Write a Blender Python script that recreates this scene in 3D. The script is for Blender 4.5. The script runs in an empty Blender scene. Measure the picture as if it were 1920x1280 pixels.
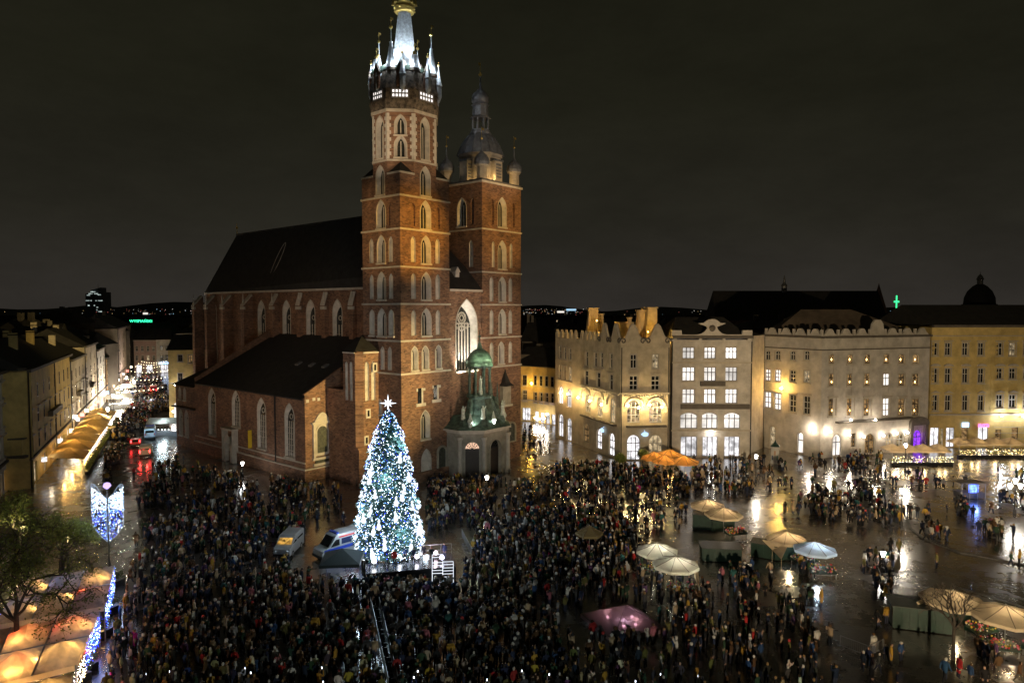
import bpy, math, random
import numpy as np
from mathutils import Vector, Matrix
from mathutils.geometry import tessellate_polygon

rnd = random.Random(11)
SC = bpy.context.scene
COL = SC.collection

# ------------------------------------------------------------------ camera
CAM_H = 28.0
FPX = 1280.0                       # focal length in photograph pixels (1920 wide)
PITCH = math.atan(60.0 / 1280.0)
cam = bpy.data.cameras.new('camera')
cam.sensor_width = 36.0
cam.lens = 36.0 * FPX / 1920.0
cam.clip_start = 0.5
cam.clip_end = 9000.0
cam_o = bpy.data.objects.new('camera', cam)
cam_o.location = (0, 0, CAM_H)
cam_o.rotation_euler = (math.pi / 2 - PITCH, 0, 0)
COL.objects.link(cam_o)
SC.camera = cam_o

# ------------------------------------------------------------------ night sky
W = bpy.data.worlds.new('World')
SC.world = W
W.use_nodes = True
nt = W.node_tree
nt.nodes.clear()
wo = nt.nodes.new('ShaderNodeOutputWorld')
bg = nt.nodes.new('ShaderNodeBackground')
tc = nt.nodes.new('ShaderNodeTexCoord')
sep = nt.nodes.new('ShaderNodeSeparateXYZ')
rmp = nt.nodes.new('ShaderNodeValToRGB')
nt.links.new(tc.outputs['Generated'], sep.inputs[0])
nt.links.new(sep.outputs['Z'], rmp.inputs[0])
e = rmp.color_ramp.elements
e[0].position = 0.0
e[0].color = (0.0275, 0.0240, 0.0205, 1)
e[1].position = 0.55
e[1].color = (0.0084, 0.0083, 0.0045, 1)
x = e.new(0.12)
x.color = (0.0190, 0.0175, 0.0125, 1)
x = e.new(0.28)
x.color = (0.0128, 0.0123, 0.0074, 1)
nz = nt.nodes.new('ShaderNodeTexNoise')
nz.inputs['Scale'].default_value = 2.6
nz.inputs['Detail'].default_value = 9
nz.inputs['Roughness'].default_value = .68
mp = nt.nodes.new('ShaderNodeMapping')
mp.inputs['Scale'].default_value = (1, 1, 2.6)
nt.links.new(tc.outputs['Generated'], mp.inputs[0])
nt.links.new(mp.outputs[0], nz.inputs['Vector'])
mr = nt.nodes.new('ShaderNodeMapRange')
mr.inputs[1].default_value = 0.3
mr.inputs[2].default_value = 0.7
mr.inputs[3].default_value = 0.78
mr.inputs[4].default_value = 1.22
nt.links.new(nz.outputs['Fac'], mr.inputs[0])
mu = nt.nodes.new('ShaderNodeVectorMath')
mu.operation = 'SCALE'
nt.links.new(rmp.outputs[0], mu.inputs[0])
nt.links.new(mr.outputs[0], mu.inputs['Scale'])
nt.links.new(mu.outputs[0], bg.inputs['Color'])
bg.inputs['Strength'].default_value = 1.0
nt.links.new(bg.outputs[0], wo.inputs[0])

# ------------------------------------------------------------------ exposure and render
vs = SC.view_settings
vs.view_transform = 'Standard'
vs.look = 'None'
vs.exposure = 0.0
vs.gamma = 1.0
vs.use_curve_mapping = False
SC.cycles.use_denoising = True
SC.cycles.max_bounces = 6
SC.cycles.diffuse_bounces = 2
SC.cycles.glossy_bounces = 3
SC.cycles.transmission_bounces = 4
SC.cycles.transparent_max_bounces = 6
SC.cycles.sample_clamp_indirect = 3.0
SC.cycles.sample_clamp_direct = 0.0
SC.cycles.caustics_reflective = False
SC.cycles.caustics_refractive = False

# ------------------------------------------------------------------ survey helpers: rays of the camera, used to place things on the ground
_cp, _sp = math.cos(PITCH), math.sin(PITCH)


def ray(px, py):
    a = (px - 960) / FPX
    b = (640 - py) / FPX
    return (a, _cp + b * _sp, -_sp + b * _cp)


def gp(px, py, z=0.0):
    r = ray(px, py)
    t = (z - CAM_H) / r[2]
    return Vector((r[0] * t, r[1] * t, z))


def at(px, py, y):
    r = ray(px, py)
    t = y / r[1]
    return Vector((r[0] * t, y, CAM_H + r[2] * t))


def proj(p):
    dz = p[2] - CAM_H
    d = p[1] * _cp - dz * _sp
    if d < 0.1:
        return (-9999, -9999)
    return (960 + FPX * p[0] / d, 640 - FPX * (p[1] * _sp + dz * _cp) / d)


# ------------------------------------------------------------------ materials
MATS = {}


def mat(name, col=(0.5, 0.5, 0.5), rough=0.7, metal=0.0, var=0.0, scale=1.0, col2=None, bump=0.0, spec=0.5,
        emit=None, estr=0.0, objcoord=False):
    if name in MATS:
        return MATS[name]
    m = bpy.data.materials.new(name)
    m.use_nodes = True
    n = m.node_tree
    p = n.nodes['Principled BSDF']
    p.inputs['Base Color'].default_value = (*col, 1)
    p.inputs['Roughness'].default_value = rough
    p.inputs['Metallic'].default_value = metal
    p.inputs['Specular IOR Level'].default_value = spec
    if var > 0 or col2 or bump:
        if objcoord:
            t = n.nodes.new('ShaderNodeTexCoord')
            src = t.outputs['Object']
        else:
            t = n.nodes.new('ShaderNodeNewGeometry')
            src = t.outputs['Position']
        a = n.nodes.new('ShaderNodeTexNoise')
        a.inputs['Scale'].default_value = scale
        a.inputs['Detail'].default_value = 6
        a.inputs['Roughness'].default_value = 0.62
        n.links.new(src, a.inputs['Vector'])
        r = n.nodes.new('ShaderNodeValToRGB')
        c2 = col2 or tuple(max(0, c * (1 - var)) for c in col)
        c1 = col if col2 else tuple(min(1, c * (1 + var)) for c in col)
        r.color_ramp.elements[0].position = 0.32
        r.color_ramp.elements[1].position = 0.68
        r.color_ramp.elements[0].color = (*c2, 1)
        r.color_ramp.elements[1].color = (*c1, 1)
        n.links.new(a.outputs['Fac'], r.inputs[0])
        n.links.new(r.outputs[0], p.inputs['Base Color'])
        if bump:
            b = n.nodes.new('ShaderNodeBump')
            b.inputs['Strength'].default_value = bump
            b.inputs['Distance'].default_value = 0.05
            n.links.new(a.outputs['Fac'], b.inputs['Height'])
            n.links.new(b.outputs[0], p.inputs['Normal'])
    if emit:
        p.inputs['Emission Color'].default_value = (*emit, 1)
        p.inputs['Emission Strength'].default_value = estr
    MATS[name] = m
    return m


def glow(name, col, strength, sample=True, var=0.0, scale=3.0):
    """a material for things that give off light"""
    if name in MATS:
        return MATS[name]
    m = bpy.data.materials.new(name)
    m.use_nodes = True
    n = m.node_tree
    n.nodes.clear()
    o = n.nodes.new('ShaderNodeOutputMaterial')
    em = n.nodes.new('ShaderNodeEmission')
    em.inputs[0].default_value = (*col, 1)
    em.inputs[1].default_value = strength
    if var:
        t = n.nodes.new('ShaderNodeNewGeometry')
        a = n.nodes.new('ShaderNodeTexNoise')
        a.inputs['Scale'].default_value = scale
        a.inputs['Detail'].default_value = 3
        n.links.new(t.outputs['Position'], a.inputs['Vector'])
        r = n.nodes.new('ShaderNodeMapRange')
        r.inputs[1].default_value = 0.35
        r.inputs[2].default_value = 0.65
        r.inputs[3].default_value = strength * (1 - var)
        r.inputs[4].default_value = strength * (1 + var)
        n.links.new(a.outputs['Fac'], r.inputs[0])
        oi = n.nodes.new('ShaderNodeObjectInfo')
        rr = n.nodes.new('ShaderNodeMapRange')
        rr.inputs[3].default_value = .62
        rr.inputs[4].default_value = 1.25
        n.links.new(oi.outputs['Random'], rr.inputs[0])
        ml = n.nodes.new('ShaderNodeMath')
        ml.operation = 'MULTIPLY'
        n.links.new(r.outputs[0], ml.inputs[0])
        n.links.new(rr.outputs[0], ml.inputs[1])
        n.links.new(ml.outputs[0], em.inputs[1])
    n.links.new(em.outputs[0], o.inputs[0])
    if not sample:
        m.cycles.emission_sampling = 'NONE'
    MATS[name] = m
    return m


def fabric(name, col, trans=0.5, var=0.12):
    if name in MATS:
        return MATS[name]
    m = bpy.data.materials.new(name)
    m.use_nodes = True
    n = m.node_tree
    n.nodes.clear()
    o = n.nodes.new('ShaderNodeOutputMaterial')
    d = n.nodes.new('ShaderNodeBsdfDiffuse')
    t = n.nodes.new('ShaderNodeBsdfTranslucent')
    x = n.nodes.new('ShaderNodeMixShader')
    x.inputs[0].default_value = trans
    g = n.nodes.new('ShaderNodeNewGeometry')
    a = n.nodes.new('ShaderNodeTexNoise')
    a.inputs['Scale'].default_value = 1.1
    a.inputs['Detail'].default_value = 5
    n.links.new(g.outputs['Position'], a.inputs['Vector'])
    r = n.nodes.new('ShaderNodeValToRGB')
    r.color_ramp.elements[0].position = 0.3
    r.color_ramp.elements[1].position = 0.7
    r.color_ramp.elements[0].color = (*[c * (1 - var) for c in col], 1)
    r.color_ramp.elements[1].color = (*[min(1, c * (1 + var)) for c in col], 1)
    n.links.new(a.outputs['Fac'], r.inputs[0])
    n.links.new(r.outputs[0], d.inputs[0])
    n.links.new(r.outputs[0], t.inputs[0])
    n.links.new(d.outputs[0], x.inputs[1])
    n.links.new(t.outputs[0], x.inputs[2])
    n.links.new(x.outputs[0], o.inputs[0])
    MATS[name] = m
    return m


def brick_mat(name, c1, c2, mortar):
    """old brick: courses of bricks, smoked and washed in blotches"""
    m = bpy.data.materials.new(name)
    m.use_nodes = True
    n = m.node_tree
    p = n.nodes['Principled BSDF']
    p.inputs['Roughness'].default_value = 0.85
    t = n.nodes.new('ShaderNodeTexCoord')
    a = n.nodes.new('ShaderNodeTexNoise')
    a.inputs['Scale'].default_value = 0.35
    a.inputs['Detail'].default_value = 9
    a.inputs['Roughness'].default_value = 0.72
    n.links.new(t.outputs['Object'], a.inputs['Vector'])
    mp = n.nodes.new('ShaderNodeMapping')
    mp.inputs['Scale'].default_value = (2.2, 2.2, 9.0)
    n.links.new(t.outputs['Object'], mp.inputs[0])
    b = n.nodes.new('ShaderNodeTexNoise')
    b.inputs['Scale'].default_value = 1.0
    b.inputs['Detail'].default_value = 4
    n.links.new(mp.outputs[0], b.inputs['Vector'])
    v = n.nodes.new('ShaderNodeTexVoronoi')
    v.inputs['Scale'].default_value = 0.75
    v.inputs['Randomness'].default_value = 0.55
    n.links.new(t.outputs['Object'], v.inputs['Vector'])
    r1 = n.nodes.new('ShaderNodeValToRGB')
    r1.color_ramp.elements[0].position = 0.3
    r1.color_ramp.elements[1].position = 0.7
    r1.color_ramp.elements[0].color = (*c2, 1)
    r1.color_ramp.elements[1].color = (*c1, 1)
    n.links.new(a.outputs['Fac'], r1.inputs[0])
    mx = n.nodes.new('ShaderNodeMix')
    mx.data_type = 'RGBA'
    mx.inputs['B'].default_value = (*mortar, 1)
    r2 = n.nodes.new('ShaderNodeMapRange')
    r2.inputs[1].default_value = 0.45
    r2.inputs[2].default_value = 0.75
    r2.inputs[3].default_value = 0.0
    r2.inputs[4].default_value = 0.55
    n.links.new(b.outputs['Fac'], r2.inputs[0])
    n.links.new(r2.outputs[0], mx.inputs['Factor'])
    n.links.new(r1.outputs[0], mx.inputs['A'])
    cx_ = n.nodes.new('ShaderNodeSeparateXYZ')
    n.links.new(t.outputs['Object'], cx_.inputs[0])
    ad_ = n.nodes.new('ShaderNodeMath')
    n.links.new(cx_.outputs[0], ad_.inputs[0])
    n.links.new(cx_.outputs[1], ad_.inputs[1])
    cb_ = n.nodes.new('ShaderNodeCombineXYZ')
    n.links.new(ad_.outputs[0], cb_.inputs[0])
    n.links.new(cx_.outputs[2], cb_.inputs[1])
    bk = n.nodes.new('ShaderNodeTexBrick')
    bk.inputs['Scale'].default_value = 1.0
    bk.inputs['Brick Width'].default_value = 0.62
    bk.inputs['Row Height'].default_value = 0.24
    bk.inputs['Mortar Size'].default_value = 0.025
    bk.inputs['Color1'].default_value = (1.35, 1.3, 1.25, 1)
    bk.inputs['Color2'].default_value = (.55, .55, .58, 1)
    bk.inputs['Mortar'].default_value = (1.1, 1.1, 1.1, 1)
    n.links.new(cb_.outputs[0], bk.inputs['Vector'])
    mm_ = n.nodes.new('ShaderNodeVectorMath')
    mm_.operation = 'MULTIPLY'
    n.links.new(mx.outputs['Result'], mm_.inputs[0])
    n.links.new(bk.outputs['Color'], mm_.inputs[1])
    # putlog holes left by the scaffolding
    r3 = n.nodes.new('ShaderNodeMapRange')
    r3.inputs[1].default_value = 0.10
    r3.inputs[2].default_value = 0.16
    r3.inputs[3].default_value = 0.45
    r3.inputs[4].default_value = 1.0
    n.links.new(v.outputs['Distance'], r3.inputs[0])
    sc = n.nodes.new('ShaderNodeVectorMath')
    sc.operation = 'SCALE'
    n.links.new(mm_.outputs[0], sc.inputs[0])
    n.links.new(r3.outputs[0], sc.inputs['Scale'])
    n.links.new(sc.outputs[0], p.inputs['Base Color'])
    bp = n.nodes.new('ShaderNodeBump')
    bp.inputs['Strength'].default_value = 0.35
    bp.inputs['Distance'].default_value = 0.06
    n.links.new(b.outputs['Fac'], bp.inputs['Height'])
    n.links.new(bp.outputs[0], p.inputs['Normal'])
    MATS[name] = m
    return m


def wet_stone(name):
    """rain-wet square: granite setts, puddled sheen"""
    m = bpy.data.materials.new(name)
    m.use_nodes = True
    n = m.node_tree
    p = n.nodes['Principled BSDF']
    g = n.nodes.new('ShaderNodeNewGeometry')
    a = n.nodes.new('ShaderNodeTexNoise')
    a.inputs['Scale'].default_value = 0.22
    a.inputs['Detail'].default_value = 8
    a.inputs['Roughness'].default_value = 0.65
    n.links.new(g.outputs['Position'], a.inputs['Vector'])
    mp = n.nodes.new('ShaderNodeMapping')
    mp.inputs['Rotation'].default_value = (0, 0, math.radians(8))
    n.links.new(g.outputs['Position'], mp.inputs[0])
    br = n.nodes.new('ShaderNodeTexBrick')
    br.inputs['Scale'].default_value = 1.0
    br.inputs['Brick Width'].default_value = 0.62
    br.inputs['Row Height'].default_value = 0.36
    br.inputs['Mortar Size'].default_value = 0.02
    br.inputs['Color1'].default_value = (0.085, 0.072, 0.058, 1)
    br.inputs['Color2'].default_value = (0.052, 0.045, 0.038, 1)
    br.inputs['Mortar'].default_value = (0.018, 0.017, 0.015, 1)
    n.links.new(mp.outputs[0], br.inputs['Vector'])
    r1 = n.nodes.new('ShaderNodeMapRange')
    r1.inputs[1].default_value = 0.3
    r1.inputs[2].default_value = 0.7
    r1.inputs[3].default_value = 0.6
    r1.inputs[4].default_value = 1.35
    n.links.new(a.outputs['Fac'], r1.inputs[0])
    sc = n.nodes.new('ShaderNodeVectorMath')
    sc.operation = 'SCALE'
    n.links.new(br.outputs['Color'], sc.inputs[0])
    n.links.new(r1.outputs[0], sc.inputs['Scale'])
    n.links.new(sc.outputs[0], p.inputs['Base Color'])
    r2 = n.nodes.new('ShaderNodeMapRange')
    r2.inputs[1].default_value = 0.35
    r2.inputs[2].default_value = 0.65
    r2.inputs[3].default_value = 0.18
    r2.inputs[4].default_value = 0.36
    n.links.new(a.outputs['Fac'], r2.inputs[0])
    n.links.new(r2.outputs[0], p.inputs['Roughness'])
    f = n.nodes.new('ShaderNodeTexNoise')
    f.inputs['Scale'].default_value = 2.1
    f.inputs['Detail'].default_value = 4
    n.links.new(g.outputs['Position'], f.inputs['Vector'])
    ad = n.nodes.new('ShaderNodeMath')
    ad.operation = 'MULTIPLY_ADD'
    ad.inputs[1].default_value = 0.35
    n.links.new(br.outputs['Fac'], ad.inputs[0])
    n.links.new(f.outputs['Fac'], ad.inputs[2])
    bp = n.nodes.new('ShaderNodeBump')
    bp.inputs['Strength'].default_value = 0.2
    bp.inputs['Distance'].default_value = 0.025
    n.links.new(ad.outputs[0], bp.inputs['Height'])
    n.links.new(bp.outputs[0], p.inputs['Normal'])
    p.inputs['Specular IOR Level'].default_value = 0.75
    p.inputs['Coat Weight'].default_value = 1.0
    p.inputs['Coat Roughness'].default_value = 0.2
    n.links.new(bp.outputs[0], p.inputs['Coat Normal'])
    MATS[name] = m
    return m


# ------------------------------------------------------------------ mesh builder
class MB:
    def __init__(s):
        s.v = []
        s.f = []
        s.m = []

    def add(s, vs, fs, m=0):
        o = len(s.v)
        s.v += [tuple(p) for p in vs]
        s.f += [[i + o for i in f] for f in fs]
        s.m += [m] * len(fs)

    def poly(s, pts, m=0):
        s.add(pts, [list(range(len(pts)))], m)

    def box(s, x0, y0, z0, x1, y1, z1, m=0):
        s.add([(x0, y0, z0), (x1, y0, z0), (x1, y1, z0), (x0, y1, z0), (x0, y0, z1), (x1, y0, z1), (x1, y1, z1), (x0, y1, z1)],
              [[0, 3, 2, 1], [4, 5, 6, 7], [0, 1, 5, 4], [1, 2, 6, 5], [2, 3, 7, 6], [3, 0, 4, 7]], m)

    def hprism(s, pts, z0, z1, m=0, pts1=None):
        """vertical prism (or loft) over a plan polygon"""
        n = len(pts)
        q = pts1 or pts
        z0 = z0 if isinstance(z0, (list, tuple)) else [z0] * n
        z1 = z1 if isinstance(z1, (list, tuple)) else [z1] * n
        vs_ = [(pts[i][0], pts[i][1], z0[i]) for i in range(n)] + [(q[i][0], q[i][1], z1[i]) for i in range(n)]
        fs = [[i, (i + 1) % n, n + (i + 1) % n, n + i] for i in range(n)] + [list(range(n))[::-1], [n + i for i in range(n)]]
        s.add(vs_, fs, m)

    def xprism(s, pts, y0, y1, m=0):
        """prism over a polygon in the x-z plane, from y0 to y1"""
        n = len(pts)
        vs_ = [(p[0], y0, p[1]) for p in pts] + [(p[0], y1, p[1]) for p in pts]
        fs = [[i, (i + 1) % n, n + (i + 1) % n, n + i] for i in range(n)] + [list(range(n)), [n + i for i in range(n)][::-1]]
        s.add(vs_, fs, m)

    def lathe(s, prof, n=12, c=(0, 0), m=0, a0=0.0, sx=1.0, sy=1.0):
        o = len(s.v)
        for r, z in prof:
            for k in range(n):
                a = a0 + 2 * math.pi * k / n
                s.v.append((c[0] + r * sx * math.cos(a), c[1] + r * sy * math.sin(a), z))
        fs = []
        for j in range(len(prof) - 1):
            for k in range(n):
                k2 = (k + 1) % n
                fs.append([o + j * n + k, o + j * n + k2, o + (j + 1) * n + k2, o + (j + 1) * n + k])
        fs.append([o + k for k in range(n)][::-1])
        fs.append([o + (len(prof) - 1) * n + k for k in range(n)])
        s.f += fs
        s.m += [m] * len(fs)

    def tube(s, a, b, r0, r1=None, n=6, m=0):
        a = Vector(a)
        b = Vector(b)
        r1 = r0 if r1 is None else r1
        d = (b - a)
        if d.length < 1e-6:
            return
        d.normalize()
        u = d.orthogonal().normalized()
        w = d.cross(u)
        vs_ = []
        for c, r in ((a, r0), (b, r1)):
            for k in range(n):
                t = 2 * math.pi * k / n
                vs_.append(c + u * (r * math.cos(t)) + w * (r * math.sin(t)))
        fs = [[k, (k + 1) % n, n + (k + 1) % n, n + k] for k in range(n)] + [list(range(n))[::-1], [n + k for k in range(n)]]
        s.add(vs_, fs, m)

    def octa(s, c, r, m=0, rz=None):
        x, y, z = c
        rz = rz or r
        s.add([(x + r, y, z), (x, y + r, z), (x - r, y, z), (x, y - r, z), (x, y, z + rz), (x, y, z - rz)],
              [[0, 1, 4], [1, 2, 4], [2, 3, 4], [3, 0, 4], [1, 0, 5], [2, 1, 5], [3, 2, 5], [0, 3, 5]], m)

    def ball(s, c, r, n=8, m=0, sz=1.0):
        k = max(3, n // 2)
        s.lathe([(max(0.001, r * math.sin(math.pi * j / k)), c[2] - r * sz * math.cos(math.pi * j / k)) for j in range(k + 1)], n, (c[0], c[1]), m)

    def mesh(s, name, mats, smooth=False):
        me = bpy.data.meshes.new(name)
        me.from_pydata(s.v, [], s.f)
        for mm in mats:
            me.materials.append(mm)
        if len(mats) > 1:
            me.polygons.foreach_set('material_index', s.m)
        if smooth:
            me.polygons.foreach_set('use_smooth', [True] * len(s.f))
        me.update()
        return me

    def build(s, name, mats, parent=None, loc=(0, 0, 0), yaw=0.0, smooth=False):
        if not isinstance(mats, (list, tuple)):
            mats = [mats]
        return put(name, s.mesh(name, mats, smooth), parent, loc, yaw)


def put(name, mesh, parent=None, loc=(0, 0, 0), yaw=0.0):
    o = bpy.data.objects.new(name, mesh)
    COL.objects.link(o)
    o.location = loc
    o.rotation_euler = (0, 0, yaw)
    if parent is not None:
        o.parent = parent
    return o


def tag(o, label, cat, group=None, kind=None):
    if label:
        o['label'] = label
    if cat:
        o['category'] = cat
    if group:
        o['group'] = group
    if kind:
        o['kind'] = kind
    return o


def empty(name, loc, yaw=0.0, label=None, cat=None, group=None):
    o = bpy.data.objects.new(name, None)
    COL.objects.link(o)
    o.empty_display_size = 0.5
    o.location = loc
    o.rotation_euler = (0, 0, yaw)
    return tag(o, label, cat, group)


def structure(o):
    o['kind'] = 'structure'
    return o


def point_light(loc, power, col, radius=0.12, parent=None, name='bulb_light'):
    l = bpy.data.lights.new(name, 'POINT')
    l.energy = power
    l.color = col
    l.shadow_soft_size = radius
    o = bpy.data.objects.new(name, l)
    COL.objects.link(o)
    o.location = loc
    if parent is not None:
        o.parent = parent
    return o


def spot_light(loc, target, power, col, angle=60, blend=0.6, radius=0.2, parent=None, name='flood_light'):
    l = bpy.data.lights.new(name, 'SPOT')
    l.energy = power
    l.color = col
    l.shadow_soft_size = radius
    l.spot_size = math.radians(angle)
    l.spot_blend = blend
    o = bpy.data.objects.new(name, l)
    COL.objects.link(o)
    o.location = loc
    d = Vector(target) - Vector(loc)
    o.rotation_euler = d.to_track_quat('-Z', 'Y').to_euler()
    if parent is not None:
        o.parent = parent
    return o


# ------------------------------------------------------------------ openings
def arch(w, h, kind='flat', n=7, x=0.0, z=0.0):
    """outline of an opening, counter-clockwise from the bottom left; x is its middle, z its sill"""
    a = w / 2.0
    pts = [(x - a, z), (x + a, z)]
    if kind == 'flat':
        pts += [(x + a, z + h), (x - a, z + h)]
    elif kind == 'round':
        s_ = h - a
        pts += [(x + a * math.cos(math.pi * k / (2 * n)), z + s_ + a * math.sin(math.pi * k / (2 * n))) for k in range(2 * n + 1)]
    elif kind == 'seg':
        rise = w * 0.16
        s_ = h - rise
        pts += [(x + a - w * k / (2 * n), z + s_ + rise * (1 - (1 - k / n) ** 2)) for k in range(2 * n + 1)]
    else:                                              # pointed
        R_ = w * 1.0
        rise = math.sqrt(R_ * R_ - (R_ - a) ** 2)
        if rise > h * 0.7:
            rise = h * 0.7
        s_ = h - rise
        th = math.acos((R_ - a) / R_)
        right = []
        for k in range(n + 1):
            t = th * k / n
            right.append((a - R_ + R_ * math.cos(t), rise * math.sin(t) / math.sin(th)))
        pts += [(x + p, z + s_ + q) for p, q in right]
        pts += [(x - p, z + s_ + q) for p, q in right[-2::-1]]
    return pts


def scaled(pts, fx, fz, cx, cz):
    return [(cx + (p[0] - cx) * fx, cz + (p[1] - cz) * fz) for p in pts]


def wall_into(mb, p0, p1, outer, holes, m=0):
    """a wall panel from plan point p0 to p1 (left to right seen from outside) with openings left open"""
    d = Vector((p1[0] - p0[0], p1[1] - p0[1], 0))
    d.normalize()
    loops = [[Vector((a, b, 0)) for a, b in outer]] + [[Vector((a, b, 0)) for a, b in h] for h in holes]
    tris = tessellate_polygon(loops)
    flat = [q for l in loops for q in l]
    mb.add([(p0[0] + d.x * q.x, p0[1] + d.y * q.x, q.y) for q in flat], [list(t) for t in tris], m)


def yaw_of(p0, p1):
    return math.atan2(p1[1] - p0[1], p1[0] - p0[0])


def plan_len(p0, p1):
    return math.hypot(p1[0] - p0[0], p1[1] - p0[1])


def strip(mb, outer, inner, y0, y1, m):
    """a ring between two outlines of equal length, outer at depth y0, inner at depth y1"""
    n = len(outer)
    vs_ = [(p[0], y0, p[1]) for p in outer] + [(p[0], y1, p[1]) for p in inner]
    mb.add(vs_, [[i, (i + 1) % n, n + (i + 1) % n, n + i] for i in range(n)], m)


class Fac:
    """a facade standing on the ground line A-B; converts photograph pixels to (along, height) on it"""

    def __init__(s, A, B):
        s.A = Vector((A[0], A[1], 0))
        s.B = Vector((B[0], B[1], 0))
        s.d = (s.B - s.A).normalized()
        s.L = (s.B - s.A).length
        s.yaw = math.atan2(s.d.y, s.d.x)

    def sz(s, px, py):
        r = ray(px, py)
        # A + d*k = t*r (plan)
        det = s.d.x * (-r[1]) - (-r[0]) * s.d.y
        bx, by = -s.A.x, -s.A.y
        k = (bx * (-r[1]) - (-r[0]) * by) / det
        t = (s.d.x * by - s.d.y * bx) / det
        return k, CAM_H + t * r[2]

    def rect(s, x0, y0, x1, y1):
        ym = (y0 + y1) / 2
        a, _ = s.sz(x0, ym)
        b, _ = s.sz(x1, ym)
        xm = (x0 + x1) / 2
        _, zt = s.sz(xm, y0)
        _, zb = s.sz(xm, y1)
        return (a + b) / 2, zb, b - a, zt - zb


# ------------------------------------------------------------------ shared materials
BRICK = brick_mat('old_brick', (0.30, 0.160, 0.095), (0.090, 0.050, 0.036), (0.34, 0.24, 0.17))
PLASTER = mat('white_plaster', (0.56, 0.52, 0.47), 0.8, var=0.22, scale=1.1)
STONE = mat('pale_stone', (0.52, 0.47, 0.40), 0.8, var=0.18, scale=1.2)
PSTONE = mat('porch_stone', (0.34, 0.31, 0.25), 0.75, var=0.25, scale=0.9)
TILE = mat('dark_roof_tile', (0.022, 0.020, 0.018), 0.8, var=0.4, scale=0.8, bump=0.4)
COPPER = mat('green_copper', (0.055, 0.085, 0.066), 0.55, var=0.75, scale=1.3, spec=0.4)
LEAD = mat('grey_sheet_lead', (0.15, 0.15, 0.155), 0.45, metal=0.35, var=0.35, scale=1.6)
SPIRE = mat('spire_sheet_metal', (0.52, 0.56, 0.59), 0.5, var=0.4, scale=2.4)
DARKTIMBER = mat('dark_gallery_timber', (0.13, 0.105, 0.08), 0.75, var=0.85, scale=1.8)
GOLD = mat('gilded_metal', (0.85, 0.60, 0.18), 0.3, metal=0.9)
GLASS = mat('dark_glass', (0.012, 0.014, 0.016), 0.12, spec=0.6)
CHGLASS = mat('church_leaded_glass', (0.03, 0.032, 0.03), 0.25, var=0.5, scale=3.0)
DOORWOOD = mat('dark_door_wood', (0.035, 0.022, 0.016), 0.5, var=0.3, scale=3)
IRON = mat('black_iron', (0.012, 0.012, 0.013), 0.5)
FIGURE = mat('weathered_bronze_figure', (0.46, 0.50, 0.44), 0.6, var=0.4, scale=4)

WARM = (1.0, 0.66, 0.26)
AMBER = (1.0, 0.56, 0.14)
COOL = (0.80, 0.90, 1.0)
NEUTRAL = (1.0, 0.86, 0.68)

# ------------------------------------------------------------------ ground
g = MB()
g.poly([(-4000, -400, 0), (4000, -400, 0), (4000, 7000, 0), (-4000, 7000, 0)])
structure(tag(g.build('ground', wet_stone('wet_granite_paving')), 'wet dark stone paving of the square and streets', None))

# ------------------------------------------------------------------ brick basilica
C0 = gp(754, 912)
CYAW = math.radians(49.6)
UV = (Vector((math.cos(CYAW), math.sin(CYAW), 0)), Vector((-math.sin(CYAW), math.cos(CYAW), 0)))


def on_plane(fixed, val, px, py):
    """church frame: where the ray through a pixel meets the vertical plane u=val or v=val -> (other coordinate, height)"""
    r = ray(px, py)
    if fixed == 'u':
        o, d = C0 + UV[0] * val, UV[1]
    else:
        o, d = C0 + UV[1] * val, UV[0]
    det = d.x * (-r[1]) + r[0] * d.y
    k = (-o.x * (-r[1]) - r[0] * o.y) / det
    t = (-d.x * o.y + d.y * o.x) / det
    return k, CAM_H + t * r[2]


church = empty('brick_basilica', C0, CYAW, 'twin-towered Gothic brick basilica with dark steep roof and golden crown on its spire', 'church')

_gw = {}


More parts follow.
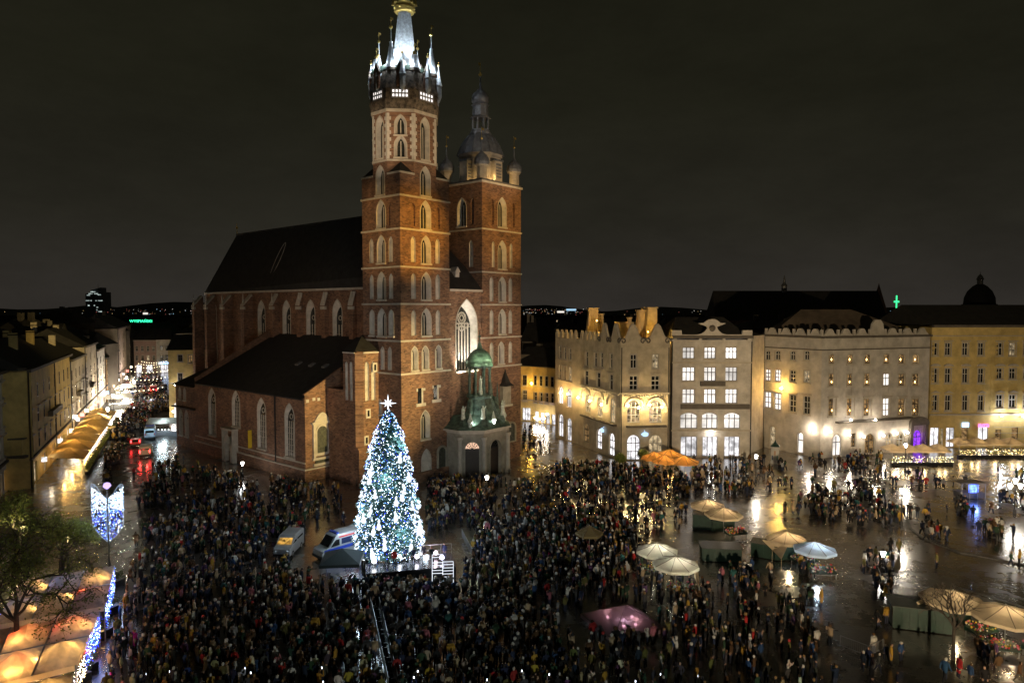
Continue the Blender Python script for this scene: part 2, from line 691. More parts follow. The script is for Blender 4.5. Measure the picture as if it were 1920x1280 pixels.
def gothic_mesh(w, h, style):
    key = (round(w, 1), round(h, 1), style)
    if key in _gw:
        return _gw[key]
    w, h, style = key
    b = MB()
    out = arch(w, h, 'gothic')
    if style in ('blind', 'dark'):
        strip(b, out, out, 0, 0.35, 0 if style == 'blind' else 3)
        b.poly([(p[0], 0.35, p[1]) for p in out], 0 if style == 'blind' else 3)
    else:
        cz = h * 0.45
        big = scaled(out, 1 + 0.34 / w, 1 + 0.34 / h, 0, cz)
        strip(b, big, out, -0.05, -0.05, 1)
        strip(b, big, big, -0.05, 0.02, 1)
        strip(b, out, out, -0.05, 0.0, 1)
        dep = {'great': 1.3, 'aisle': .4, 'nave': .7}.get(style, .62)
        fx = 0.60 if style in ('tower', 'slit') else 0.86
        if style == 'slit':
            fx, dep = 0.62, 0.6
        inn = scaled(out, fx, 0.90, 0, 0.04 * h)
        strip(b, out, inn, 0, dep, 0)
        b.poly([(p[0], dep, p[1]) for p in inn], 2)
        iw = w * fx
        z0 = min(p[1] for p in inn)
        z1 = max(p[1] for p in inn)
        nm = {'tower': 1, 'slit': 1, 'nave': 2, 'aisle': 3, 'great': 5, 'open': 0}[style]
        th = 0.07 if style != 'great' else 0.13
        for k in range(nm):
            xx = -iw / 2 + iw * (k + 1) / (nm + 1)
            top = z0 + (z1 - z0) * (0.74 if nm > 1 else 0.86)
            b.box(xx - th, dep - 0.12, z0, xx + th, dep - 0.02, top, 1)
        if style in ('aisle', 'nave'):
            for k in range(1, 6):
                zz = z0 + (z1 - z0) * 0.72 * k / 6
                b.box(-iw / 2, dep - 0.06, zz - 0.03, iw / 2, dep - 0.015, zz + 0.03, 1)
        if nm >= 2:                                    # tracery in the head
            zc = z0 + (z1 - z0) * (0.84 if nm < 5 else 0.82)
            rr = iw * (0.2 if nm < 5 else 0.24)
            rings = [(0, zc, rr)]
            if nm == 5:
                rings += [(-iw * 0.27, zc - iw * 0.30, iw * 0.13), (iw * 0.27, zc - iw * 0.30, iw * 0.13), (0, zc - iw * 0.40, iw * 0.13),
                          (0, zc, rr * 0.45)]
                for q in range(6):
                    a = q * math.pi / 3
                    rings.append((rr * 0.72 * math.cos(a), zc + rr * 0.72 * math.sin(a), rr * 0.28))
                for q in range(6):
                    rings.append((-iw / 2 + iw * (q + 0.5) / 6, z0 + (z1 - z0) * 0.70, iw * 0.075))
            for cx, cz_, r_ in rings:
                o_ = [(cx + r_ * math.cos(t * math.pi / 6), cz_ + r_ * math.sin(t * math.pi / 6)) for t in range(12)]
                i_ = [(cx + r_ * 0.80 * math.cos(t * math.pi / 6), cz_ + r_ * 0.80 * math.sin(t * math.pi / 6)) for t in range(12)]
                strip(b, o_, i_, dep - 0.12, dep - 0.12, 1)
                strip(b, i_, i_, dep - 0.12, dep, 1)
                strip(b, o_, o_, dep - 0.12, dep, 1)
        b.box(-w / 2 - 0.25, -0.22, -0.28, w / 2 + 0.25, 0.1, -0.02, 1)      # sill
    me = b.mesh('window', [PLASTER, STONE, CHGLASS, BRICK])
    _gw[key] = me
    return me


def church_wall(mb, part_windows, p0, p1, outer, ops):
    """ops: (s, z, w, h, style)"""
    holes = []
    for s_, z_, w_, h_, st in ops:
        w_, h_ = round(w_, 1), round(h_, 1)
        holes.append(arch(w_, h_, 'gothic', x=s_, z=z_))
        d = Vector((p1[0] - p0[0], p1[1] - p0[1], 0)).normalized()
        part_windows.append((gothic_mesh(w_, h_, st), (p0[0] + d.x * s_, p0[1] + d.y * s_, z_), yaw_of(p0, p1),
                             'blind_niche' if st in ('blind', 'dark') else 'window'))
    wall_into(mb, p0, p1, outer, holes)


def finish_part(name, mb, wins, mats=(BRICK,)):
    part = mb.build(name, list(mats), church)
    for me, loc, yw, nm in wins:
        put(nm, me, part, loc, yw)
    return part


def rect_outer(L, z0, z1):
    return [(0, z0), (L, z0), (L, z1), (0, z1)]


TU, TV = 10.6, 9.5
OC = 2.95                                                # chamfer of the octagon
LV = [17.79, 23.02, 28.86, 34.70, 40.62, 45.82]


def oct_plan(s=1.0, grow=0.0):
    cx, cy = TU / 2, TV / 2
    a, b = TU / 2 + grow, TV / 2 + grow
    c = OC + grow * 0.586
    pts = [(-a + c, -b), (a - c, -b), (a, -b + c), (a, b - c), (a - c, b), (-a + c, b), (-a, b - c), (-a, -b + c)]
    return [(cx + x_ * s, cy + y_ * s) for x_, y_ in pts]


mb, wins = MB(), []
west = []
C = TU / 2
for z_ in (34.70, 28.86, 23.02):
    west += [(C + 0.05, z_ + 0.75, 1.9, 4.35, 'tower'), (2.65, z_ + 0.8, 1.0, 4.1, 'blind'), (TU - 2.65, z_ + 0.8, 1.0, 4.1, 'blind')]
west += [(C, 40.62 + 0.35, 2.1, 4.4, 'tower'), (2.7, 41.2, 0.8, 3.6, 'dark'), (TU - 2.5, 41.2, 0.8, 3.6, 'dark')]
west += [(2.8, 18.3, 1.2, 3.7, 'slit'), (C - 0.2, 18.3, 1.3, 3.7, 'slit'), (TU - 2.6, 18.3, 1.2, 3.7, 'slit')]
west += [(C - 0.3, 6.9, 1.8, 4.6, 'slit'), (C - 0.1, 0.9, 2.3, 4.4, 'blind')]
church_wall(mb, wins, (0, 0), (TU, 0), rect_outer(TU, 0, 45.82), west)
north = []
CN = TV / 2
for z_ in (34.70, 28.86, 23.02):
    st = 'blind' if z_ > 25 else 'slit'
    north += [(CN + 0.1, z_ + 0.75, 1.9, 4.3, 'tower'), (2.35, z_ + 0.8, 1.0, 4.0, st), (TV - 2.3, z_ + 0.8, 1.0, 4.0, st)]
north += [(CN + 0.1, 40.97, 2.1, 4.4, 'tower'), (TV - 2.4, 41.2, 0.8, 3.6, 'dark')]
north += [(CN + 0.2, 18.3, 1.0, 3.8, 'blind'), (CN + 2.0, 18.3, 1.0, 3.8, 'blind')]
north += [(CN - 0.6, 11.0, 0.9, 2.4, 'slit')]
church_wall(mb, wins, (0, TV), (0, 0), rect_outer(TV, 0, 45.82), north)
church_wall(mb, wins, (TU, 0), (TU, TV), rect_outer(TV, 0, 45.82), [(CN, 41.0, 2.1, 4.4, 'tower')])
church_wall(mb, wins, (TU, TV), (0, TV), rect_outer(TU, 0, 45.82), [(C, 41.0, 2.1, 4.4, 'tower')])
# octagon with tall windows
op = oct_plan()
for k in range(8):
    p0, p1 = op[k], op[(k + 1) % 8]
    L = plan_len(p0, p1)
    ops = []
    if k % 2 == 0:
        ops = [(L / 2, 46.3, 2.0, 4.5, 'tower'), (L / 2, 52.0, 1.7, 6.6, 'tower')]
    else:
        ops = [(L / 2, 52.0, 1.8, 3.3, 'slit'), (L / 2, 55.5, 1.7, 3.0, 'slit')]
    church_wall(mb, wins, p0, p1, rect_outer(L, 45.82, 59.0), ops)
# corner blocks beside the octagon
for cx, cy, k in ((0, 0, 7), (TU, 0, 1), (TU, TV, 3), (0, TV, 5)):
    a, b = op[k], op[(k + 1) % 8]
    mb.hprism([(cx, cy), a, b], 45.82, 49.29)
# lower plinth
mb.hprism([(-0.5, -0.5), (TU + 0.02, -0.5), (TU + 0.02, 0.02), (0.02, 0.02), (0.02, TV), (-0.5, TV)], 0, 1.6)
north_tower = finish_part('bugle_tower', mb, wins)
north_tower['label'] = 'taller brick tower, octagonal above, with crowned silver spire'

for z_ in LV:                                            # stone string courses
    b = MB()
    for (x0, y0, x1, y1) in ((-0.18, -0.18, TU + 0.18, 0.02), (-0.18, 0.02, 0.02, TV), (TU - 0.02, 0.02, TU + 0.18, TV), (-0.18, TV, TU + 0.18, TV + 0.18)):
        b.box(x0, y0, z_ - 0.14, x1, y1, z_ + 0.14)
    b.build('string_course', [STONE], north_tower)
b = MB()
b.hprism(oct_plan(1, 0.16), 51.35, 51.65)
b.build('string_course', [STONE], north_tower)
for cx, cy, k in ((0, 0, 7), (TU, 0, 1), (TU, TV, 3), (0, TV, 5)):
    a, bb = op[k], op[(k + 1) % 8]
    q = MB()
    mid = ((a[0] + bb[0]) / 2, (a[1] + bb[1]) / 2)
    e0, e1, e2 = (cx, cy, 49.45), (*a, 49.45), (*bb, 49.45)
    t = (*mid, 51.3)
    q.poly([e0, e1, t])
    q.poly([e2, e0, t])
    q.poly([e1, e2, t])
    q.build('corner_roof', [TILE], north_tower)
    q = MB()
    for p_, r_ in ((a, (cx, cy)), ((cx, cy), bb)):
        q.tube((*p_, 49.36), (*r_, 49.36), 0.2, n=4)
    q.build('coping', [STONE], north_tower)
for k in range(8):                                       # toothed stone quoins on the octagon's edges
    p = op[k]
    cx, cy = TU / 2, TV / 2
    n_ = Vector((p[0] - cx, p[1] - cy, 0)).normalized()
    q = MB()
    z_ = 51.7
    j = 0
    while z_ < 58.8:
        hw = 0.62 if j % 2 else 0.36
        h_ = 0.55
        for other in (op[(k + 1) % 8], op[k - 1]):
            d = Vector((other[0] - p[0], other[1] - p[1], 0)).normalized()
            o_ = n_ * 0.05
            q.add([(p[0] + o_.x, p[1] + o_.y, z_), (p[0] + d.x * hw + o_.x, p[1] + d.y * hw + o_.y, z_), (p[0] + d.x * hw + o_.x, p[1] + d.y * hw + o_.y, z_ + h_), (p[0] + o_.x, p[1] + o_.y, z_ + h_),
                   (p[0] - n_.x * .1, p[1] - n_.y * .1, z_), (p[0] + d.x * hw - n_.x * .1, p[1] + d.y * hw - n_.y * .1, z_), (p[0] + d.x * hw - n_.x * .1, p[1] + d.y * hw - n_.y * .1, z_ + h_), (p[0] - n_.x * .1, p[1] - n_.y * .1, z_ + h_)],
                  [[0, 1, 2, 3], [1, 5, 6, 2], [3, 2, 6, 7], [0, 4, 5, 1]])
        z_ += h_
        j += 1
    q.build('stone_quoin', [PLASTER], north_tower)

# the bugler's gallery and the crown of turrets
b = MB()
b.hprism(oct_plan(1, 0.25), 59.0, 59.45, 1)
b.hprism(oct_plan(1, 0.25), 59.45, 60.9, 0, oct_plan(1, 0.5))
b.hprism(oct_plan(1, 0.30), 60.9, 62.6, 0)
b.hprism(oct_plan(1, 0.42), 62.6, 65.6, 0, oct_plan(1, -.1))
b.hprism(oct_plan(1, 0.05), 65.6, 66.3, 2)
gal = b.build('gallery', [DARKTIMBER, STONE, COPPER], north_tower)
LITPANE = glow('gallery_lit_window', (1.0, 0.93, 0.88), 1.5)
gal_op = oct_plan(1, 0.33)
for k in range(8):
    p0, p1 = gal_op[k], gal_op[(k + 1) % 8]
    L = plan_len(p0, p1)
    q = MB()
    hw = L * .29
    q.poly([(L / 2 - hw, -0.04, 61.2), (L / 2 + hw, -0.04, 61.2), (L / 2 + hw, -0.04, 62.4), (L / 2 - hw, -0.04, 62.4)], 0)
    for j in range(6):
        s_ = L / 2 - hw + 2 * hw * j / 5
        q.box(s_ - 0.10, -0.12, 61.1, s_ + 0.10, -0.03, 62.5, 1)
    for z_ in (61.15, 61.8, 62.45):
        q.box(L / 2 - hw - .1, -0.11, z_ - .11, L / 2 + hw + .1, -0.035, z_ + .11, 1)
    q.build('gallery_window', [LITPANE, mat('gallery_grey_frame', (.3, .29, .28), .7)], north_tower, (p0[0], p0[1], 0), yaw_of(p0, p1))
    q = MB()
    q.box(L / 2 - .55, -.3, 62.8, L / 2 + .55, .1, 65.3, 0)
    q.xprism([(L / 2 - .75, 65.3), (L / 2 + .75, 65.3), (L / 2, 66.7)], -.35, .1, 1)
    q.box(L / 2 - .18, -.34, 63.5, L / 2 + .18, -.31, 64.8, 1)
    q.build('gallery_bay', [BRICK, DARKTIMBER], north_tower, (p0[0], p0[1], 0), yaw_of(p0, p1))
    # bay turret body over each corner, bracketed out below the cones
cx, cy = TU / 2, TV / 2
for k in range(8):
    a = math.pi / 8 + k * math.pi / 4
    R1 = 4.75
    tx, ty = cx + R1 * math.cos(a), cy + R1 * math.sin(a)
    tall = 1.0 if k % 2 == 0 else 0.93
    q = MB()
    q.lathe([(0.15, 61.6), (0.75, 62.6), (0.8, 65.4), (0.95, 65.5), (0.95, 65.9)], 8, (tx, ty), 0)
    q.lathe([(1.0, 65.9), (.86, 66.4), (0.52, 68.0), (0.22, 69.8 * tall + 1.5 * (tall < 1)), (0.30, 70.0 * tall + 1.5 * (tall < 1)), (0.10, 70.1 * tall + 1.5 * (tall < 1)), (0.07, 72.3 * tall + 1.2 * (tall < 1))], 8, (tx, ty), 1)
    ct = q.build('corner_turret', [DARKTIMBER, SPIRE], north_tower)
    zt = 72.3 * tall + 1.2 * (tall < 1)
    q = MB()
    q.ball((tx, ty, zt), 0.28, 8)
    q.ball((tx, ty, zt + 1.05), 0.14, 6)
    q.tube((tx, ty, zt), (tx, ty, zt + 1.5), 0.05, n=5)
    q.box(tx - 0.02, ty - 0.02, zt + 1.2, tx + 0.45, ty + 0.02, zt + 1.5)
    q.build('gilded_finial', [GOLD], north_tower)
    a2 = a + math.pi / 8
    R2 = 5.5
    tx, ty = cx + R2 * math.cos(a2), cy + R2 * math.sin(a2)
    q = MB()
    q.lathe([(0.1, 62.0), (0.5, 62.9), (0.5, 64.6), (0.62, 64.7), (0.55, 64.9), (0.1, 67.3), (0.05, 68.0)], 6, (tx, ty), 1)
    q.build('rim_turret', [DARKTIMBER, SPIRE], north_tower)
    q = MB()
    q.ball((tx, ty, 68.05), 0.22, 8)
    q.octa((tx, ty, 68.5), 0.12)
    q.build('gilded_finial', [GOLD], north_tower)
for k in range(4):                                       # small dormers at the spire's foot
    a = math.pi / 4 + k * math.pi / 2
    q = MB()
    q.lathe([(0.55, 66.3), (0.55, 67.2), (0.05, 68.2)], 4, (cx + 2.6 * math.cos(a), cy + 2.6 * math.sin(a)), 0)
    q.build('spire_dormer', [DARKTIMBER], north_tower)
q = MB()
q.lathe([(3.3, 66.3), (2.3, 67.2), (2.0, 68.5), (1.06, 76.4), (1.0, 78.4), (0.5, 82.0), (0.1, 85.0)], 8, (cx, cy), 0, a0=math.pi / 8)
spire = q.build('spire', [SPIRE], north_tower)
q = MB()
q.lathe([(1.12, 76.2), (1.55, 76.35), (1.75, 77.0), (1.62, 77.15), (1.85, 77.6), (1.70, 77.7), (1.05, 77.7)], 16, (cx, cy))
for k in range(8):
    a = k * math.pi / 4
    x_, y_ = cx + 1.78 * math.cos(a), cy + 1.78 * math.sin(a)
    q.tube((x_, y_, 77.5), (x_ * 1.0, y_, 78.9), 0.34, 0.06, 5)
    q.ball((x_, y_, 79.0), 0.2, 6)
    a += math.pi / 8
    q.ball((cx + 1.72 * math.cos(a), cy + 1.72 * math.sin(a), 76.8), 0.17, 6)
q.build('golden_crown', [GOLD], north_tower)
for k in range(8):                                       # floods hidden on the gallery roof, washing the spire
    a = math.pi / 8 + k * math.pi / 4
    r_ = 3.75
    p = (cx + r_ * math.cos(a + .39), cy + r_ * math.sin(a + .39), 66.75)
    point_light((cx + 3.35 * math.cos(a + .39), cy + 3.35 * math.sin(a + .39), 67.0), 1100, COOL, 0.15, north_tower)
    for da in (.17, .61):
        point_light((cx + 5.75 * math.cos(a + da), cy + 5.75 * math.sin(a + da), 66.4), 110, COOL, 0.12, north_tower)
    spot_light(p, (cx + .3 * math.cos(a), cy + .3 * math.sin(a), 74.0), 1700, COOL, 70, 0.7, 0.15, north_tower)

# ---------------- lower tower
S0, S1, SD = 18.7, 29.4, 10.7
mb, wins = MB(), []
SL = S1 - S0
SC_ = SL / 2
west = [(SC_, 43.0, 2.2, 5.2, 'tower'), (SC_ - 2.6, 43.2, 0.7, 4.5, 'dark'), (SC_ + 3.2, 43.2, 0.7, 4.5, 'dark')]
west += [(SC_, 35.4, 2.1, 5.0, 'tower'), (SC_ - 2.4, 35.6, 0.8, 4.6, 'blind'), (SC_ + 2.5, 35.6, 0.8, 4.6, 'blind')]
for z_ in (28.85, 22.93):
    west += [(SC_, z_ + 0.6, 1.8, 4.4, 'tower'), (SC_ - 2.9, z_ + 0.6, 1.0, 4.4, 'blind'), (SC_ + 2.3, z_ + 0.6, 1.0, 4.4, 'blind')]
west += [(SC_ - 0.3, 18.1, 1.4, 3.9, 'slit'), (SC_ - 2.9, 18.1, 1.0, 4.0, 'blind'), (SC_ + 2.3, 18.1, 1.0, 4.0, 'blind')]
church_wall(mb, wins, (S0, 0), (S1, 0), rect_outer(SL, 0, 50.4), west)
nor = [(SD - 5.0, 43.0, 2.2, 5.0, 'tower'), (SD - 2.3, 43.2, 0.8, 4.6, 'dark'), (SD - 2.7, 35.6, 1.0, 4.8, 'blind')]
church_wall(mb, wins, (S0, SD), (S0, 0), rect_outer(SD, 0, 50.4), nor)
church_wall(mb, wins, (S1, 0), (S1, SD), rect_outer(SD, 0, 50.4), [])
church_wall(mb, wins, (S1, SD), (S0, SD), rect_outer(SL, 0, 50.4), [])
south_tower = finish_part('bell_tower', mb, wins)
south_tower['label'] = 'lower square brick tower with domed lead helmet and corner turrets'
for z_ in (17.59, 22.93, 28.85, 34.65, 42.27):
    b = MB()
    for (x0, y0, x1, y1) in ((S0 - .16, -.16, S1 + .16, 0.02), (S0 - .16, .02, S0 + .02, SD), (S1 - .02, .02, S1 + .16, SD)):
        b.box(x0, y0, z_ - 0.13, x1, y1, z_ + 0.13)
    b.build('string_course', [STONE], south_tower)
b = MB()
b.box(S0 - 0.25, -0.25, 50.4, S1 + 0.25, SD + 0.25, 50.75, 0)
b.box(S0 - 0.05, -0.05, 50.75, S1 + 0.05, SD + 0.05, 51.1, 1)
b.build('cornice', [STONE, LEAD], south_tower)
hx, hy = (S0 + S1) / 2, SD / 2
b = MB()
b.lathe([(4.3, 51.1), (4.3, 51.6), (3.7, 51.8), (3.7, 55.7), (4.2, 56.0), (4.35, 56.4)], 8, (hx, hy), 1, a0=math.pi / 8)
b.lathe([(4.35, 56.4), (4.05, 57.2), (3.55, 58.4), (2.75, 59.6), (2.0, 60.3), (1.85, 60.9)], 16, (hx, hy), 0)
dome = b.build('helmet_dome', [LEAD, mat('drum_boarding', (0.26, 0.22, 0.17), 0.7, var=0.3)], south_tower, smooth=False)
for k in range(16):
    a = 2 * math.pi * k / 16
    q = MB()
    pr = [(4.37, 56.4), (4.07, 57.2), (3.57, 58.4), (2.77, 59.6), (2.02, 60.3)]
    for (r0, z0), (r1, z1) in zip(pr[:-1], pr[1:]):
        q.tube((hx + r0 * math.cos(a), hy + r0 * math.sin(a), z0), (hx + r1 * math.cos(a), hy + r1 * math.sin(a), z1), 0.09, n=4)
    q.build('dome_rib', [LEAD], south_tower)
b = MB()
b.lathe([(1.95, 60.3), (2.05, 60.6), (1.75, 60.9), (1.75, 61.2)], 8, (hx, hy))
b.lathe([(1.7, 63.2), (2.05, 63.4), (1.5, 63.7), (1.4, 65.5), (1.7, 65.8), (1.45, 65.95)], 8, (hx, hy))
for k in range(8):
    a = k * math.pi / 4 + math.pi / 8
    b.tube((hx + 1.5 * math.cos(a), hy + 1.5 * math.sin(a), 61.1), (hx + 1.5 * math.cos(a), hy + 1.5 * math.sin(a), 63.3), 0.17, n=6)
b.build('lantern', [LEAD], south_tower)
b = MB()
b.lathe([(1.3, 65.95), (1.62, 66.5), (1.68, 67.1), (1.4, 67.8), (0.7, 68.4), (0.3, 68.9), (0.16, 70.0), (0.07, 71.2)], 12, (hx, hy))
b.build('onion_dome', [LEAD], south_tower, smooth=True)
b = MB()
b.ball((hx, hy, 71.4), 0.36, 10)
b.tube((hx, hy, 71.4), (hx, hy, 73.6), 0.05, n=5)
b.box(hx - 0.5, hy - 0.02, 73.0, hx + 0.1, hy + 0.02, 73.5)
b.build('gilded_finial', [GOLD], south_tower)
for sx in (-1, 1):
    for sy in (-1, 1):
        tx, ty = hx + sx * 4.45, hy + sy * 4.45
        b = MB()
        b.lathe([(0.95, 51.0), (0.95, 53.2), (1.3, 53.4), (1.3, 53.6)], 8, (tx, ty), 1, a0=math.pi / 8)
        b.lathe([(1.35, 53.6), (1.45, 54.0), (1.3, 54.7), (0.8, 55.4), (0.35, 55.8), (0.12, 56.3), (0.06, 58.2)], 12, (tx, ty), 0)
        b.build('corner_turret', [LEAD, mat('turret_boarding', (0.34, 0.29, 0.22), 0.7, var=0.3)], south_tower)
        b = MB()
        b.ball((tx, ty, 58.2), 0.22, 8)
        b.tube((tx, ty, 58.2), (tx, ty, 60.2), 0.04, n=4)
        b.box(tx, ty - 0.02, 59.7, tx + 0.6, ty + 0.02, 60.1)
        b.build('gilded_finial', [GOLD], south_tower)
    for ax in range(2):                                   # dormer-like bays on the drum
        tx, ty = (hx + sx * 3.6, hy) if ax == 0 else (hx, hy + sx * 3.6)
        b = MB()
        b.box(tx - 0.95, ty - 0.95, 51.1, tx + 0.95, ty + 0.95, 54.9, 0)
        b.box(tx - 1.15, ty - 1.15, 54.9, tx + 1.15, ty + 1.15, 55.2, 1)
        for j in range(5):
            b.box(tx - 0.7, ty - 0.99, 51.9 + j * 0.55, tx + 0.7, ty + 0.99, 52.25 + j * 0.55, 1)
        b.build('louvred_bay', [mat('turret_boarding'), LEAD], south_tower)
point_light((hx - 1.6, -0.2 + 0.9, 51.9), 120, WARM, 0.1, south_tower)
point_light((hx + 1.9, 0.9, 51.6), 90, WARM, 0.1, south_tower)
point_light((S0 + 1.0, 2.7, 51.7), 90, WARM, 0.1, south_tower)

# ---------------- west front between the towers, nave and presbytery
NU0, NU1 = 9.5, 18.7
mb, wins = MB(), []
church_wall(mb, wins, (TU, 0.35), (S0, 0.35), rect_outer(S0 - TU, 0, 31.3), [(15.0 - TU + 0.1, 17.4, 5.2, 12.3, 'great')])
nav_ops = []
for px in (634, 584, 539, 492):
    v_, _ = on_plane('u', NU0, px, 690)
    nav_ops.append((84 - v_ + 0.0, 15.0, 2.9, 14.9, 'nave'))
for v_ in (66.0, 73.5, 80.5):
    nav_ops.append((84 - v_, 13.0, 2.4, 16.9, 'nave'))
church_wall(mb, wins, (NU0, 84), (NU0, TV), rect_outer(84 - TV, 0, 32.1), nav_ops)
apse = [(NU0, 84), (11.9, 89.5), (16.3, 89.5), (NU1, 84)]
for a, b_ in zip(apse[:-1], apse[1:]):
    L = plan_len(a, b_)
    church_wall(mb, wins, b_, a, rect_outer(L, 0, 32.1), [(L / 2, 12.0, 2.2, 17.5, 'nave')])
church_wall(mb, wins, (NU1, SD), (NU1, 84), rect_outer(84 - SD, 0, 32.1), [])
nave = finish_part('nave', mb, wins)
b = MB()
RZ = 46.15
RU = 14.1
e = 0.45
b.poly([(NU0 - e, TV - 2, 32.1), (NU0 - e, 84, 32.1), (RU, 77.5, RZ), (RU, 13, RZ), (NU0 - e, 3.2, 34.6)])
b.poly([(NU1 + e, 84, 32.1), (NU1 + e, SD - 2, 32.1), (NU1 + e, 3.2, 34.6), (RU, 13, RZ), (RU, 77.5, RZ)])
b.poly([(TU - 0.4, 0.1, 31.5), (S0 + 0.4, 0.1, 31.5), (NU1 + e, 3.2, 34.6), (RU, 13, RZ), (NU0 - e, 3.2, 34.6)])
ap = [(NU0 - e, 84, 32.1), (11.7, 90, 32.1), (16.5, 90, 32.1), (NU1 + e, 84, 32.1)]
for a, c in zip(ap[:-1], ap[1:]):
    b.poly([a, c, (RU, 77.5, RZ)])
nroof = b.build('nave_roof', [TILE], church)
b = MB()
b.tube((RU, 13, RZ + .05), (RU, 77.5, RZ + .05), 0.22, n=5)
b.build('roof_ridge', [TILE], nroof)
b = MB()
b.tube((RU, 77.3, RZ), (RU, 77.3, RZ + 1.6), 0.12, 0.05, 6)
b.ball((RU, 77.3, RZ + 1.7), 0.3, 8)
b.tube((RU, 77.3, RZ + 1.9), (RU, 77.3, RZ + 3.0), 0.05, n=4)
b.build('gilded_finial', [GOLD], nroof)
b = MB()                                                  # roof window in the west hip and eye-shaped hatch outline on the long slope
b.box(14.0, 1.9, 33.6, 14.9, 3.2, 34.5)
b.xprism([(13.8, 34.5), (15.1, 34.5), (14.45, 35.4)], 1.8, 3.4)
b.build('dormer', [PLASTER], nroof)
for px, py in ((522, 513),):
    v_, z_ = on_plane('u', 11.5, px, py)
    b = MB()
    sl = (RZ - 32.1) / (RU - NU0 + e)
    pts = []
    for k in range(20):
        a = 2 * math.pi * k / 20
        dv, du = 0.9 * math.cos(a) + 0.9 * math.sin(a), 1.35 * math.sin(a)
        u_ = 11.5 + du
        pts.append((u_ - 0.06, v_ - dv, 32.1 + (u_ - NU0 + e) * sl + 0.05))
    for p, q in zip(pts, pts[1:] + pts[:1]):
        b.tube(p, q, 0.05, n=4)
    b.build('roof_hatch_frame', [STONE], nroof)
b = MB()
b.box(NU0 - 0.5, TV + .02, 31.75, NU0 + 0.02, 84, 32.15)
b.tube((NU0 - .25, 84, 31.95), (11.7, 89.8, 31.95), 0.25, n=4)
b.tube((11.7, 89.8, 31.95), (16.5, 89.8, 31.95), 0.25, n=4)
b.box(TU + .02, -0.15, 31.1, S0 - .02, 0.37, 31.45)
b.build('eaves_cornice', [STONE], church)
# buttresses with stone consoles and pinnacles
BUT = [(655, 0), (603, 0), (556, 0), (511, 1), (463, 2), (424, 2), (393, 2), (370, 2)]
for px, kind in BUT:
    v_, _ = on_plane('u', NU0 - 1.2, px, 570)
    dep = (0.9, 1.5, 2.3)[kind]
    v_ = min(v_, 86.5)
    b = MB()
    w_ = 0.62
    topz = 29.2
    b.box(NU0 - dep, v_ - w_, 0, NU0 - 0.01, v_ + w_, topz - 0.5)
    b.hprism([(NU0 - dep, v_ - w_), (NU0 - .01, v_ - w_), (NU0 - .01, v_ + w_), (NU0 - dep, v_ + w_)], topz - 0.5, [topz - 0.4, 31.2, 31.2, topz - 0.4])
    bt = b.build('buttress', [BRICK], church)
    b = MB()
    b.hprism([(NU0 - dep - .14, v_ - w_ - .12), (NU0 - .3, v_ - w_ - .12), (NU0 - .3, v_ + w_ + .12), (NU0 - dep - .14, v_ + w_ + .12)],
             [topz - 0.42, 31.1, 31.1, topz - 0.42], [topz - .15, 31.45, 31.45, topz - .15])
    b.box(NU0 - dep - .16, v_ - w_ - .15, topz - 1.2, NU0 - dep + .3, v_ + w_ + .15, topz - 0.6)
    b.tube((NU0 - dep + .15, v_, topz - .2), (NU0 - dep + .15, v_, topz + 2.3), 0.28, 0.06, 4)
    b.build('console_cap', [STONE], bt)

# ---------------- north aisle with chapels
AU, AV0, AV1 = -8.2, 14.2, 52.8
mb, wins = MB(), []
ops = []
for (px0, px1, y0, y1) in ((386, 408, 728, 815), (430, 454, 733, 799), (477, 503, 747, 840), (527, 558, 757, 856)):
    va, zt = on_plane('u', AU, (px0 + px1) / 2, y0)
    _, zb = on_plane('u', AU, (px0 + px1) / 2, y1)
    ops.append((AV1 - va, zb, 2.7, zt - zb, 'aisle'))
vp, _ = on_plane('u', AU, 437, 850)
ops.append((AV1 - vp, 0.05, 2.2, 5.0, 'blind'))
church_wall(mb, wins, (AU, AV1), (AU, AV0), rect_outer(AV1 - AV0, 0, 13.65), ops)
slope = (22.8 - 13.65) / (NU0 - AU)
LW = 7.2
church_wall(mb, wins, (AU, AV0), (AU + LW, AV0), [(0, 0), (LW, 0), (LW, 13.65 + LW * slope + 0.6), (0, 14.1)], [])
mb.hprism([(AU - .35, AV0 - .35), (-1.0, AV0 - .35), (-1.0, AV0 + .02), (AU + .02, AV0 + .02), (AU + .02, AV1), (AU - .35, AV1)], 0, 1.9)
mb.hprism([(AU + LW, AV0 - .1), (0.1, AV0 - .1), (0.1, AV0 + 2), (AU + LW, AV0 + 2)], 0, 17.6)
church_wall(mb, wins, (NU0, AV1), (AU, AV1), [(0, 0), (NU0 - AU, 0), (NU0 - AU, 14.2), (0, 24.2)], [])
aisle = finish_part('north_aisle', mb, wins)
b = MB()
b.poly([(AU - .35, AV0 + .4, 13.5), (AU - .35, AV1 - .3, 13.5), (NU0, AV1 - .3, 22.8), (NU0, AV0 + .4, 22.8)])
b.poly([(AU - .35, AV0 + .4, 13.5), (AU - .35, AV1 - .3, 13.5), (AU, AV1 - .3, 13.2), (AU, AV0 + .4, 13.2)])
ar = b.build('aisle_roof', [TILE], church)
for px, py in ((585, 680), (560, 685), (610, 690)):
    v_, z_ = on_plane('u', 0, px, py)
    b = MB()
    zz = 13.65 + (0 - AU) * slope
    b.hprism([(-0.5, v_ - .5), (.5, v_ - .5), (.5, v_ + .5), (-.5, v_ + .5)], [zz - .2, zz + .3, zz + .3, zz - .2], [zz + .1, zz + .55, zz + .55, zz + .1])
    b.build('skylight', [LEAD], ar)
b = MB()
